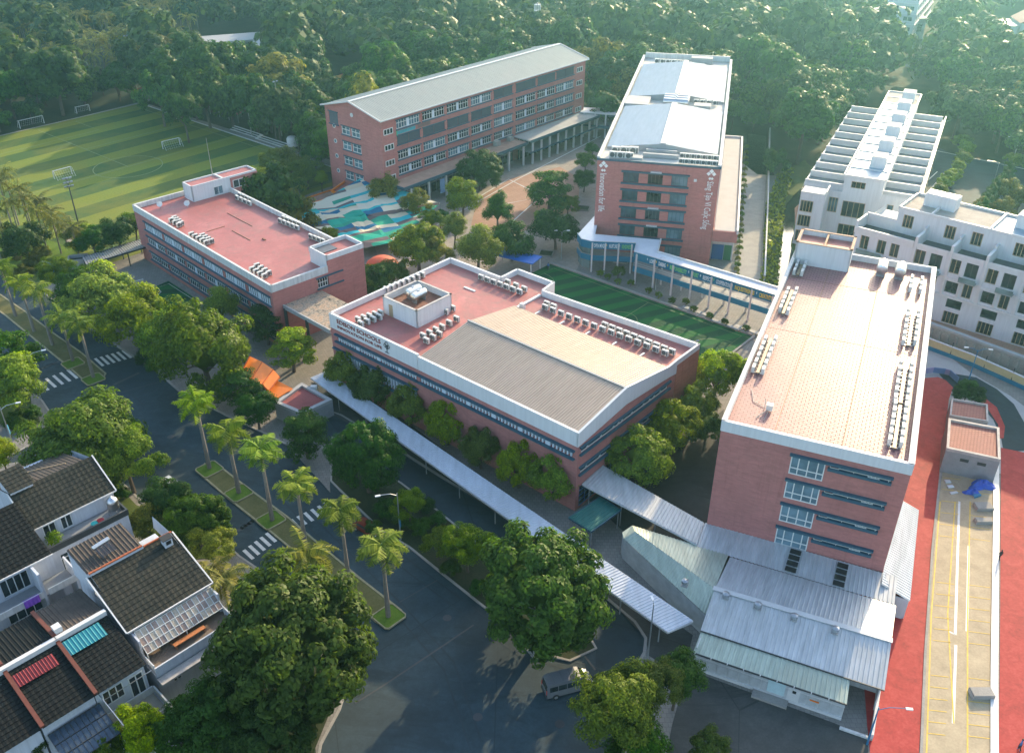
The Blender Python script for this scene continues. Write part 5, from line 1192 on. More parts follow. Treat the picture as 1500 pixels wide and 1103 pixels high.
# local: a to the back, b to the left; width b -8.4 (right) .. 0 (left)
w = MB(); WL = 77
hl = [(1.7, 4.2, 6.0, 8.6), (6.0, 6.9, 6.2, 8.6), (2.2, 5.2, 13.2, 14.6)]
w.box(.3, WL, -8.4, -.2, 0, 15.7); wall_holes(w, (0, -.2), (0, -1), 8.2, 0, 15.7, [(1.6, 4.6, 13.3, 14.8)], .3)
w.build('wall', VM, wb)
window(wb, (0, -.2), (0, -1), 1.6, 4.6, 13.3, 14.8, 3, 1, M_frame_tan, M_glass_dark, .12, .1); window(wb, (-.02, -.2), (0, -1), .6, 5.4, 6.6, 10.2, 4, 1, M_frame_tan, M_glass_dark, .12, -.03); window(wb, (-.02, -.2), (0, -1), .6, 5.4, 1.6, 4.8, 4, 1, M_frame_tan, M_glass_dark, .12, -.03)
w = MB(); w.box(2, WL - 5, -.19, 8.2, 0, 11.4); w.box(.2, WL - 6, -16.2, -8.41, 0, 11.4); w.build('side_wing', VM, wb)
fw = MB(); wall_holes(fw, (1.9, 8.2), (0, -1), 8.2, 0, 12.4, [(5.6, 6.0, 7, 8)], .3); fw.box(-4.8, -.1, 2.5, 7.8, 0, 12.2); fw.build('front_block', VM, wb)
fw = MB(); wall_holes(fw, (.1, -8.45), (0, -1), 7.8, 0, 12.8, [(1.6, 2.9, 7.6, 10.8), (5.2, 6.5, 7.6, 10.8), (.2, .9, 2, 5)], .3); fw.build('front_wall', VM, wb)
window(wb, (.1, -8.45), (0, -1), 1.6, 2.9, 7.6, 10.8, 1, 1, M_frame_tan, M_glass, .12, -.03); window(wb, (.1, -8.45), (0, -1), 5.2, 6.5, 7.6, 10.8, 1, 1, M_frame_tan, M_glass, .12, -.03); window(wb, (.1, -8.45), (0, -1), 2.4, 4.6, 2.2, 5.2, 3, 1, M_frame_tan, M_glass, .12, -.03)
fw = MB(); wall_holes(fw, (-.12, 2.5), (0, -1), 2.7, 0, 12.0, [(.3, 2.3, 7.2, 10.6), (.5, 2.2, 2, 5)], .3); fw.box(-.1, .3, -.2, 2.4, 0, 11.9); fw.build('front_wall', VM, wb); window(wb, (-.12, 2.5), (0, -1), .3, 2.3, 7.2, 10.6, 3, 1, M_frame_tan, M_glass, .12, -.03)
for z in (1.0, 4.6, 8.0): window(wb, (-4.85, 7.8), (0, -1), .3, 3.0, z, z + 2.6, 4, 1, M_frame_tan, M_glass_dark, .12, -.02)
rs = MB(); rs.box(.3, 66, -8.2, -.4, 15.72, 15.8); rs.build('roof_floor', M_roofC, wb); rs = MB(); rs.box(66.2, WL - .2, -8.2, -.4, 15.72, 15.84); rs.build('roof_floor', plain('bare_roof', (.34, .30, .26)), wb)
dv = MB(); parapet(dv, [(0, -.1), (0, -8.5), (WL, -8.5), (WL, -.1)][::-1], 15.7, 16.15, .25)
for i in range(11): dv.box(6.5 * i + 6, 6.5 * i + 6.2, -8.2, -.4, 15.75, 16.0)
dv.build('roof_parapet', M_white_flat, wb)
for i in range(11):
    a = 2.5 + i * 6.6
    MB().box(a, a + .3, -.15, 8.4, 11.4, 12.9).build('terrace_divider', M_white_flat, wb)
    MB().box(a, a + .3, -15.6, -8.45, 11.4, 12.9).build('terrace_divider', M_white_flat, wb)
rs = MB(); rs.box(2.2, WL - 5.5, .0, 8.1, 11.41, 11.5); rs.box(.6, WL - 6.5, -15.9, -8.5, 11.41, 11.5); rs.build('terrace_floor', plain('terrace_grey', (.19, .19, .19)), wb)
pr = MB(); pr.box(.1, WL - 6, -16.4, -16.1, 11.4, 12.5); pr.box(2, WL - 5, 8.2, 8.45, 11.4, 12.2); pr.box(-4.9, -.1, 2.4, 2.65, 12.2, 13.2); pr.box(-4.9, -4.6, 2.6, 7.8, 12.2, 12.6); pr.build('terrace_parapet', M_white_flat, wb)
for a in (8, 21, 33.5, 45, 57, 68): bx = MB(); bx.box(a, a + 4.5, -7.4, -4.2, 15.8, 18.2); bx.build('stair_box', VM, wb); MB().box(a + .2, a + 4.3, -7.2, -4.4, 18.2, 18.27).build('stair_box_roof', M_coping, wb)
# window strip of the street side
sw = MB().box(0, 1.6, -.06, .02, 0, 1.9)
pm = sw.mesh('pane', M_glass_dark)
for i in range(22):
    for z in (1.2, 4.6, 8.2): link('window', pm, wb, (2 + i * 3.2, -16.22, z), (0, 0, 0))
# ================================================================== far buildings
def far_block(name, label, px, foot_z, H, ang, wdt, dep, floors, mat=None, roofm=None, wn=6, dn=6, belt=None):
    p = G(px[0], px[1], 0); t = thing(name, label, 'building', (p.x, p.y, 0), ang)
    rects = [(wdt * (i + .2) / wn, wdt * (i + .8) / wn, H * (f + .35) / floors, H * (f + .8) / floors) for f in range(floors) for i in range(wn)]
    rd = [(dep * (i + .2) / dn, dep * (i + .8) / dn, H * (f + .35) / floors, H * (f + .8) / floors) for f in range(floors) for i in range(dn)]
    m = MB(); wall_holes(m, (0, 0), U0, wdt, 0, H, rects, .4); wall_holes(m, (0, dep), (0, -1), dep, 0, H, rd, .4); m.quad((wdt, 0, 0), (wdt, dep, 0), (wdt, dep, H), (wdt, 0, H)); m.quad((wdt, dep, 0), (0, dep, 0), (0, dep, H), (wdt, dep, H)); m.build('wall', mat or M_white, t)
    for r in rects: window(t, (0, 0), U0, *r, 2, 1, M_frame, M_glass, .12, .2)
    for r in rd: window(t, (0, dep), (0, -1), *r, 2, 1, M_frame, M_glass, .12, .2)
    m = MB(); m.box(-.3, wdt + .3, -.3, dep + .3, H, H + .5); m.build('roof', roofm or M_annex, t)
    m = MB()
    for f in range(1, floors): m.box(-.25, wdt + .25, -.25, -.02, H * f / floors - .2, H * f / floors + .3); m.box(-.25, -.02, -.02, dep, H * f / floors - .2, H * f / floors + .3)
    m.build('belt_course', M_white_flat, t); return t
t = far_block('apartment_block', 'hazy white corner apartment block with a dark red upper floor at the top right', (1332, 68), 0, 24, R_(62), 60, 12, 6, wn=9, dn=2)
MB().box(-.4, 22, -.4, 12.4, 20.2, 24.1).build('red_band', plain('dark_red_band', (.22, .07, .06)), t)
m = thing('low_hall', 'long low grey roofed hall beside the far white apartment block', 'building', G(1245, 60, 0), R_(6)); MB().box(0, 32, 0, 26, 0, 8).build('wall', M_white, m); MB().box(-1, 33, -1, 27, 8, 8.5).build('roof', M_coping, m)
for i in range(8): MB().box(1.5 + i * 3.8, 4 + i * 3.8, -.08, .02, 3, 6).build('window', M_glass_dark, m)
m = thing('villa', 'pale house with red tiled roof at the far right top of the woods', 'house', G(1440, 62, 0), R_(-10))
MB().box(0, 12, 0, 14, 0, 6.5).build('wall', M_white, m); MB().box(-.4, 12.4, -.4, 14.4, 6.5, 6.9).build('roof', M_white_flat, m); MB().box(13, 30, 0, 14, 0, 8).build('wall', M_white, m)
mm = MB(); mm.add([(12.4, -.6, 8), (30.6, -.6, 8), (30.6, 14.6, 8), (12.4, 14.6, 8), (21.5, -.6, 13.5), (21.5, 14.6, 13.5)], [(0, 1, 4), (1, 2, 5, 4), (2, 3, 5), (3, 0, 4, 5)]); mm.build('roof', plain('far_red_tile', (.35, .12, .08)), m)
MB().box(17, 21, -.1, .02, 3.5, 6).build('window', M_glass_dark, m)
m = thing('sports_hall', 'grey arched warehouse roof half hidden in the woods beyond the pitch', 'building', G(352, 118, 0), R_(12)); mb = MB(); pr = [(0, 0), (0, 5), (5, 7.2), (11, 8.2), (17, 7.2), (22, 5), (22, 0)]
mb.add([(x, 0, z) for x, z in pr] + [(x, 30, z) for x, z in pr], [(i, i + 1, i + 8, i + 7) for i in range(6)] + [tuple(range(7)), tuple(range(7, 14))]); mb.build('shell', plain('grey_warehouse', (.30, .31, .33), .7, .1), m)
m = thing('sports_hall', 'long grey roof with a red banner in the woods beyond the pitch', 'building', G(296, 84, 0), R_(22)); MB().box(0, 34, 0, 12, 0, 4.5).build('wall', M_grey, m); MB().box(-.8, 34.8, -.8, 12.8, 4.5, 5.2).build('roof', plain('grey_warehouse', (.2, .2, .2)), m); MB().box(.5, 9.5, -.15, -.02, .8, 4.0).build('banner', plain('red_banner', (.45, .03, .06)), m)
lettering(m, 'SPORT', 1.8, wall_text_matrix((0, 0), U0, 2.0, 1.6, .18), wt, 'banner_lettering', True, width=6.5) if False else None
# red court in the woods behind A
m = sheet_w('ball_court', gp((478, 118), (503, 108), (552, 112), (560, 122), (520, 126), (482, 124)), .08, plain('court_maroon', (.30, .03, .06)))
m = sheet_w('ball_court_circle', [Vector((G(513, 116).x + 7 * math.cos(t * math.pi / 10), G(513, 116).y + 7 * math.sin(t * math.pi / 10), 0)) for t in range(20)], .09, plain('court_orange', (.60, .30, .05)))
m = thing('court_banner', 'red advertising banner standing behind the ball court in the woods', 'banner', G(545, 105, 0), R_(-12)); MB().box(0, 9, 0, .2, .3, 3).build('panel', plain('red_banner', (.45, .03, .06)), m); MB().box(0, .2, .2, .4, 0, 3).build('post', M_grey, m)
# ================================================================== VEGETATION
def np_mesh(name, V, F4, mat, F3=None, smooth=None):
    me = bpy.data.meshes.new(name); nq = len(F4); n3 = 0 if F3 is None else len(F3)
    me.vertices.add(len(V)); me.vertices.foreach_set('co', np.asarray(V, np.float32).ravel())
    loops = np.concatenate([np.asarray(F4, np.int32).ravel()] + ([np.asarray(F3, np.int32).ravel()] if n3 else []))
    me.loops.add(len(loops)); me.loops.foreach_set('vertex_index', loops)
    st = np.concatenate([np.arange(nq) * 4, nq * 4 + np.arange(n3) * 3]).astype(np.int32)
    me.polygons.add(nq + n3); me.polygons.foreach_set('loop_start', st); me.polygons.foreach_set('loop_total', np.concatenate([np.full(nq, 4), np.full(n3, 3)]).astype(np.int32))
    me.materials.append(mat); me.update(calc_edges=True); return me
def leaf_cards(C, N, size, rg, aspect=.55, fold=.12):
    """rhombic leaves at C facing N"""
    n = len(C); a = rg.normal(size=(n, 3)); N = N / np.linalg.norm(N, axis=1, keepdims=True)
    T = np.cross(N, a); T /= np.linalg.norm(T, axis=1, keepdims=True) + 1e-9; B = np.cross(N, T); s = (size * rg.uniform(.6, 1.35, n))[:, None]
    V = np.stack([C - T * s * .5, C - B * s * .5 * aspect + N * s * fold, C + T * s * .5, C + B * s * .5 * aspect + N * s * fold], 1).reshape(-1, 3)
    return V, np.arange(4 * n).reshape(-1, 4)
def sph(n, rg, zmin=-1.0):
    z = rg.uniform(zmin, 1, n); t = rg.uniform(0, 2 * np.pi, n); r = np.sqrt(1 - z * z); return np.stack([r * np.cos(t), r * np.sin(t), z], 1)
def crown(name, seed, mat, R=5.0, H=4.2, nclump=60, nleaf=14000, leaf=.34, csize=.28, kind='round', rag=.28):
    """crown round the origin: clumps of leaves on an uneven shell with gaps, plus inner boughs"""
    rg = np.random.default_rng(seed)
    if kind == 'tier':
        lv = rg.integers(0, 4, nclump); D = np.zeros((nclump, 3)); t = rg.uniform(0, 6.283, nclump)
        rr = np.sqrt(rg.uniform(.05, 1, nclump)) * (1 - .17 * lv); D[:, 0] = rr * np.cos(t); D[:, 1] = rr * np.sin(t); D[:, 2] = -.75 + lv * .5 + rg.normal(0, .06, nclump); P = D * [R, R, H * .75]
        cs = R * csize * rg.uniform(.6, 1.2, nclump); sq = .42
    else:
        D = sph(nclump, rg, -.55); lob = 1 + rag * np.sin(D[:, 0] * 3.1 + seed) * np.cos(D[:, 1] * 2.7 + seed * 1.7) + rg.normal(0, rag * .35, nclump)
        rad = lob * (1 - .38 * rg.uniform(0, 1, nclump) ** 2.2); P = D * rad[:, None] * [R * .86, R * .86, H * .86]
        if kind == 'cone': P[:, :2] *= (1.15 - .75 * (P[:, 2:3] / H * .5 + .5)); 
        cs = R * csize * rg.uniform(.65, 1.3, nclump); sq = .8
    w = cs ** 2 / np.sum(cs ** 2); k = rg.choice(nclump, nleaf, p=w)
    d = sph(nleaf, rg); up = rg.uniform(0, 1, nleaf) < .55; d[up, 2] = np.abs(d[up, 2])
    out = P[k] / (np.linalg.norm(P[k], axis=1, keepdims=True) + 1e-6)
    rad = cs[k] * (rg.uniform(.55, 1.08, nleaf)); C = P[k] + d * rad[:, None] * [1, 1, sq]
    N = d * 1.0 + out * .55 + rg.normal(0, .28, (nleaf, 3)) + [0, 0, .12]
    V, F = leaf_cards(C, N, leaf, rg)
    # inner boughs: dark solid lumps so that the crown is not see-through
    m = max(6, nclump // 2); ico = [(0, 0, 1), (.9, 0, 0), (0, .9, 0), (-.9, 0, 0), (0, -.9, 0), (0, 0, -1)]; tri = [(0, 1, 2), (0, 2, 3), (0, 3, 4), (0, 4, 1), (5, 2, 1), (5, 3, 2), (5, 4, 3), (5, 1, 4)]
    pv = []; pf = []; base = len(V)
    for i in range(m):
        c = P[i] * .86; r = cs[i] * .62
        for q in ico: pv.append(c + np.array(q) * r * [1, 1, sq])
        pf += [tuple(base + i * 6 + a for a in t) for t in tri]
    if kind != 'tier':
        b2 = base + len(pv)
        for q in ico: pv.append(np.array(q) * [R * .5, R * .5, H * .5])
        pf += [tuple(b2 + a for a in t) for t in tri]
    return np_mesh(name, np.vstack([V, np.array(pv)]), F, mat, pf)
def trunk_mesh(name, seed, h=6.0, r=.28, top=3.0, nb=7, spread=3.0):
    rg = random.Random(seed); m = MB(); lean = (rg.uniform(-.4, .4), rg.uniform(-.4, .4))
    m.tube([(0, 0, -.3), (lean[0] * .3, lean[1] * .3, h * .35), (lean[0], lean[1], h * .7)], [r * 1.3, r, r * .8], 8)
    for i in range(nb):
        t = i / nb * 6.283 + rg.uniform(-.3, .3); s = spread * rg.uniform(.5, 1); zz = h * rg.uniform(.5, .72)
        m.tube([(lean[0] * .8, lean[1] * .8, zz), (lean[0] + math.cos(t) * s * .5, lean[1] + math.sin(t) * s * .5, zz + top * .35), (lean[0] + math.cos(t) * s, lean[1] + math.sin(t) * s, zz + top * rg.uniform(.5, 1))], [r * .6, r * .38, r * .12], 5)
    return m.mesh(name, M_bark)
# prototypes (radius 5 m, half height about 4 m)
CR = {}
for k, (mat, args) in {
    'big': (M_leaf_dark, dict(nclump=170, nleaf=26000, leaf=.30, csize=.15, rag=.1)),
    'big2': (M_leaf_huge, dict(nclump=190, nleaf=30000, leaf=.34, csize=.145, rag=.12)),
    'olive': (M_leaf, dict(nclump=90, nleaf=22000, leaf=.32, csize=.21, rag=.26)),
    'olive2': (M_leaf, dict(nclump=80, nleaf=20000, leaf=.32, csize=.22, rag=.32)),
    'bright': (M_leaf_bright, dict(nclump=60, nleaf=13000, leaf=.42, csize=.26, rag=.26)),
    'ball': (M_leaf_bright, dict(nclump=85, nleaf=15000, leaf=.38, csize=.2, rag=.09)),
    'ballg': (M_leaf, dict(nclump=85, nleaf=15000, leaf=.38, csize=.2, rag=.1)),
    'bright2': (M_leaf_bright, dict(nclump=48, nleaf=12000, leaf=.42, csize=.28, rag=.34)),
    'mid': (M_leaf, dict(nclump=44, nleaf=9000, leaf=.50, csize=.28, rag=.34)),
    'mid2': (M_leaf_dark, dict(nclump=40, nleaf=9000, leaf=.50, csize=.30, rag=.3)),
    'yel': (M_leaf_yel, dict(nclump=44, nleaf=9000, leaf=.46, csize=.27, rag=.36)),
    'tier': (M_leaf_dark, dict(nclump=60, nleaf=8500, leaf=.42, csize=.26, kind='tier')),
    'tierb': (M_leaf_bright, dict(nclump=50, nleaf=7500, leaf=.42, csize=.25, kind='tier')),
    'cone': (M_leaf_dark, dict(nclump=50, nleaf=9000, leaf=.42, csize=.25, kind='cone', H=6.5)),
    'w1': (M_leaf_wood, dict(nclump=46, nleaf=5200, leaf=.72, csize=.25, rag=.32)),
    'w2': (M_leaf_wood, dict(nclump=40, nleaf=5000, leaf=.74, csize=.27, rag=.38)),
    'w3': (M_leaf_dark, dict(nclump=52, nleaf=5400, leaf=.70, csize=.23, rag=.26)),
    'w4': (M_leaf_yel, dict(nclump=40, nleaf=5000, leaf=.72, csize=.27, rag=.4)),
}.items(): CR[k] = crown('crown_' + k, len(CR) * 13 + 5, mat, **args)
TR = [trunk_mesh('trunk_mesh', s, 6, .26, 3, 6, 2.8) for s in (1, 2, 3)]
TRF = [trunk_mesh('trunk_mesh', s, 6, .24, 2.5, 3, 2.5) for s in (4, 5)]
def tree(kind, x, y, hc, R, label, H=None, group=None, name='broadleaf_tree', z0=0.0, cat='tree'):
    """crown of radius R centred at height hc over (x, y)"""
    t = thing(name, label, cat, (x, y, z0), rnd.uniform(0, 6.28), group); s = R / 5.0; H = H or R * .84
    c = link('crown', CR[kind], t, (0, 0, hc), (0, 0, rnd.uniform(0, 6.28)), scale=(s, s, H / 4.2))
    b = link('trunk', rnd.choice(TR), t, (0, 0, 0), scale=(s * 1.1, s * 1.1, max(.2, hc / 6.0)))
    return t
def tree_px(kind, px, py, rpx, hc, label, squash=.84, **kw):
    p = G(px, py, hc); dist = math.sqrt(p.x ** 2 + p.y ** 2 + (CAM_H - hc) ** 2); R = rpx * dist / FOCAL_PX / math.sqrt(1 + ((px - 750) / FOCAL_PX) ** 2 + ((py - 551) / FOCAL_PX) ** 2) ** 0
    return tree(kind, p.x, p.y, hc, R, label, H=R * squash, **kw)
T = tree_px
ORDI = ['first', 'second', 'third', 'fourth', 'fifth', 'sixth', 'seventh', 'eighth', 'ninth']
# --- boulevard row in front of the low wing
T('mid2', 136, 352, 22, 5, 'small dark tree left of the pergola behind the boulevard')
T('mid2', 33, 352, 30, 6, 'round dark tree beside the bright lawn at the left edge')
T('olive2', 88, 400, 27, 5, 'thin light green tree between the kiosk and the boulevard palms', squash=.7)
T('mid2', 122, 425, 33, 5, 'dark green tree next to the blue lamp post in the boulevard row')
T('bright', 152, 438, 47, 5.5, 'yellow-green tree third in the boulevard row, left of the small turf court')
T('bright', 203, 470, 46, 5.5, 'bright green tree in the boulevard row below the small turf court')
T('bright', 243, 492, 38, 5, 'mid green tree tucked left of the big olive tree in the boulevard row', squash=1.0)
T('bright2', 322, 448, 27, 6, 'light green tree close to the low wing wall behind the big olive tree')
T('olive', 298, 517, 70, 7.5, 'large olive-green tree with small pale leaves left of the orange canopy', squash=.95)
T('olive2', 262, 478, 30, 7, 'olive crown rising at the left shoulder of the big olive tree')
T('tier', 388, 470, 32, 5, 'blue-green layered tree in front of the low wing corner')
T('tierb', 425, 505, 38, 5.5, 'airy layered bright tree with thin trunk right of the orange canopy')
T('tier', 352, 563, 34, 5, 'dark layered tree overhanging the lower wing of the orange canopy')
T('mid2', 375, 598, 28, 4, 'dull green tree behind the gate palms beside the gate house')
T('tier', 446, 632, 40, 5, 'layered dark green tree with bare foot by the forecourt pavement', squash=1.0)
# --- trees by the inner road
T('big', 536, 668, 57, 6.5, 'dense dark tree between the inner road and the long awning, left of the lamp post', squash=1.0)
T('olive2', 598, 738, 24, 4.5, 'light green crown beside the lamp post on the island verge')
T('olive2', 684, 800, 36, 4.5, 'loose yellow-green tree on the island verge left of the huge round tree')
T('mid', 640, 795, 22, 3, 'small olive shrub tree on the island verge behind the red car')
T('big2', 795, 868, 102, 7.5, 'huge round dark green tree on the tip of the island verge', squash=.9)
for i, (x, y, r) in enumerate(((508, 543, 33), (548, 564, 36), (600, 592, 34), (655, 619, 34), (704, 653, 31), (760, 680, 37), (812, 697, 40))):
    T(('ball', 'ballg', 'ball', 'ball', 'ballg', 'ball', 'ball')[i], x, y, r, 4.2, ('first', 'second', 'third', 'fourth', 'fifth', 'sixth', 'seventh')[i] + ' round tree from the left in the row along the front of the hall building', group='trees along the hall building front', squash=1.05)
# --- right of the hall
T('bright', 1050, 548, 37, 6.5, 'tallest bright yellow-green tree between turf court and east tower', squash=1.05)
T('ball', 1018, 590, 36, 5.5, 'bright green tree at the far right corner of the hall building')
T('ball', 985, 622, 44, 5.5, 'mid green tree beside the right wall of the hall building')
T('ball', 938, 668, 52, 5.5, 'broad round tree over the white walkway roof at the hall corner')
T('mid', 1035, 625, 26, 4.5, 'small green tree against the left wall of the east tower')
# --- bottom
T('big2', 428, 945, 118, 9, 'enormous glossy dark green tree at the bottom centre left beside the houses', squash=.95)
T('big', 318, 1052, 66, 5, 'dark shaded tree under the enormous tree at the bottom left')
T('big', 392, 1078, 64, 5, 'dark shaded tree at the bottom edge right of the bright bush')
T('mid2', 262, 1075, 40, 4, 'dark low tree behind the bright bush at the bottom left')
T('bright', 206, 1068, 30, 5, 'bright yellow-green bush in front of the tiled terrace, bottom left', squash=1.1)
T('mid', 150, 1092, 26, 4, 'mid green bush at the bottom edge below the glass canopy')
T('mid2', 50, 1088, 20, 5, 'small dark bush at the bottom left corner of the house roofs')
T('olive', 905, 1035, 62, 7, 'mottled green and yellow tree at the bottom beside the white van', squash=.95)
T('olive2', 960, 1000, 38, 6.5, 'yellowish crown right of the mottled tree at the bottom')
T('mid2', 993, 985, 34, 6, 'dark tree beside the tall grey lamp post at the end of the long awning')
T('mid', 1040, 1094, 24, 3.5, 'small green bush on the dark yard at the bottom edge')
T('mid2', 930, 1095, 40, 4, 'dark tree at the bottom edge under the mottled tree')
# --- left
T('olive', 128, 648, 78, 7, 'large light green tree behind the upper white house at the left', squash=.82)
T('olive2', 182, 668, 45, 6.5, 'right shoulder tree of the large light green tree by the junction')
T('bright', 14, 562, 42, 6, 'bright green tree on the corner lawn at the left edge')
T('tier', 14, 512, 38, 6, 'dark spreading layered tree at the left edge above the corner lawn')
T('bright2', 2, 665, 22, 5, 'small bright tree cut by the left edge beside the banner lamp post')
T('mid2', 244, 728, 34, 5, 'mid green tree beside the parked car behind the upper house')
T('yel', 214, 766, 26, 4, 'yellow-green tree at the right end of the upper white house')
T('big2', 286, 762, 46, 5, 'dark grey-green round tree between the houses and the lower crosswalk')
T('bright', 312, 797, 30, 4.5, 'bright green tree in front of the house with the orange ridge')
# --- courtyard and around
cy = [('ball', 612, 362, 42, 6, 'bright round tree behind the hall parapet left of centre'), ('bright2', 700, 365, 36, 5.5, 'yellow-green tree behind the hall parapet left of the blue shelter'), ('mid2', 750, 352, 30, 5, 'dark green tree beside the blue shelter'),
      ('mid2', 815, 335, 33, 5, 'dark green tree by the courtyard lamp left of the tall tower'), ('mid', 800, 322, 16, 5, 'small olive crown left of the dark tree by the courtyard lamp'), ('bright2', 677, 289, 28, 5, 'pale yellow-green tree in the middle of the courtyard'),
      ('cone', 729, 308, 25, 4.5, 'dark cone shaped tree in the middle of the courtyard'), ('big', 703, 252, 37, 5, 'dense dome shaped dark tree in front of the long classroom block'), ('tier', 805, 277, 38, 5.5, 'flat spreading tree with visible trunk in the courtyard plaza'),
      ('mid', 832, 300, 15, 2.6, 'small round dark bush in the courtyard near the tower'), ('mid', 858, 235, 13, 4, 'slim dark tree at the left wall of the tall tower, upper'), ('mid2', 856, 262, 15, 3.6, 'slim tree with staked trunk left of the tall tower'), ('mid2', 868, 218, 10, 4, 'small dark tree at the far left corner of the tall tower'),
      ('yel', 563, 277, 24, 5, 'olive tree at the left end of the patterned shade canopy'), ('yel', 608, 298, 20, 4.5, 'small olive tree on the right part of the patterned shade canopy'), ('mid', 631, 320, 15, 4, 'small dark tree at the right tip of the shade canopy'),
      ('bright2', 665, 335, 22, 5, 'light tree between the shade canopy and the bright round tree'), ('yel', 640, 372, 24, 5, 'yellowish crown directly behind the hall parapet'), ('mid2', 548, 412, 28, 3.5, 'low green tree beside the left parapet of the hall'), ('mid', 515, 420, 24, 3.5, 'low leafy tree between the low wing and the hall'), ('mid', 575, 400, 22, 3.5, 'low green tree next to the red play mound'),
      ('bright', 484, 342, 11, 3, 'small yellow-green shrub tree behind the low wing parapet'), ('mid2', 430, 312, 12, 3, 'small dark tree behind the low wing parapet air conditioners'), ('yel', 438, 273, 11, 2.5, 'small yellowish bush on the deck behind the low wing'),
      ('bright', 400, 236, 20, 5, 'bright tree at the near right edge of the pitch'), ('mid', 448, 250, 20, 5, 'mid green tree left of the classroom block gable foot'), ('mid2', 414, 266, 12, 3.5, 'dark tree behind the stair house beside the mesh fence'), ('bright2', 470, 262, 11, 3.5, 'light tree at the foot of the classroom block gable'), ('bright', 386, 262, 21, 5, 'bright tree just behind the stair house of the low wing'), ('yel', 425, 240, 22, 5, 'pale tree behind the stair house towards the classroom block'), ('mid2', 460, 225, 18, 5, 'dark tree left of the classroom block gable'), ('bright2', 470, 180, 22, 6, 'bright tree at the rear left corner of the classroom block'),
      ('mid2', 170, 340, 25, 5, 'dark tree at the left end wall of the low wing'), ('mid', 195, 330, 20, 5, 'green tree behind the left end of the low wing'), ('mid', 115, 345, 18, 4, 'green tree beside the tall floodlight mast'),
      ('mid', 906, 398, 9, 2.2, 'slim round topiary tree in front of the two-storey bridge'), ('mid2', 645, 318, 12, 3, 'small tree near the right tip of the shade canopy')]
for k, x, y, r, h, l in cy: T(k, x, y, r, h, l)
for i, (x, y, r) in enumerate(((232, 138, 27), (262, 132, 30), (300, 140, 32), (335, 138, 30), (372, 148, 30), (405, 158, 28), (432, 172, 24), (452, 190, 20), (268, 160, 22))):
    T(('w1', 'w3', 'w2')[i % 3], x, y, r, 10.0, ORDI[i] + ' tall tree from the left behind the dugout and benches of the pitch', name='wood_tree', group='tall trees along the pitch touchline', squash=1.15)
# --- villa street trees
for i, (x, y, r) in enumerate(((1408, 207, 11), (1416, 216, 10), (1411, 232, 11), (1404, 243, 9), (1398, 256, 9), (1392, 259, 10), (1385, 268, 9), (1377, 278, 10), (1371, 290, 8))):
    T('bright', x, y, r, 4, ('ninth', 'eighth', 'seventh', 'sixth', 'fifth', 'fourth', 'third', 'second', 'first')[i] + ' clipped round tree from the villas in the street median row', group='clipped round trees in the villa street')
T('mid', 1487, 236, 12, 5, 'clipped round tree at the end of the conifer row on the villa street')
for i in range(9): T('cone', 1478 - i * 6.5, 250 + i * 10, 9 + i * .6, 4, 'blue-green conifer in the row on the right side of the villa street', group='conifers along the villa street', squash=1.1)
for x, y, r in ((1478, 285, 20), (1495, 292, 18), (1468, 305, 14), (1440, 305, 14)): T('yel', x, y, r, 3.5, 'light feathery tree in the pale garden right of the villa street', group='garden trees right of the villa street')
# hedge bushes of the compound and lane
for i in range(26):
    f = i / 25; x, y = 1094 + (1078 - 1094) * f, 215 + (420 - 215) * f
    T('yel' if i % 3 else 'mid', x + rnd.uniform(-1, 1), y, 3.2 + 1.5 * f, .8, 'low shrub in the planting strip between the tower annex and the lane', group='shrubs along the annex', name='shrub', cat='shrub')
for x, y in ((985, 440), (1005, 441), (1016, 452), (1040, 462), (1062, 471), (1093, 480), (905, 412), (890, 405), (880, 400), (950, 425), (965, 432), (924, 414)):
    T('mid', x, y, 5, .9, 'low bush along the edge of the turf court under the bridge', group='bushes along the turf court', name='shrub', cat='shrub')
for x, y, r in ((615, 770, 16), (590, 760, 14), (640, 760, 12), (660, 830, 14), (625, 740, 12), (700, 860, 12), (545, 770, 12), (565, 745, 16)):
    T('mid2', x, y, r, 1.2, 'low bush on the island verge beside the inner road', group='bushes on the island verge', name='shrub', cat='shrub')
for x, y, r in ((213, 520, 14), (225, 532, 12), (30, 618, 18), (45, 606, 12), (60, 372, 14), (48, 388, 13), (18, 372, 14), (35, 400, 12), (62, 700, 15), (165, 715, 14), (180, 722, 10)):
    T('yel' if x < 70 and y < 410 else 'mid2', x, y, r, 1.0, 'rounded garden shrub beside the boulevard', group='garden shrubs beside the boulevard', name='shrub', cat='shrub')
for x, y, r in ((1418, 570, 14), (1432, 578, 12), (1405, 577, 9)): T('mid2', x, y, r, 2.2, 'green bush growing behind the smaller utility block', group='bushes behind the utility block', name='shrub', cat='shrub')
T('yel', 436, 300, 9, 1.5, 'small yellow shrub on the deck behind the low wing', name='shrub', cat='shrub')
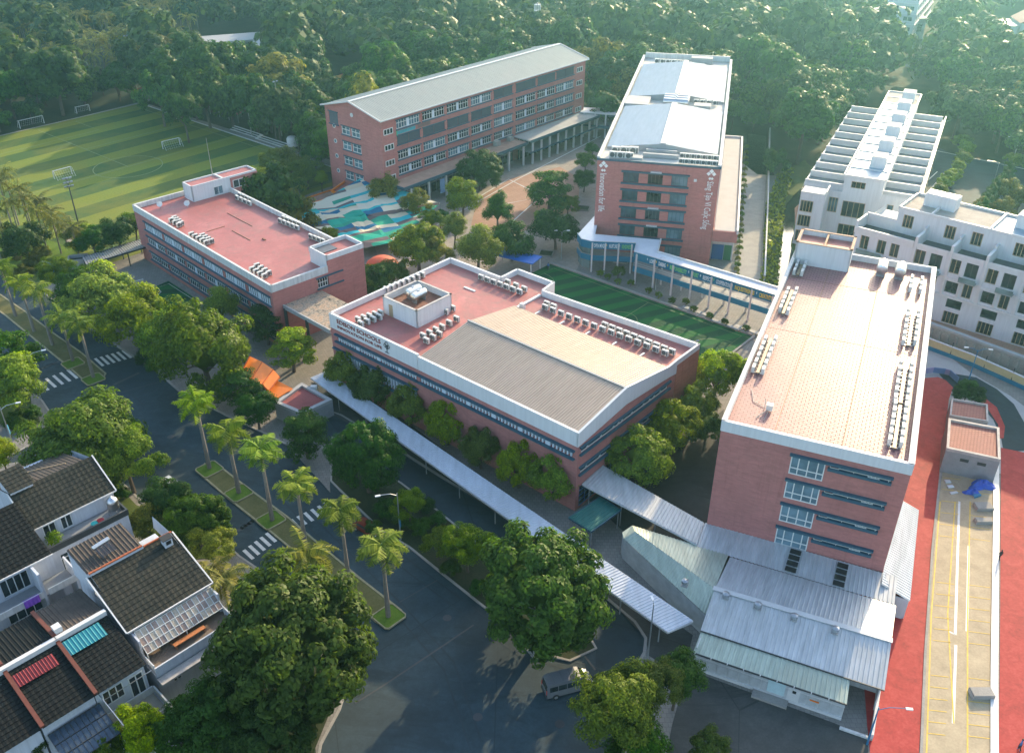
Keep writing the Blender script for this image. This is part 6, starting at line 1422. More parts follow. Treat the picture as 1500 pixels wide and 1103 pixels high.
# --- palms
def frond(rg, L, droop, n, mat_w=.09, lw=.9):
    """one feather leaf along +X rising then drooping; returns verts, quads"""
    V = []; F = []; pts = []
    a = droop[0]; x = z = 0.0; st = L / n
    for i in range(n + 1):
        pts.append((x, z)); a -= droop[1] * st; x += math.cos(a) * st; z += math.sin(a) * st
    for i in range(1, n + 1):
        f = i / n; ll = lw * (math.sin(math.pi * min(1, f * .92 + .10)) ** .7)
        for s in (-1, 1):
            for half in (0, .5):
                px, pz = pts[i - 1][0] + (pts[i][0] - pts[i - 1][0]) * half, pts[i - 1][1] + (pts[i][1] - pts[i - 1][1]) * half
                b = len(V); jit = rg.uniform(-.15, .15); up = .25 if rg.random() < .5 else -.35
                tip = (px + ll * .45 + jit * .3, s * ll * .9, pz - ll * (.35 - up * .5) )
                V += [(px - mat_w, 0, pz), (px + mat_w, 0, pz), (tip[0] + .03, tip[1], tip[2]), (tip[0] - .03, tip[1], tip[2])]; F.append((b, b + 1, b + 2, b + 3))
    for i in range(n):
        b = len(V); w = .07 * (1 - i / n) + .015; (x0, z0), (x1, z1) = pts[i], pts[i + 1]; V += [(x0, -w, z0 + .02), (x0, w, z0 + .02), (x1, w, z1 + .02), (x1, -w, z1 + .02)]; F.append((b, b + 1, b + 2, b + 3))
    return V, F
def palm_crown(name, seed, mat, nf=16, L=3.3, lw=.95, a0=(-.2, 1.25), curl=.42, n=13):
    rg = random.Random(seed); V = []; F = []
    for i in range(nf):
        f = i / nf; a = a0[0] + (a0[1] - a0[0]) * ((i * 7) % nf) / nf + rg.uniform(-.1, .1); t = f * 6.283 + rg.uniform(-.15, .15)
        v, q = frond(rg, L * rg.uniform(.85, 1.1), (a, curl * rg.uniform(.8, 1.2)), n, lw=lw); b = len(V); c, s = math.cos(t), math.sin(t)
        V += [(x * c - y * s, x * s + y * c, z) for x, y, z in v]; F += [tuple(k + b for k in w) for w in q]
    return np_mesh(name, np.array(V), F, mat)
PC = [palm_crown('palm_crown_mesh', s, M_palm) for s in (1, 2, 3)]
CC = [palm_crown('coconut_crown_mesh', s, M_coco, nf=17, L=4.2, lw=.8, a0=(-.5, 1.15), curl=.38, n=11) for s in (5, 6, 7)]
pt = MB(); pt.tube([(0, 0, -.3), (0, 0, .3), (.02, 0, .45), (0, 0, .8), (0, 0, .99)], [.32, .27, .22, .20, .15], 9); PT = pt.mesh('palm_trunk_mesh', M_palmbark)
sh_ = MB(); sh_.tube([(0, 0, -1.1), (0, 0, -.2), (0, 0, .35)], [.17, .22, .07], 8); PS = sh_.mesh('crownshaft_mesh', plain('palm_crownshaft', (.10, .17, .03), .5))
def palm(bx, by, tx, ty, label, s=1.0, kind=0, group='royal palms on the boulevard median', lean=0):
    """foot at pixel b, crown centre at row t"""
    p = G(bx, by, 0); h = stand(bx, by, ty); t = thing('royal_palm' if not kind else 'coconut_palm', label, 'palm', (p.x, p.y, 0), rnd.uniform(0, 6.28), group)
    d = (tx - bx) * 0
    link('trunk', PT, t, scale=(s * (1 if not kind else .65), s * (1 if not kind else .65), h)); 
    if not kind: link('crownshaft', PS, t, (0, 0, h))
    link('crown', rnd.choice(PC if not kind else CC), t, (0, 0, h), (0, 0, rnd.uniform(0, 6.28)), scale=(s, s, s)); return t
for bx, by, ty, s, l in ((23, 463, 385, .95, 'royal palm highest up at the left edge of the upper median'), (50, 485, 408, .95, 'second royal palm from the left on the upper median'), (77, 505, 420, 1.0, 'third royal palm from the left on the upper median'), (107, 529, 460, .95, 'fourth royal palm on the upper median'), (137, 553, 470, .95, 'royal palm at the tip of the upper median beside the far crosswalk'),
      (307, 686, 584, 1.0, 'first royal palm at the upper end of the lower median'), (350, 722, 628, 1.05, 'second royal palm of the lower median with fresh yellow leaves'), (399, 762, 655, 1.0, 'third royal palm of the lower median'), (448, 800, 706, .95, 'fourth royal palm of the lower median beside the crosswalk'), (511, 851, 746, .9, 'fifth royal palm of the lower median with slim dark trunk'), (569, 903, 798, 1.0, 'royal palm at the lower tip of the lower median')):
    palm(bx, by, bx, ty, l, s * 1.12)
for bx, by, ty, s in ((463, 905, 808, 1.15), (322, 905, 835, 1.0), (342, 915, 842, 1.0)): palm(bx, by, bx, ty, 'golden coconut palm crown rising behind the enormous dark tree' if bx > 400 else 'golden coconut palm beside the house with the orange ridge', s, 1, 'coconut palms by the houses')
for i, (x, y, ty) in enumerate(((12, 372, 300), (36, 368, 292), (55, 362, 285), (71, 373, 302), (90, 372, 318), (117, 378, 330), (22, 345, 262), (45, 338, 272), (70, 345, 290), (5, 340, 250), (85, 350, 308), (8, 398, 330), (28, 330, 248), (60, 335, 300), (98, 358, 325))):
    palm(x, y, x, ty, 'coconut palm in the grove between the pitch and the boulevard, left edge', 1.0, 1, 'coconut palms by the pitch')
# --- the wood: nearest trees one by one, the far mass as one object
def inside(p, poly):
    c = False; n = len(poly)
    for i in range(n):
        x1, y1 = poly[i][0], poly[i][1]; x2, y2 = poly[(i + 1) % n][0], poly[(i + 1) % n][1]
        if (y1 > p[1]) != (y2 > p[1]) and p[0] < (x2 - x1) * (p[1] - y1) / (y2 - y1) + x1: c = not c
    return c
def near_poly(p, poly, d):
    n = len(poly)
    for i in range(n):
        a, b = Vector(poly[i][:2]), Vector(poly[(i + 1) % n][:2]); q = Vector(p); ab = b - a; t = max(0, min(1, (q - a).dot(ab) / max(ab.length_squared, 1e-6)))
        if (q - (a + ab * t)).length < d: return True
    return False
keep = [[G(x, y, 0)[:2] for x, y in q] for q in (
    ((-500, 120), (0, 196), (100, 178), (206, 146), (300, 190), (440, 215), (470, 290), (-400, 700)),          # pitch and everything in front
    ((290, 190), (330, 155), (370, 190), (430, 215), (400, 235)),                                                # benches by the pitch
    ((470, 100), (560, 95), (575, 128), (490, 150), (470, 130)),                                                # ball court
    ((275, 100), (300, 55), (385, 50), (420, 85), (425, 120), (390, 145), (352, 145)),                            # warehouses
    ((1092, 195), (1122, 200), (1122, 262), (1165, 278), (1182, 262), (1215, 200), (1300, 125), (1350, 130), (1385, 165), (1365, 205), (1395, 226), (1600, 262), (1600, 1200), (1000, 1200), (1060, 400)),
    ((195, 166), (205, 135), (238, 135), (234, 168)),
    ((1232, 82), (1250, 25), (1400, -40), (1450, 25), (1372, 50), (1352, 112), (1318, 118), (1300, 95)),
    ((1405, 78), (1430, 20), (1600, 20), (1600, 100), (1490, 92)), ((1010, 0), (1060, -15), (1120, 6), (1065, 24)),
    ((1395, 228), (1600, 268), (1600, 330), (1380, 300)))]
keep.append([p[:2] for p in (A_.P(-14, 8), A_.P(0, -1), A_.P(81, -1), C_.P(-6, 62), C_.P(13, 50), C_.P(33, 68), G(1096, 210, 0), G(1100, 1200, 0), G(400, 1200, 0), G(440, 300, 0))])
keep.append([G(x, y, 0)[:2] for x, y in ((392, 240), (440, 215), (478, 214), (500, 262), (570, 322), (640, 345), (440, 335))])
bld = [[A_.P(a, b)[:2] for a, b in ((-2, -12), (84, -12), (84, 22), (-2, 22))], [C_.P(a, b)[:2] for a, b in ((-4, -6), (32, -6), (32, 96), (-4, 96))], [W2.P(a, b)[:2] for a, b in ((-6, -19), (78, -19), (78, 10), (-6, 10))]]
cand = []
rg2 = random.Random(21); y = 200.0
while y < 640:
    sp = 9.6 if y < 420 else 10.5; x = -.62 * y - 30
    while x < .62 * y + 30:
        px_, py_ = x + rg2.uniform(-.42, .42) * sp, y + rg2.uniform(-.42, .42) * sp; x += sp
        if any(inside((px_, py_), q) for q in keep) or any(inside((px_, py_), q) or near_poly((px_, py_), q, 2.0) for q in bld): continue
        cand.append((px_, py_))
    y += sp
cand.sort(key=lambda c: c[0] ** 2 + c[1] ** 2)
palms_zone = [G(x, y, 0)[:2] for x, y in ((-200, 150), (0, 120), (120, 140), (230, 130), (340, 70), (300, 10), (-100, 0), (-300, 40))]
WL_ = {'l': ('green tree in the wood beyond the football pitch', 'trees in the wood behind the football pitch'), 'm': ('green tree in the wood behind the classroom block', 'trees in the wood behind the classroom block'),
       'r': ('hazy green tree in the wood beyond tower and villas', 'trees in the wood behind the tower and villas')}
kinds = ['w1', 'w2', 'w3', 'w4']; npalm = 0; far = []; nb = 0
for (x, y) in cand:
    pz = inside((x, y), palms_zone)
    if pz and npalm < 110 and rg2.random() < .75:
        npalm += 1; h = rg2.uniform(10, 14); t = thing('coconut_palm', 'coconut palm with pale sunlit fronds in the grove beyond the football pitch', 'palm', (x, y, 0), rg2.uniform(0, 6), 'coconut palms beyond the football pitch')
        link('trunk', PT, t, scale=(.65, .65, h)); link('crown', rg2.choice(CC), t, (0, 0, h), scale=(1.3, 1.3, 1.3)); continue
    R = rg2.choice((3.8, 4.6, 5.6, 6.6, 8.2, 9.6)) * rg2.uniform(.92, 1.08); hc = R * .8 + rg2.uniform(.5, 5.5); 
    if x > 120 and y < 300: R *= .9
    if nb < 225:
        nb += 1; a = math.atan2(x, y); zone = 'l' if a < -.17 else ('m' if a < .13 else 'r'); lab, grp = WL_[zone]; kd = rg2.choices(kinds, (4, 4, 4, 1.2))[0]; dd = math.hypot(x, y)
        lab = ('very broad ' if R > 7.6 else 'broad ' if R > 6.6 else 'medium ' if R > 5.2 else 'small ') + ('yellowish ' if kd == 'w4' else '') + lab.replace('trees', 'tree') + (', near edge' if dd < 300 else ', middle rows' if dd < 350 else ', deep inside')
        t = thing('wood_tree', lab, 'tree', (x, y, 0), rg2.uniform(0, 6.28), grp); s = R / 5
        link('crown', CR[kd], t, (0, 0, hc), scale=(s, s, s * rg2.uniform(.85, 1.15))); link('trunk', rg2.choice(TRF), t, scale=(s, s, hc / 6))
    else: far.append((x, y, hc, R))
# far mass: joined crowns of leaf clumps
base_l = []
for s in range(3):
    rg = np.random.default_rng(90 + s); D = sph(26, rg, -.4); P = D * (1 + rg.normal(0, .16, 26))[:, None] * [4.2, 4.2, 3.5]; k = rg.integers(0, 26, 520); d = sph(520, rg); d[:, 2] = np.where(rg.uniform(0, 1, 520) < .6, np.abs(d[:, 2]), d[:, 2])
    C = P[k] + d * 1.55; N = d + .5 * P[k] / 5 + rg.normal(0, .22, (520, 3)) + [0, 0, .1]; base_l.append(leaf_cards(C, N, 1.45, rg, .75))
Vs = []; Fs = []; off = 0
rgf = np.random.default_rng(5)
for (x, y, hc, R) in far:
    V, F = base_l[rgf.integers(0, 3)]; a = rgf.uniform(0, 6.28); c, s = math.cos(a), math.sin(a); k = R / 5
    Vn = np.stack([(V[:, 0] * c - V[:, 1] * s) * k + x, (V[:, 0] * s + V[:, 1] * c) * k + y, V[:, 2] * k * rgf.uniform(.85, 1.2) + hc], 1); Vs.append(Vn); Fs.append(F + off); off += len(V)
if Vs:
    o = link('far_wood', np_mesh('far_wood', np.vstack(Vs), np.vstack(Fs), M_leaf_wood)); setp(o, 'mass of hazy green treetops of the far wood reaching the top of the picture', 'wood', kind='stuff')
print('wood trees', nb, 'palms', npalm, 'far', len(far))
# grass tufts on the canal bank
rg = np.random.default_rng(77); pts = []
poly = [G(x, y, 0)[:2] for x, y in ((1122, 300), (1140, 255), (1165, 245), (1150, 300), (1146, 350), (1138, 430), (1112, 432))]
while len(pts) < 1000:
    x = rg.uniform(45, 110); y = rg.uniform(150, 250)
    if inside((x, y), poly): pts.append((x, y, rg.uniform(.1, 1.3)))
P = np.array(pts); V, F = leaf_cards(P, rg.normal(0, .6, (len(P), 3)) + [0, 0, .6], .85, rg, .7)
o = link('canal_weeds', np_mesh('canal_weeds', V, F, M_leaf_bright)); setp(o, 'rough bright green weeds covering the canal bank', 'weeds', kind='stuff')
# ================================================================== FOREGROUND HOUSES
M_rooftile = None
t_ = NT('dark_clay_roof_tiles'); v_ = t_.obj(); n_ = t_.noise(v_, .5, 6, .7, .5); n2_ = t_.noise(t_.scale(v_, (1, .3, 1)), 2, 4, .7)
t_.set(.85, .25, 0, t_.ramp(t_.math('ADD', t_.math('MULTIPLY', n_, .6), t_.math('MULTIPLY', n2_, .4)), [(.3, (.010, .013, .011)), (.48, (.024, .025, .020)), (.6, (.038, .036, .027)), (.75, (.022, .034, .028))])); M_rooftile = t_.m
t_ = NT('mossy_black_roof_tiles'); v_ = t_.obj(); n_ = t_.noise(v_, .4, 6, .75, .6); n2_ = t_.noise(t_.scale(v_, (2.5, .2, 1)), 2, 4, .7)
t_.set(.85, .25, 0, t_.ramp(t_.math('ADD', t_.math('MULTIPLY', n_, .5), t_.math('MULTIPLY', n2_, .5)), [(.35, (.002, .004, .005)), (.56, (.005, .007, .008)), (.70, (.014, .02, .021)), (.82, (.035, .048, .046))])); M_roofblack = t_.m
M_brownmetal = plain('brown_weathered_sheet', (.060, .045, .036), .8, .45, .8, streak=True)
def tiled(parent, A, B, C, D, mat, tw=.62, tl=.62, name='roof_tiles', label=None, th=.05):
    """real rows of overlapping tiles; A-B eave, D-C ridge"""
    A, B, C, D = map(Vector, (A, B, C, D)); nx = max(2, int((B - A).length / tw)); ny = max(2, int((D - A).length / tl)); nrm = (B - A).cross(D - A).normalized()
    if nrm.z < 0: nrm = -nrm
    m = MB(); P = lambda u, v: A.lerp(B, u).lerp(D.lerp(C, u), v)
    m.add([P(0, 0), P(1, 0), P(1, 1), P(0, 1)], [(0, 1, 2, 3)])
    for j in range(ny):
        for i in range(nx):
            u0, u1 = (i + .04) / nx, (i + .96) / nx; v0, v1 = j / ny - .004, (j + .93) / ny; um = (u0 + u1) / 2
            a, b, c, d, e, f = P(u0, v0) + nrm * th, P(um, v0) + nrm * th * 1.9, P(u1, v0) + nrm * th, P(u1, v1) + nrm * .01, P(um, v1) + nrm * .015, P(u0, v1) + nrm * .01
            m.add([a, b, c, d, e, f, P(u0, v0), P(um, v0), P(u1, v0)], [(0, 1, 4, 5), (1, 2, 3, 4), (6, 7, 1, 0), (7, 8, 2, 1)])
    return m.build(name, mat, parent, label=label, kind='stuff', fix=False)
H_ = Frame((-57.97, 85.48), R_(47))
HW = mk_white('house_white', (.50, .53, .58), .35)
h1 = thing('town_house', 'white town house with green-grey tiled roof, water tank terrace and dormer, upper left', 'house', (H_.o.x, H_.o.y, 0), H_.ang)
w = MB()
wall_holes(w, (-.3, -2.6), U0, 10.3, 0, 7.4, [(1.2, 3.2, 3.6, 6.4), (5.4, 6.2, 4.2, 6.3), (7.9, 8.7, 4.2, 6.3)], .3); wall_holes(w, (-.3, .2), U0, 10.0, 7.4, 10.0, [(1.0, 2.6, 7.5, 9.4), (3.2, 4.6, 7.5, 9.6)], .3)
w.box(-.3, 10.0, .5, 13.2, 0, 9.9); w.quad((10.0, -2.6, 0), (10.0, .5, 0), (10.0, .5, 7.4), (10.0, -2.6, 7.4)); w.quad((-.3, -2.6, 0), (-.3, .5, 0), (-.3, .5, 7.4), (-.3, -2.6, 7.4))
for x in (-.3, 9.9): w.add([(x, .2, 9.9), (x, 13.2, 9.9), (x, 5.0, 12.6)], [(0, 1, 2)])
w.build('wall', HW, h1)
for r in ((1.2, 3.2, 3.6, 6.4), (5.4, 6.2, 4.2, 6.3), (7.9, 8.7, 4.2, 6.3)): window(h1, (-.3, -2.6), U0, *r, 2, (0, .75, 1), M_frame, M_glass_dark, .1, .15)
for r in ((1.0, 2.6, 7.5, 9.4), (3.2, 4.6, 7.5, 9.6)): window(h1, (-.3, .2), U0, *r, 2, 1, M_frame, M_glass_dark, .12, .1)
tiled(h1, (-.5, -.1, 9.85), (10.2, -.1, 9.85), (10.2, 5.0, 12.7), (-.5, 5.0, 12.7), M_rooftile, label='near tiled slope of the upper house')
m = MB(); corrugated(m, (-.5, 13.4, 9.7), (9.0, 13.4, 9.7), (9.0, 5.0, 12.6), (-.5, 5.0, 12.6), .5, .06); m.build('roof_slope', M_brownmetal, h1, label='brown weathered far slope')
m = MB()
for x in (-.62, 10.2): m.beam((x, -.2, 9.8), (x, 5.0, 12.75), .16, .2)
m.beam((-.5, -.2, 9.78), (10.2, -.2, 9.78), .14, .16); m.build('verge', M_white_flat, h1)
m = MB(); m.box(-.35, 2.4, 4.6, 8.2, 10.5, 12.9); m.build('dormer', HW, h1); tiled(h1, (-.5, 4.3, 13.0), (2.7, 4.3, 13.0), (2.7, 8.4, 13.9), (-.5, 8.4, 13.9), M_rooftile)
m = MB(); m.box(-.3, 10.0, -2.5, .15, 7.1, 7.35); m.build('terrace_floor', M_grey, h1); m = MB(); m.box(-.4, 10.1, -2.75, -2.5, 7.35, 8.2); m.box(9.9, 10.1, -2.5, .1, 7.35, 8.2); m.build('terrace_parapet', M_darksteel, h1)
m = MB(); m.beam((1.0, 10.8, 10.75), (4.0, 9.8, 11.15), .1); m.beam((4, 9.8, 11.15), (7.4, 6.8, 12.1), .1); m.build('roof_hose', plain('pale_hose', (.40, .30, .18), .6), h1)
wt_t = thing('water_tank', 'stainless upright water tank at the terrace end of the upper white house', 'water tank', H_.P(9.0, -1.2, 8.2)); MB().lathe([(.7, 0), (.72, .4), (.74, .45), (.7, .9), (.74, .95), (.7, 1.3), (.4, 1.65), (.15, 1.75), (.14, 1.85)], 16).build('tank', M_tank, wt_t, smooth=True)
m = MB()
for x in (-.5, .5):
    for y in (-.5, .5): m.box(x - .04, x + .04, y - .04, y + .04, -.85, .0)
m.build('stand', M_galv, wt_t)
for a, l, mt in ((6.1, 'round teal basin hanging on the terrace of the upper white house', plain('teal_basin', (.04, .40, .38), .4)), (6.9, 'small red basin on the terrace of the upper white house', plain('red_basin', (.45, .03, .04), .4))):
    t = thing('wash_basin', l, 'basin', H_.P(a, -1.6, 7.35)); MB().lathe([(.3, 0), (.42, .35), (.38, .35), (.26, .05)], 12).build('bowl', mt, t); MB().lathe([(.44, .33), (.46, .4), (.4, .4)], 12).build('rim', mt, t)
def bush(M, n=260, r=.8, label=None):
    rg = np.random.default_rng(int(M.x * 10) % 999); d = sph(n, rg, -.2); V, F = leaf_cards(d * rg.uniform(.5, 1, (n, 1)) * r, d + [0, 0, .4], .3, rg); o = link('potted_shrub', np_mesh('potted_shrub', V, F, M_leaf)); o.location = M; setp(o, label, 'plant'); return o
bush(H_.P(1.2, -1.4, 8.2), 420, 1.1, 'leafy potted plant at the left end of the upper house terrace')
# house 2
h2 = thing('town_house', 'white town house with dark tiles, orange ridge, glass pergola and wooden terrace', 'house', (H_.o.x, H_.o.y, 0), H_.ang)
w = MB(); w.box(0, 9.7, -22.6, -10.8, 0, 9.3); w.box(0, 9.7, -25.2, -22.6, 0, 6.0)
for x in (0, 9.7): w.add([(x, -22.6, 9.2), (x, -10.8, 10.2), (x, -11.3, 12.3), (x, -15.6, 12.3)], [(0, 1, 2, 3)])
w.box(0, .2, -24.8, -22.7, 6.0, 8.8); w.box(9.5, 9.7, -24.8, -22.7, 6, 8.8); wall_holes(w, (0, -27.3), U0, 9.8, 0, 5.3, [(1.6, 2.6, 3.0, 4.4), (4.3, 5.3, 3.2, 4.4), (6.8, 9.0, .4, 4.4)], .25); w.box(0, 9.8, -27.0, -25.2, 0, 5.2); w.build('wall', HW, h2)
for r in ((1.6, 2.6, 3.0, 4.4), (4.3, 5.3, 3.2, 4.4), (6.8, 9.0, .4, 4.4)): window(h2, (0, -27.3), U0, *r, 2, 1, M_frame, M_glass_dark, .1, .1)
tiled(h2, (-.3, -23.2, 9.35), (9.9, -23.2, 9.35), (9.9, -15.4, 12.1), (-.3, -15.4, 12.1), M_rooftile, .6, .6, label='dark tiled near slope of the lower house')
m = MB(); corrugated(m, (-.2, -15.3, 12.3), (6.3, -15.3, 12.3), (6.3, -10.4, 12.9), (-.2, -10.4, 12.9), .45, .06); m.build('roof_slope', M_brownmetal, h2, label='brown raised roof with the solar heater')
m = MB(); m.box(-.2, 6.3, -15.5, -15.35, 11.4, 12.5); m.box(-.15, 6.3, -10.6, -10.4, 9, 12.85); m.box(-.15, 0, -15.3, -10.5, 9, 12.2); m.build('wall', HW, h2, label='white edge under the raised roof')
m = MB()
for i in range(12): m.tube([(-.1 + i * .53, -15.45, 12.5), (.4 + i * .53, -15.45, 12.52)], [.14, .12], 8)
for i in range(7): m.tube([(6.4 + i * .5, -15.35, 12.2), (6.88 + i * .5, -15.35, 12.22)], [.14, .12], 8)
m.build('ridge_tiles', plain('orange_ridge_tile', (.42, .11, .04), .7, .3, 3), h2)
m = MB(); m.beam((-.45, -23.3, 9.3), (-.45, -15.4, 12.15), .14, .2); m.beam((10.0, -23.3, 9.3), (10.0, -15.4, 12.15), .14, .2); m.beam((-.4, -23.35, 9.3), (10, -23.35, 9.3), .14, .18); m.build('verge', M_white_flat, h2)
m = MB(); m.box(8.2, 9.2, -16.9, -16.0, 11.5, 12.7); m.build('chimney', HW, h2); m = MB(); m.box(8.4, 9.0, -16.95, -16.9, 12.0, 12.5); m.box(8.05, 9.35, -17.0, -15.9, 12.7, 12.8); m.build('chimney_opening', M_black, h2)
pgm = MB(); a, b, c, d = Vector((.3, -25.5, 7.2)), Vector((9.6, -25.5, 7.2)), Vector((9.6, -23.3, 8.9)), Vector((.3, -23.3, 8.9))
for i in range(15):
    for j in range(3):
        P = lambda u, v: a.lerp(b, u).lerp(d.lerp(c, u), v); u0, u1, v0, v1 = (i + .06) / 15, (i + .94) / 15, (j + .05) / 3, (j + .95) / 3
        q = MB(); q.add([P(u0, v0), P(u1, v0), P(u1, v1), P(u0, v1)], [(0, 1, 2, 3)]); q.add([P(u0, v0) - Vector((0, 0, .03)), P(u1, v0) - Vector((0, 0, .03)), P(u1, v1) - Vector((0, 0, .03)), P(u0, v1) - Vector((0, 0, .03))], [(3, 2, 1, 0)]); q.build('glass_pane', (plain('dusty_pane', (.30, .22, .18), .3, .4, 2), plain('dusty_pane_pale', (.42, .36, .28), .3, .35, 2))[(i * 5 + j * 3) % 7 > 3], h2, fix=False)
for i in range(16): pgm.beam(a.lerp(b, i / 15), d.lerp(c, i / 15), .07, .09)
for j in range(4): pgm.beam(a.lerp(d, j / 3), b.lerp(c, j / 3), .07, .1)
for p in (a, b, a.lerp(b, .5)): pgm.beam((p.x, p.y, 6.0), p, .1)
pgm.build('pergola_frame', M_frame, h2)
for i in range(20): MB().box(.1, 9.7, -27.2 + i * .1 * 2, -27.02 + i * .2, 5.95 if i < 10 else 6.02, 6.06).build('terrace_board', plain('terrace_boards', (.19, .145, .11), .8, .3, 1.5), h2)
m = MB(); m.box(0, 9.8, -27.4, -27.22, 5.3, 6.6); m.box(9.7, 9.85, -27.2, -23, 6, 6.9); m.box(0, .12, -27.2, -25, 6, 6.9); m.build('terrace_parapet', HW, h2); m = MB(); m.box(-.1, 9.9, -28.6, -27.42, 4.9, 5.15); m.build('lower_canopy', M_coping, h2)
tb = thing('bench_table', 'long orange-brown wooden table on the terrace of the lower house', 'table', H_.P(4.9, -26.0, 6.06), H_.ang); MB().box(-1.9, 1.9, -.3, .3, .62, .7).build('table_top', plain('orange_wood', (.45, .16, .05), .6, .3, 3), tb)
for x in (-1.7, 1.7): MB().box(x - .06, x + .06, -.25, .25, 0, .62).build('leg', M_wood, tb)
tb = thing('bench', 'narrow dark bench behind the orange table on the terrace', 'bench', H_.P(4.7, -25.1, 6.06), H_.ang); MB().box(-1.8, 1.8, -.18, .18, .4, .46).build('seat', M_wood, tb)
for x in (-1.6, 1.6): MB().box(x - .05, x + .05, -.15, .15, 0, .4).build('leg', M_wood, tb)
so = thing('solar_heater', 'solar water heater with white cylinder on the brown raised roof', 'water heater', H_.P(2.7, -12.9, 12.75), H_.ang + .15)
Mx = Matrix.Translation((-1.0, 0, .75)) @ Matrix.Rotation(R_(90), 4, 'Y'); MB().lathe([(.2, 0), (.27, .05), (.27, 2.1), (.2, 2.15)], 14, Mx).build('cylinder', M_tank, so)
m = MB(); m.beam((-.8, 0, 0), (-.8, 0, .7), .06); m.beam((.9, 0, 0), (.9, 0, .7), .06); m.beam((-.8, -1.5, .05), (-.8, 0, .7), .06); m.beam((.9, -1.5, .05), (.9, 0, .7), .06); m.build('stand', M_galv, so)
m = MB()
for i in range(14): m.beam((-.8 + i * .13, -1.5, .12), (-.8 + i * .13, -.15, .72), .06)
m.build('vacuum_tubes', plain('dark_tube', (.03, .04, .06), .3), so)
# row of dark roofed houses
h3 = thing('town_house', 'row house with black mossy tiles and a cyan sheet patch', 'house', (H_.o.x, H_.o.y, 0), H_.ang)
h4 = thing('town_house', 'row house with black roof, red sheet patch and dark glass canopy, bottom left', 'house', (H_.o.x, H_.o.y, 0), H_.ang)
h5 = thing('town_house', 'row house with black tiled roof at the bottom left corner', 'house', (H_.o.x, H_.o.y, 0), H_.ang)
for hh, x0, x1 in ((h3, -6.2, -.9), (h4, -11.6, -6.3), (h5, -17.2, -11.8)):
    w = MB(); w.box(x0, x1, -27.0, -13.8, 0, 8.3); w.add([(x0, -27, 8.3), (x0, -13.8, 8.3), (x0, -14, 9.6), (x0, -19.8, 9.9)], [(0, 1, 2, 3)]); w.build('wall', HW, hh)
    tiled(hh, (x0 - .05, -27.8, 8.4), (x1 + .05, -27.8, 8.4), (x1 + .05, -20.0, 10.0), (x0 - .05, -20.0, 10.0), M_roofblack, .55, .55)
    m = MB(); corrugated(m, (x0, -13.6, 9.7), (x1, -13.6, 9.7), (x1, -19.6, 10.5), (x0, -19.6, 10.5), .42, .05); m.build('roof_slope', M_brownmetal if hh is h3 else M_roofblack, hh)
    m = MB(); m.box(x0 - .1, x1 + .1, -20.0, -19.5, 9.95, 10.6); m.build('white_ridge', M_white_flat, hh)
    m = MB(); m.beam((x0, -27.8, 8.6), (x0, -19.9, 10.2), .4, .3); m.beam((x0, -19.4, 10.65), (x0, -13.6, 9.95), .4, .3); m.build('verge_tiles', plain('maroon_verge', (.13, .035, .022), .8, .3, 2), hh)
m = MB(); corrugated(m, (-6.0, -22.4, 9.75), (-2.0, -22.4, 9.75), (-2.0, -20.4, 10.15), (-6.0, -20.4, 10.15), .4, .04); m.build('sheet_patch', plain('cyan_sheet', (.012, .19, .23), .4, .1), h3)
m = MB(); corrugated(m, (-11.4, -22.6, 9.75), (-7.3, -22.6, 9.75), (-7.3, -21.0, 10.1), (-11.4, -21.0, 10.1), .3, .06); m.build('sheet_patch', plain('red_sheet', (.20, .018, .022), .5, .15), h4)
m = MB(); m.box(-6.0, -5.2, -19.3, -18.4, 10.5, 11.2); m.build('roof_box', M_white_flat, h3)
# dark glass canopy and tiled yard terrace
for i in range(10):
    m = MB(); x = -11.4 + i * .53; m.add([(x + .03, -31.2, 5.4), (x + .5, -31.2, 5.4), (x + .5, -27.3, 6.6), (x + .03, -27.3, 6.6)], [(0, 1, 2, 3)]); m.build('glass_panel', plain('dark_canopy_glass', (.05, .075, .11), .15, .3), h4, fix=False)
m = MB()
for i in range(11): m.beam((-11.4 + i * .53, -31.2, 5.43), (-11.4 + i * .53, -27.3, 6.63), .05)
for f in (0, .33, .66, 1): m.beam((-11.4, -31.2 + 3.9 * f, 5.46 + 1.2 * f), (-6.1, -31.2 + 3.9 * f, 5.46 + 1.2 * f), .08)
m.beam((-11.4, -31.2, 0), (-11.4, -31.2, 5.4), .12); m.beam((-6.1, -31.2, 0), (-6.1, -31.2, 5.4), .12); m.build('canopy_frame', M_darksteel, h4)
m = MB(); m.box(-6.0, -.6, -32.5, -27.05, 0, 3.4); m.build('terrace_block', HW, h3); m = MB(); m.box(-5.8, -.8, -32.3, -27.1, 3.4, 3.5); m.build('terrace_floor', plain('beige_floor_tiles', (.30, .27, .22), .8, .2, 1.5), h3)
m = MB(); parapet(m, [(-6, -32.5), (-.5, -32.5), (-.5, -27.1), (-6, -27.1)], 3.5, 4.4, .18); m.build('terrace_parapet', M_dirtywhite, h3)
window(h3, (-5.6, -27.05), U0, 0, 2.2, 5.4, 7.4, 3, 1, M_frame, M_glass_dark, .1, -.02); window(h3, (-5.6, -27.05), U0, 2.8, 4.4, 3.7, 7.2, 2, 1, M_frame, M_glass_dark, .12, -.02, name='door')
m = MB(); m.beam((-5.9, -31.0, 4.6), (-.6, -31.0, 4.6), .07); m.beam((-5.9, -28.2, 7.6), (-.6, -28.2, 7.6), .07); m.beam((-5.9, -32.4, 7.5), (-5.9, -27.2, 7.9), .08); m.build('terrace_rail', M_galv, h3)
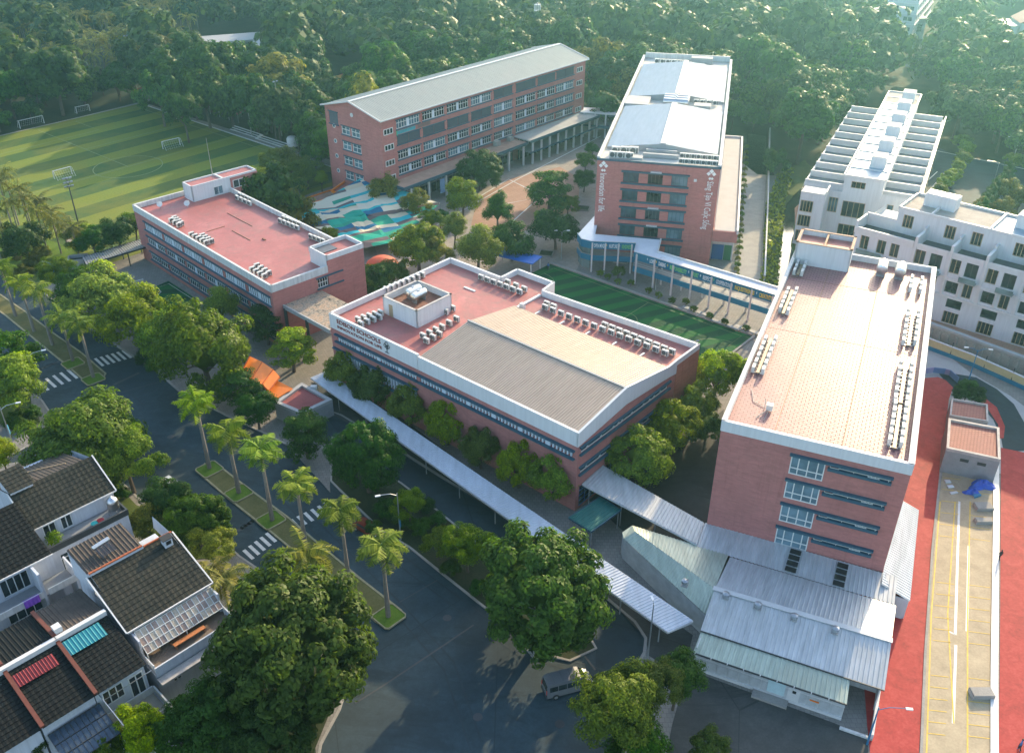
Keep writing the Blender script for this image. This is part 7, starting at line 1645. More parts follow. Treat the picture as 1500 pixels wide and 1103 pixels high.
# house with balconies at the left edge
h6 = thing('town_house', 'white house with balconies, dark glass doors and black roof at the left edge', 'house', (H_.o.x, H_.o.y, 0), H_.ang)
w = MB(); wall_holes(w, (-12, -4.6), U0, 11.6, 0, 9.2, [(1, 4.2, 5.9, 8.4), (5.4, 8.6, 5.9, 8.4), (5.0, 9.0, 1.8, 4.6), (1, 3, 1.8, 4.6)], .4); w.box(-12, -.4, -4.1, 4, 0, 9.1); w.quad((-.4, -4.6, 0), (-.4, -4.1, 0), (-.4, -4.1, 9.2), (-.4, -4.6, 9.2)); w.build('wall', HW, h6)
for r in ((1, 4.2, 5.9, 8.4), (5.4, 8.6, 5.9, 8.4), (5.0, 9.0, 1.8, 4.6), (1, 3, 1.8, 4.6)): window(h6, (-12, -4.6), U0, *r, 4, 1, M_frame, M_glass_dark, .09, .2)
tiled(h6, (-12.3, -5.2, 9.3), (-.5, -5.2, 9.3), (-.5, 3.5, 12.2), (-12.3, 3.5, 12.2), M_roofblack, .6, .6)
m = MB(); m.beam((-12.3, -5.3, 9.25), (-.4, -5.3, 9.25), .16, .18); m.build('verge', M_white_flat, h6)
for z in (5.5, 1.5):
    m = MB(); m.box(-12, .8, -7.2, -4.62, z, z + .22); m.build('balcony_slab', M_grey, h6); m = MB(); m.box(-12, -3.2, -7.35, -7.2, z + .1, z + 1.0); m.box(-2.6, .8, -7.35, -7.2, z + .1, z + 1.0); m.build('balcony_parapet', M_dirtywhite, h6)
    m = MB(); m.box(-3.2, -2.9, -7.3, -4.62, z - 3.5 if z > 2 else 0, z + 3.6); m.box(.6, .8, -7.3, -4.62, 0, z + 2.2); m.build('balcony_divider', HW, h6)
cl = thing('hanging_blanket', 'purple blanket hanging on the balcony rail of the left house', 'blanket', H_.P(-4.6, -7.2, 6.35), H_.ang); m = MB()
for i in range(8):
    m.add([(-.9 + i * .22, -.25 - .05 * (i % 2), .15), (-.9 + (i + 1) * .22, -.25 - .05 * ((i + 1) % 2), .15), (-.9 + (i + 1) * .22, -.32 - .07 * ((i + 1) % 2), -.75), (-.9 + i * .22, -.32 - .07 * (i % 2), -.75)], [(0, 1, 2, 3)]); m.add([(-.9 + i * .22, .15, .12), (-.9 + (i + 1) * .22, .15, .12), (-.9 + (i + 1) * .22, -.25 - .05 * ((i + 1) % 2), .16), (-.9 + i * .22, -.25 - .05 * (i % 2), .16)], [(0, 1, 2, 3)])
m.build('cloth', plain('purple_cloth', (.20, .06, .45), .8), cl, fix=False); MB().beam((-1, 0, .1), (1, 0, .1), .06).build('rail', M_galv, cl)
# ================================================================== AIR CONDITIONERS
shell = MB(); shell.box(-.45, .45, -.17, .17, .08, .78); shell.box(-.43, .43, -.15, .15, .78, .80); AC_S = shell.mesh('case', M_acwhite)
gr = MB(); Mx = Matrix.Translation((-.1, -.18, .43)) @ Matrix.Rotation(R_(90), 4, 'X'); gr.lathe([(.29, -.01), (.29, .03), (.24, .03), (.24, .0), (.08, .0), (.08, .03), (.02, .03)], 14, Mx); gr.box(.24, .40, -.19, -.172, .15, .7); AC_G = gr.mesh('fan_grille', M_acgrill)
ft = MB(); ft.box(-.38, -.3, -.2, .2, 0, .08); ft.box(.3, .38, -.2, .2, 0, .08); AC_F = ft.mesh('foot', M_galv)
ORD = ['first', 'second', 'third', 'fourth', 'fifth', 'sixth', 'seventh', 'eighth', 'ninth', 'tenth', 'eleventh', 'twelfth', 'thirteenth', 'fourteenth', 'fifteenth', 'sixteenth']
def ac(p, ang, s, label, group):
    t = thing('air_conditioner', label, 'air conditioner', p, ang, group); t.scale = (s, s, s)
    link('case', AC_S, t); link('fan_grille', AC_G, t); link('foot', AC_F, t)
def ac_row(a, b, n, z, face, where, frame=None, s=1.25, group=None, skip=()):
    """n units between two points, front turned to face (angle)"""
    if frame is not None: A, B = frame.P(a[0], a[1], z), frame.P(b[0], b[1], z)
    else: A, B = G(a[0], a[1], z), G(b[0], b[1], z)
    for i in range(n):
        if i in skip: continue
        p = A.lerp(B, i / max(1, n - 1)); ac(p, face, s, '%s air conditioner in %s' % (ORD[i], where), group or 'roof air conditioners in ' + where)
fe = E_.ang
for a, b, n, f, wh in (((566, 428), (619, 406), 8, fe, 'the row behind the roof house of the hall'), ((529, 478), (556, 468), 4, fe, 'the front row left of the roof house'), ((525, 472), (558, 462), 5, fe, 'the back row left of the roof house'),
    ((625, 503), (644, 493), 3, fe, 'the front row at the lower hall gable'), ((620, 496), (648, 483), 4, fe, 'the back row at the lower hall gable'), ((658, 477), (669, 471), 2, fe, 'the pair up the hall gable slope'), ((653, 460), (663, 455), 2, fe - R_(90) + R_(90), 'the pair at the roof house wall'),
    ((705, 410), (761, 431), 7, fe, 'the front row below the parapet jog'), ((744, 417), (768, 427), 3, fe, 'the back row below the parapet jog'), ((798.5, 454), (974, 521), 15, fe, 'the long front row on the hall roof edge'), ((801, 449), (811, 453), 2, fe, 'the left pair of the long back row'), ((886, 480), (984, 519), 10, fe, 'the long back row on the hall roof edge')):
    ac_row(a, b, n, 12.85, f, wh)
fd = D_.ang
for a, b, n, wh in (((348, 293), (366, 301), 4, 'the front row near the stair house of the low wing'), ((352, 289), (368, 296), 4, 'the back row near the stair house of the low wing'), ((411, 327), (436, 337), 5, 'the front row at the middle parapet of the low wing'), ((416, 323), (439, 332), 5, 'the back row at the middle parapet of the low wing'), ((456, 350), (474, 357), 4, 'the row beside the near stair house'),
    ((252, 326), (263, 333), 3, 'the front row at the left edge of the low wing roof'), ((256, 323), (266, 331), 4, 'the back row at the left edge of the low wing roof'), ((281, 347), (303, 359), 5, 'the front row at the middle left edge of the low wing'), ((297, 349), (310, 357), 4, 'the back row at the middle left edge of the low wing'), ((370, 398), (388, 408), 4, 'the front row at the near corner of the low wing'), ((377, 393), (394, 404), 4, 'the back row at the near corner of the low wing')):
    ac_row(a, b, n, 11.55, fd + (R_(90) if a[0] < 400 and a[1] > 320 else 0), wh)
fb = B_.ang + R_(90)
for a, b0, b1, n, wh in ((1.3, 33.5, 40, 5, 'the outer upper left line of tower'), (2.5, 33, 40.5, 5, 'the inner upper left line of tower'), (1.0, 14.5, 23, 6, 'the outer lower left line of tower'), (2.3, 14.5, 23.5, 6, 'the inner lower left line of tower'), (1.1, 47.5, 51, 3, 'the outer line by the stair house wall'), (2.3, 47.5, 51, 3, 'the inner line by the stair house wall'),
    (18.9, 30.5, 40.5, 6, 'the inner upper right line of tower'), (20.4, 31, 40.5, 6, 'the outer upper right line of tower'), (19.0, 14.5, 24, 6, 'the inner middle right line of tower'), (20.4, 14.5, 24, 6, 'the outer middle right line of tower'), (19.1, 4.5, 13, 6, 'the inner lower right line of tower'), (20.4, 4.5, 13, 6, 'the outer lower right line of tower'), (18.7, 48.5, 52.5, 3, 'the inner line by the tower tanks'), (20.2, 48.5, 52.5, 3, 'the outer line by the tower tanks')):
    ac_row((a, b0), (a, b1), n, 20.15, fb + (R_(180) if a in (2.3, 2.5, 20.4, 20.2) else 0), wh, B_, 1.2)
# racks between the tower units
rk = 0
for a, b0, b1, l in ((1.85, 32.5, 41, 'upper left'), (1.65, 14, 24, 'lower left'), (19.65, 30, 41, 'upper right'), (19.7, 14, 24.5, 'middle right'), (19.75, 3.5, 13.5, 'lower right'), (1.7, 47, 51.2, 'stair house')):
    t = thing('pipe_tray', 'pale pipe tray between the two lines of air conditioners, %s of tower' % l, 'pipe tray', B_.P(a, b0, 20.0), B_.ang, 'pipe trays on the tower roof'); MB().box(-.22, .22, 0, b1 - b0, .25, .4).build('tray', M_frame_tan, t); m = MB()
    for k in range(int(b1 - b0)): m.box(-.7, .7, k + .4, k + .5, .05, .15)
    m.box(-.05, .05, .1, .2, 0, .25); m.build('bracket', M_galv, t)
fc = C_.ang
ac_row((17.3, 2.0), (24.2, 2.0), 7, 21.3, fc, 'the front row at the right of the tall tower roof', C_, 1.3); ac_row((17.3, 5.6), (24.2, 5.6), 7, 21.3, fc, 'the back row at the right of the tall tower roof', C_, 1.3)
ac_row((3.2, 5.0), (7.0, 5.6), 3, 21.3, fc, 'the back row at the left of the tall tower roof', C_, 2.0); ac_row((3.0, 2.2), (6.4, 2.2), 3, 21.3, fc, 'the front row at the left of the tall tower roof', C_, 1.8)
ac_row((4.5, 88), (12.5, 88), 6, 21.3, fc, 'the far row at the back of the tall tower roof', C_, 1.6); ac_row((17.8, 47.5), (22.5, 47.5), 4, 21.4, fc, 'the row in the gap between the two pale roofs', C_, 1.4)
# tanks
def htank(p, ang, L, r, label, group, n=1):
    t = thing('water_tank', label, 'water tank', p, ang, group); Mx = Matrix.Translation((-L / 2, 0, r + .5)) @ Matrix.Rotation(R_(90), 4, 'Y')
    MB().lathe([(.02, -.12), (r * .6, -.06), (r * .95, .05), (r, .2), (r, L - .2), (r * .95, L - .05), (r * .6, L + .06), (.02, L + .12)], 20, Mx).build('tank', M_tank, t)
    m = MB()
    for x in (-L * .35, L * .35): m.box(x - .08, x + .08, -r * .8, r * .8, 0, .55 + r * .25)
    m.box(-.2, .2, -.2, .2, 2 * r + .45, 2 * r + .6); m.build('stand', M_galv, t)
htank(E_.P(8.0, 11.6, 14.9), E_.ang + R_(90), 2.9, .68, 'left horizontal steel water tank in the roof house pit of the hall', 'steel tanks in the roof house pit'); htank(E_.P(9.7, 11.2, 14.9), E_.ang + R_(90), 2.9, .68, 'right horizontal steel water tank in the roof house pit of the hall', 'steel tanks in the roof house pit')
htank(B_.P(14.0, 53.6, 20.0), B_.ang + R_(90), 3.0, .85, 'left shiny steel water tank at the far parapet of tower', 'steel tanks on the tower roof'); htank(B_.P(16.8, 53.6, 20.0), B_.ang + R_(90), 3.0, .85, 'right shiny steel water tank at the far parapet of tower', 'steel tanks on the tower roof')
for k in range(3): htank(C_.P(13.0, 43.5 + k * 2.0, 21.3), C_.ang, 6.2, .85, ('front', 'middle', 'rear')[k] + ' steel water tank of three between the two pale roofs', 'steel tanks between the pale roofs')
rb = thing('roof_pump', 'small pale pump box with pipe legs near the front of tower', 'pump', B_.P(4.7, 6.0, 20.0), B_.ang); MB().box(-.4, .4, -.35, .35, .2, 1.0).build('box', M_acwhite, rb)
m = MB(); m.beam((0, 0, .3), (-1.2, -2.4, .1), .06); m.beam((0, 0, .3), (-.2, -2.6, .1), .06); m.beam((-.5, .4, .1), (-2.2, 1.2, .1), .06); m.beam((-2.2, 1.2, .1), (-3.0, 4.0, .1), .06); m.beam((-.6, .3, .1), (-.7, .5, 1.4), .07); m.build('pipe', M_grey, rb)
# ================================================================== LAMPS, GOALS, VEHICLES, PEOPLE
def lamp(bx, by, h, az, label, arm=2.2, col=None, banner=None, group='street lamps', arms=1):
    p = G(bx, by, 0); t = thing('street_lamp', label, 'street lamp', (p.x, p.y, 0), az, group); m = MB(); m.tube([(0, 0, 0), (0, 0, h * .6), (0, 0, h)], [.12, .09, .06], 8); m.build('pole', col or M_galv, t)
    for k in range(arms):
        s = 1 if k == 0 else -1
        m = MB(); m.tube([(0, 0, h - .4), (s * arm * .4, 0, h + .15), (s * arm, 0, h + .3)], [.05, .045, .035], 6); m.build('arm', col or M_galv, t); m = MB(); m.box(min(s * arm, s * (arm + .7)), max(s * arm, s * (arm + .7)), -.14, .14, h + .22, h + .34); m.build('lamp_head', M_steel_w, t)
    if banner: m = MB(); m.box(-.05, .05, .1, .75, h * .35, h * .35 + 1.6); m.build('banner', plain('blue_street_banner', (.04, .22, .40), .6, .3, 4), t)
    return t
blue = plain('blue_lamp_pole', (.02, .17, .32), .5)
lamp(60, 584, 8.5, R_(25), 'street lamp with blue banner on the left corner pavement', banner=1); lamp(22, 660, 8.0, R_(20), 'street lamp with blue banner at the left edge beside the bright tree', banner=1)
lamp(587, 790, 8.0, R_(200), 'street lamp with blue banner on the island verge behind the red car', banner=1); lamp(948, 968, 9.2, R_(100), 'tall grey lamp post at the right end of the long awning', arm=.3)
lamp(782, 960, 8.0, R_(190), 'street lamp half hidden in the huge round tree', banner=1); lamp(1270, 1090, 6.0, R_(-8), 'blue street lamp with curved arm beside the red path at the bottom', 2.6, blue)
lamp(1418, 560, 6.5, R_(170), 'blue double armed street lamp behind the utility blocks', 1.6, blue, arms=2); lamp(88, 430, 6.5, R_(160), 'blue street lamp among the boulevard trees at the left', 1.6, blue)
lamp(423, 1060, 6.0, R_(20), 'pale lamp showing through the enormous dark tree at the bottom'); lamp(822, 380, 6.5, R_(0), 'courtyard lamp left of the curved end of the bridge', 1.0, arms=2); lamp(410, 296, 5.5, R_(160), 'lamp post behind the low wing parapet')
lamp(1481, 245, 8, R_(170), 'street lamp beyond the conifers on the villa street'); lamp(1452, 280, 7.5, R_(165), 'street lamp leaning over the villa street from the conifers'); lamp(960, 425, 7, R_(0), 'thin lamp post standing in front of the two-storey bridge', .8)
for i, (x, y, h) in enumerate(((1059, 66, 9), (1200, 84, 9), (1345, 90, 9), (906, 118, 12), (881, 128, 10))): lamp(x, y, h, R_(20), 'distant lamp post rising above the wood, ' + ('left of the low far hall', 'above the middle wood', 'beside the far side street', 'right of the classroom block', 'between classroom block and tower')[i], group='distant lamp posts')
def flood(bx, by, h, label, n=3, sides=4, az=0):
    p = G(bx, by, 0); t = thing('floodlight_mast', label, 'floodlight', (p.x, p.y, 0), az, 'floodlight masts of the pitch'); MB().tube([(0, 0, 0), (0, 0, h)], [.2, .1], 8).build('pole', M_darksteel if n > 2 else M_concrete, t)
    m = MB()
    for k in range(n): m.beam((-.9, 0, h - k * .9), (.9, 0, h - k * .9), .08)
    m.build('crossbar', M_darksteel, t); hd = MB().box(-.28, .28, -.12, .12, -.22, .22).mesh('floodlight_head', M_galv)
    for k in range(n):
        for x in ((-.7, 0, .7) if sides > 2 else (-.5, .5)): link('floodlight_head', hd, t, (x, -.15, h - k * .9 + .1), (R_(40), 0, 0))
flood(125, 366, 16.5, 'tall floodlight mast with three tiers of lamps at the near corner of the pitch', 3, 4, R_(40)); flood(1011, 548, 6.6, 'twin headed floodlight mast beside the dark turf court', 1, 2, R_(10))
for x, y, h, l in ((196, 112, 14, 'floodlight mast beyond the far corner of the pitch'), (279, 128, 14, 'floodlight mast in the trees right of the pitch corner'), (413, 200, 16, 'floodlight mast beside the benches near the classroom block'), (307, 185, 8, 'short concrete mast left of the red roofed dugout'), (369, 200, 8, 'short concrete mast right of the red roofed dugout'), (433, 52, 11, 'thin pale mast above the wood at the top')): flood(x, y, h, l, 1, 2, R_(40))
am = thing('phone_mast', 'tall phone mast with white antenna panels behind the classroom block roof', 'mast', (G(786, 88, 0).x, G(786, 88, 0).y, 0)); hh_ = 21
MB().tube([(0, 0, 0), (0, 0, hh_)], [.35, .2], 8).build('pole', M_galv, am)
for k in range(6): t = k * 1.047; MB().box(1.1 * math.cos(t) - .15, 1.1 * math.cos(t) + .15, 1.1 * math.sin(t) - .15, 1.1 * math.sin(t) + .15, hh_ - 3.2, hh_ - .6).build('antenna_panel', M_steel_w, am)
m = MB(); 
for z in (hh_ - 3, hh_ - .9): m.lathe([(1.1, z), (1.1, z + .1), (.9, z + .1)], 10)
m.build('platform', M_galv, am)
def goal(a, b, wid, hgt, dep, rz, label, cat='goal'):
    p = PF.P(a, b, .06) if a is not None else b; t = thing('football_goal', label, cat, p, rz, 'football goals'); m = MB(); r = .09
    m.beam((-wid / 2, 0, 0), (-wid / 2, 0, hgt), r * 2); m.beam((wid / 2, 0, 0), (wid / 2, 0, hgt), r * 2); m.beam((-wid / 2, 0, hgt), (wid / 2, 0, hgt), r * 2); m.build('frame', M_white_flat, t)
    m = MB()
    for s in (-1, 1): m.beam((s * wid / 2, 0, hgt), (s * wid / 2, dep * .4, hgt), .07); m.beam((s * wid / 2, dep * .4, hgt), (s * wid / 2, dep, 0), .07); m.beam((s * wid / 2, 0, 0), (s * wid / 2, dep, 0), .07)
    m.beam((-wid / 2, dep, 0), (wid / 2, dep, 0), .07); m.build('stay', M_white_flat, t)
    m = MB(); n = int(wid / .6)
    for i in range(n + 1): x = -wid / 2 + wid * i / n; m.beam((x, dep * .4, hgt), (x, dep, 0), .022)
    for k in range(4): f = (k + .5) / 4; m.beam((-wid / 2, dep * (.4 + .6 * f), hgt * (1 - f)), (wid / 2, dep * (.4 + .6 * f), hgt * (1 - f)), .022)
    m.build('net', M_white_flat, t)
ra = PF.ang
def gpx(a, b, h, dep, label):
    p, q = G(*a, 0), G(*b, 0); c = (p + q) / 2; wid = (q - p).length; goal(None, c, wid, h, dep, math.atan2((q - p).y, (q - p).x), label)
gpx((30, 189), (65, 181), 2.4, 1.8, 'large white goal on the far goal line of the pitch'); gpx((113, 167), (132, 163), 2.1, 1.5, 'smaller white goal near the far corner of the pitch'); gpx((80, 263), (106, 256), 2.2, -2.0, 'white box goal on the middle of the pitch, nearest the camera'); gpx((239, 219), (264, 213), 2.2, -2.0, 'white box goal on the pitch right of the centre circle'); gpx((242, 166), (259, 175), 2.1, 1.5, 'white goal on the shaded far touchline')
gpx((200, 424), (212, 421), 1.8, 1.0, 'small white training goal beside the small turf court')
# dugout, benches, hut
dg_ = thing('dugout', 'red roofed open shelter beside the pitch touchline', 'shelter', G(338, 172, 0), R_(-40)); m = MB(); corrugated(m, (-8, -2.6, 2.8), (8, -2.6, 2.8), (8, 2.6, 3.6), (-8, 2.6, 3.6), .5, .05); m.build('roof', plain('dark_red_sheet', (.30, .03, .05), .5, .15), dg_)
for x in (-7.5, -2.5, 2.5, 7.5):
    for y in (-2.3, 2.3): MB().box(x - .08, x + .08, y - .08, y + .08, 0, 2.9).build('post', M_grey, dg_)
ht = thing('ticket_hut', 'small hut with red roof at the far right corner of the pitch', 'hut', G(216, 146, 0), R_(-40)); MB().box(-3, 3, -2, 2, 0, 2.8).build('wall', M_grey, ht); m = MB(); corrugated(m, (-3.6, -2.6, 2.8), (3.6, -2.6, 2.8), (3.6, 2.6, 3.4), (-3.6, 2.6, 3.4), .5, .05); m.build('roof', plain('dark_red_sheet', (.30, .03, .05)), ht)
for i, (x, y) in enumerate(((357, 198), (395, 212))):
    t = thing('spectator_bench', ('left', 'right')[i] + ' white tiered spectator bench along the pitch touchline', 'bench', G(x, y, 0), R_(-40), 'tiered benches along the pitch'); 
    for k in range(3): MB().box(-7, 7, k * .8, k * .8 + .5, .3 + k * .3, .4 + k * .3).build('seat', M_white_flat, t)
    for x0 in (-6, 0, 6): MB().box(x0 - .1, x0 + .1, 0, 2.1, 0, .3).build('support', M_grey, t)
wtk = thing('storage_tank', 'white storage tank beside the pitch near the classroom block', 'tank', G(429, 214, 0)); MB().lathe([(1.6, 0), (1.6, 2.2), (1.2, 2.7), (.3, 2.9)], 16).build('tank', M_white_flat, wtk); MB().lathe([(.3, 2.9), (.3, 3.05)], 10).build('lid', M_galv, wtk)
# pitch fence (mesh with posts) behind the low wing
fn = thing('mesh_fence', 'grey mesh fence between the pitch and the deck behind the low wing', 'fence', (0, 0, 0)); pts = gp((380, 275), (440, 258), (478, 240)); m = MB()
for a, b in zip(pts, pts[1:]):
    for z in (.2, 1.2, 2.2, 3.0): m.beam((a.x, a.y, z), (b.x, b.y, z), .06)
m.build('rail', M_grey, fn)
for a, b in zip(pts, pts[1:]):
    for k in range(8): p = a.lerp(b, k / 8); MB().beam((p.x, p.y, 0), (p.x, p.y, 3.1), .1).build('post', M_grey, fn)
# --- van
def wheel(parent, x, y, r=.36, w=.24):
    Mx = Matrix.Translation((x, y - w / 2 if y > 0 else y - w / 2, r)) @ Matrix.Rotation(R_(-90), 4, 'X'); t = MB().lathe([(r * .6, 0), (r, .03), (r, w - .03), (r * .6, w)], 18, Mx).build('tyre', M_black, parent); t.name = 'wheel'
    Mx = Matrix.Translation((x, (y + .02) if y > 0 else (y - w / 2 - .02), r)) @ Matrix.Rotation(R_(-90), 4, 'X'); MB().lathe([(.02, 0), (r * .58, 0), (r * .58, w / 2), (.02, w / 2)], 14, Mx).build('rim', M_galv, t)
va = G(868, 983, RZ); vb_ = G(800, 1004, RZ)
vang = math.atan2((va - vb_).y, (va - vb_).x); vc = G(831, 1008, RZ); van = thing('van', 'silver-grey passenger van with dark windows driving near the bottom centre', 'van', (vc.x, vc.y, RZ), R_(18))
vp = plain('silver_van_paint', (.22, .23, .25), .25, .05, 1, metal=.4)
prof = [(-2.75, .35), (-2.8, 1.0), (-2.72, 1.9), (-2.55, 2.25), (-2.2, 2.36), (.9, 2.36), (1.35, 2.25), (1.95, 1.55), (2.55, 1.25), (2.75, 1.0), (2.8, .45), (2.5, .32)]
m = MB(); n = len(prof); W = .98; ins = lambda z: W if z < 1.3 else W - (z - 1.3) * .14
vs = [(x, -ins(z), z) for x, z in prof] + [(x, ins(z), z) for x, z in prof]; m.add(vs, [(i, (i + 1) % n, (i + 1) % n + n, i + n) for i in range(n)] + [tuple(range(n))[::-1], tuple(range(n, 2 * n))]); m.build('body', vp, van)
for sgn in (-1, 1):
    y = sgn * .965
    for x0, x1 in ((-2.45, -1.5), (-1.4, -.45), (-.35, .5), (.6, 1.2)):
        q = [(x0, y, 1.28), (x1, y, 1.28), (x1 - (.25 if x1 > 1 else 0), y - sgn * .09, 1.95), (x0, y - sgn * .09, 1.95)]; m = MB(); m.add([(a, b + sgn * .012, c) for a, b, c in q], [(0, 1, 2, 3)]); m.build('side_window', M_glass_dark, van, fix=False)
m = MB(); m.add([(2.0, -.82, 1.56), (2.0, .82, 1.56), (1.42, .75, 2.22), (1.42, -.75, 2.22)], [(0, 1, 2, 3)]); o = m.build('windscreen', M_glass_dark, van, fix=False); o.location = (.03, 0, .03)
m = MB(); m.add([(-2.80, -.78, 1.3), (-2.80, .78, 1.3), (-2.70, .72, 2.05), (-2.70, -.72, 2.05)], [(0, 1, 2, 3)]); m.build('rear_window', M_glass_dark, van, fix=False)
for x in (-1.75, 1.8):
    for y in (-.97, .97): wheel(van, x, y)
m = MB()
for y in (-.8, .55): m.box(2.72, 2.82, y, y + .28, .75, .98)
m.build('headlight', M_steel_w, van)
for y in (-.9, .72): MB().box(-2.83, -2.76, y, y + .16, .9, 1.5).build('tail_light', plain('tail_red', (.4, .02, .02), .3), van)
MB().box(-2.86, 2.86, -.95, .95, .3, .5).build('bumper', M_darksteel, van)
for y in (-1.18, 1.02): MB().box(1.35, 1.5, y, y + .16, 1.35, 1.6).build('mirror', M_darksteel, van)
m = MB()
for x in (-1.8, -.8, .2): m.box(x, x + .04, -.8, .8, 2.36, 2.39)
m.build('roof_rib', vp, van)
def car(px, py, rz, paint, label, name='parked_car', z=RZ):
    p = G(px, py, z); t = thing(name, label, 'car', (p.x, p.y, z), rz, 'parked cars'); m = MB()
    prof = [(-2.1, .35), (-2.15, .85), (-1.9, 1.0), (-1.45, 1.38), (-.2, 1.46), (.55, 1.38), (1.15, .98), (1.95, .85), (2.15, .6), (2.1, .32)]; n = len(prof); ins = lambda z: .88 if z < 1.02 else .88 - (z - 1.0) * .45
    vs = [(x, -ins(zz), zz) for x, zz in prof] + [(x, ins(zz), zz) for x, zz in prof]; m.add(vs, [(i, (i + 1) % n, (i + 1) % n + n, i + n) for i in range(n)] + [tuple(range(n))[::-1], tuple(range(n, 2 * n))]); m.build('body', paint, t)
    m = MB(); m.add([(1.17, -.78, 1.0), (1.17, .78, 1.0), (.58, .68, 1.40), (.58, -.68, 1.40)], [(0, 1, 2, 3)]); m.build('windscreen', M_glass_dark, t, fix=False); m = MB(); m.add([(-1.92, -.78, 1.02), (-1.92, .78, 1.02), (-1.47, .68, 1.40), (-1.47, -.68, 1.40)], [(0, 1, 2, 3)]); m.build('rear_window', M_glass_dark, t, fix=False)
    for s in (-1, 1): m = MB(); m.add([(-1.4, s * .865, 1.06), (1.0, s * .865, 1.06), (.5, s * .73, 1.36), (-1.2, s * .73, 1.36)], [(0, 1, 2, 3)]); m.build('side_window', M_glass_dark, t, fix=False)
    for x in (-1.35, 1.35):
        for y in (-.86, .86): wheel(t, x, y, .31, .2)
    m = MB(); m.box(2.08, 2.16, -.78, -.5, .62, .78); m.build('headlight', M_steel_w, t); m = MB(); m.box(2.08, 2.16, .5, .78, .62, .78); m.build('headlight', M_steel_w, t)
car(539, 778, R_(-38), plain('red_car_paint', (.16, .025, .015), .25, .05), 'dark red car parked under the verge trees beside the lamp post')
car(252, 716, R_(-40), plain('pale_car_paint', (.45, .48, .50), .25, .05), 'pale car half hidden behind the trees by the junction')
car(303, 748, R_(-42), plain('silver_car_paint', (.35, .37, .40), .25, .05), 'silver car parked behind the dark round tree by the houses')
# --- people
def person(px, py, rz, label, shirt, trousers, stride=.2, z=0.0, hair=(.01, .01, .01)):
    p = G(px, py, z); t = thing('person', label, 'person', (p.x, p.y, z), rz, None)
    J = [(0, 0, .95), (0, 0, 1.15), (0, 0, 1.38), (0, 0, 1.47), (0, .01, 1.56), (0, .0, 1.68),           # 0-5 pelvis..head
         (.10, 0, .90), (.11, stride * .6, .50), (.11, stride * .3, .07), (.11, stride * .3 + .16, .03),      # right leg 6-9
         (-.10, 0, .90), (-.11, -stride * .2, .50), (-.11, -stride * 1.2, .09), (-.11, -stride * 1.2 + .15, .03),   # 10-13
         (.19, 0, 1.38), (.24, -.08, 1.12), (.24, .04, .88), (-.19, 0, 1.38), (-.24, .06, 1.12), (-.24, .16, .90)]
    Eg = [(0, 1), (1, 2), (2, 3), (3, 4), (4, 5), (0, 6), (6, 7), (7, 8), (8, 9), (0, 10), (10, 11), (11, 12), (12, 13), (2, 14), (14, 15), (15, 16), (2, 17), (17, 18), (18, 19)]
    Rr = [.14, .13, .15, .055, .085, .09, .09, .06, .045, .04, .09, .06, .045, .04, .06, .045, .035, .06, .045, .035]
    me = bpy.data.meshes.new('body'); me.from_pydata(J, Eg, []); o = link('body', me, t); me.materials.append(shirt)
    sk = o.modifiers.new('skin', 'SKIN'); lay = me.skin_vertices[0].data if me.skin_vertices else None
    if lay is None:
        bm = bmesh.new(); bm.from_mesh(me); bm.verts.layers.skin.verify(); bm.to_mesh(me); bm.free(); lay = me.skin_vertices[0].data
    for i, r in enumerate(Rr): lay[i].radius = (r, r * (.75 if i in (0, 1, 2) else 1)); lay[i].use_root = (i == 0)
    ss = o.modifiers.new('sub', 'SUBSURF'); ss.levels = 1; ss.render_levels = 1
    m = MB(); m.lathe([(.02, 1.62), (.10, 1.64), (.105, 1.70), (.08, 1.77), (.02, 1.79)], 12); m.build('hair', plain('black_hair', hair, .7), t)
    m = MB(); 
    for x, y0, y1 in ((.10, 0, stride * .6), (-.10, 0, -stride * .2)): m.tube([(x, y0, .93), (x * 1.1, y1, .5), (x * 1.1, y1 * .7 if x > 0 else -stride * 1.1, .12)], [.115, .085, .065], 8)
    m.lathe([(.15, .86), (.155, .98), (.14, 1.04)], 12); m.build('trousers', trousers, t); return t
cloth_w = plain('white_shirt', (.55, .55, .55), .8); cloth_d = plain('dark_trousers', (.02, .022, .03), .8); cloth_b = plain('blue_shirt', (.05, .15, .38), .8); skin_ = plain('skin', (.32, .18, .11), .6)
person(432, 679, R_(30), 'person in a white shirt and dark trousers standing on the forecourt pavement', cloth_w, cloth_d, .05, RZ + .14); person(1463, 820, R_(10), 'person in dark clothes walking along the white kerb of the red field', cloth_d, cloth_d, .25)
person(1492, 1098, R_(60), 'person in a dark blue shirt at the bottom right corner on the red field', cloth_b, cloth_d, .15); person(803, 396, R_(0), 'person in a blue shirt standing behind the hall parapet near the turf court', cloth_b, cloth_d, .1)
# --- stray things
def pile_cloth(p, r, h, mat, label, seed):
    t = thing('tarpaulin', label, 'tarpaulin', p, 0); rg = random.Random(seed); m = MB(); N = 16; vs = []; 
    for k in range(5):
        f = k / 4
        for i in range(N): a = i / N * 6.283; rr = r * (.1 + .9 * f) * (1 + .25 * math.sin(a * 3 + seed) + rg.uniform(-.12, .12)); vs.append((rr * math.cos(a), rr * math.sin(a) * .6, h * (1 - f ** 1.5) * (1 + rg.uniform(-.3, .3)) + .03))
    m.add(vs, [(k * N + i, k * N + (i + 1) % N, (k + 1) * N + (i + 1) % N, (k + 1) * N + i) for k in range(4) for i in range(N)] + [tuple(range(N))]); m.build('cloth', mat, t); MB().box(-.5, .4, -.2, .2, .02, h * .6).build('covered_crate', M_wood, t)
tb_ = plain('bright_blue_tarpaulin', (.02, .07, .42), .45, .3, 2); tg = plain('grey_plastic_sheet', (.35, .37, .42), .4, .3, 2)
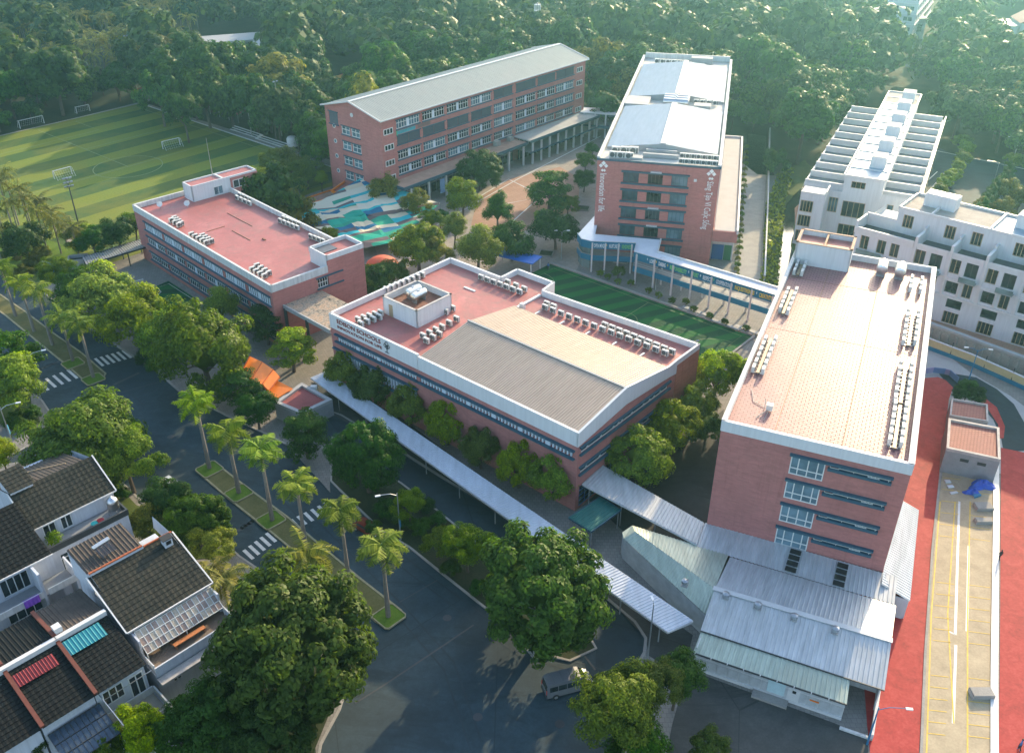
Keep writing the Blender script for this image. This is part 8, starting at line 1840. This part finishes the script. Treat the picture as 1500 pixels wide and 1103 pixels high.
pile_cloth(G(1438, 712, .06), 1.9, 1.0, tb_, 'crumpled bright blue tarpaulin heap behind the utility block', 3); pile_cloth(G(1424, 722, .06), 1.2, .7, tb_, 'smaller blue tarpaulin heap with poles beside the large heap', 5); pile_cloth(G(1412, 692, .06), 1.0, 1.3, tg, 'upright grey plastic heap against the utility block wall', 8)
for i, (x, y, w_, d_, h_, mt, l) in enumerate(((1385, 686, 1.5, .4, .5, tg, 'long pale panel leaning beside the utility block'), (1388, 706, .8, .6, .2, M_white_flat, 'white board lying on the parking pad by the heap'), (1392, 713, .9, .5, .15, M_steel_w, 'second white board lying lower on the parking pad'), (1397, 722, 1.2, .4, .12, M_white_flat, 'third white board lying lowest on the parking pad'), (1430, 727, 1.3, .5, .3, blue, 'flat blue crate in front of the tarpaulin heap'),
    (1440, 744, 2.3, 1.5, .5, M_concrete, 'concrete ramp block upper of three beside the white kerb'), (1440, 765, 2.2, 1.0, .5, M_concrete, 'rust marked concrete ramp block middle of three beside the white kerb'), (1437, 1018, 2.4, 1.3, .6, M_concrete, 'concrete ramp block lowest of three beside the white kerb'))):
    t = thing('concrete_block' if mt is M_concrete else 'loose_board', l, 'block' if mt is M_concrete else 'board', G(x, y, .06), R_(-5 + i * 7 if mt is not M_concrete else 0)); m = MB(); m.box(-w_ / 2, w_ / 2, -d_ / 2, d_ / 2, 0, h_); m.box(-w_ / 2 + .05, w_ / 2 - .05, -d_ / 2 + .05, d_ / 2 - .05, h_, h_ + .03); m.build('slab', mt, t); MB().box(-w_ / 2 - .04, -w_ / 2, -d_ / 2, d_ / 2, 0, h_ * .8).build('edge', M_coping, t)
# planters and benches along the lane and the turf court
for i, (x, y) in enumerate(((1020, 459), (1062, 478), (1098, 487))):
    t = thing('concrete_bench', ('left', 'middle', 'right')[i] + ' long grey bench at the far edge of the turf court', 'bench', G(x, y, 0), TF.ang, 'benches at the turf court'); MB().box(-3.2, 3.2, -.5, .5, .35, .5).build('seat', M_grey, t)
    for k in (-2.6, 2.6): MB().box(k - .2, k + .2, -.4, .4, 0, .35).build('leg', M_concrete, t)
# tree stakes and pot at the tower court
for i, (x, y) in enumerate(((854, 306), (910, 382), (800, 372))):
    t = thing('tree_pit', 'dark square tree pit with kerb, ' + ('left of the tall tower', 'under the topiary tree', 'beside the courtyard lamp')[i], 'tree pit', G(x, y, 0), R_(-12)); MB().box(-1.4, 1.4, -1.4, 1.4, 0, .08).build('soil', M_floor_wood, t); m = MB(); parapet(m, [(-1.6, -1.6), (1.6, -1.6), (1.6, 1.6), (-1.6, 1.6)], 0, .3, .2); m.build('kerb', M_concrete, t)
# parked trailer and vents: motorbikes by the link roof
for i, (x, y) in enumerate(((655, 905), (575, 830), (470, 880), (385, 640), (250, 640), (330, 590), (820, 1060), (100, 480), (700, 1050))):
    c = G(x, y, RZ); mc = thing('manhole_cover', 'round iron manhole cover in the asphalt of the boulevard', 'manhole cover', (c.x, c.y, RZ + .03), 0, 'manhole covers in the road'); MB().lathe([(.42, 0), (.42, .015)], 14).build('plate', M_darksteel, mc); MB().lathe([(.55, -.005), (.55, .008)], 14).build('rim', M_darksteel, mc)
tm = []
for pts_ in (((900, 1000), (760, 960), (680, 900), (600, 840), (500, 760)), ((690, 1100), (650, 980), (580, 900), (480, 800), (400, 720)), ((420, 690), (330, 610), (240, 545), (120, 450)), ((200, 600), (150, 560), (60, 490), (0, 445))):
    w_ = [G(x, y, RZ) for x, y in pts_]; tm += ribbon(w_, .22) + ribbon([p + Vector((1.1, 1.1, 0)) for p in w_], .22)
lines_w('tyre_track', tm, RZ + .018, plain('tyre_dark', (.019, .034, .043), .8, .35, .3))
# ================================================================== HAZE
hz = MB().box(-800, 800, -40, 1150, -1.4, 96); hm = bpy.data.materials.new('haze_air'); hm.use_nodes = True; hn = hm.node_tree; hn.nodes.clear(); ho = hn.nodes.new('ShaderNodeOutputMaterial'); hv = hn.nodes.new('ShaderNodeVolumePrincipled')
hv.inputs['Color'].default_value = (.36, .84, 1.0, 1); hv.inputs['Density'].default_value = .00025; hv.inputs['Anisotropy'].default_value = .72; hn.links.new(hv.outputs[0], ho.inputs['Volume'])
o = hz.build('haze', hm, kind='stuff')
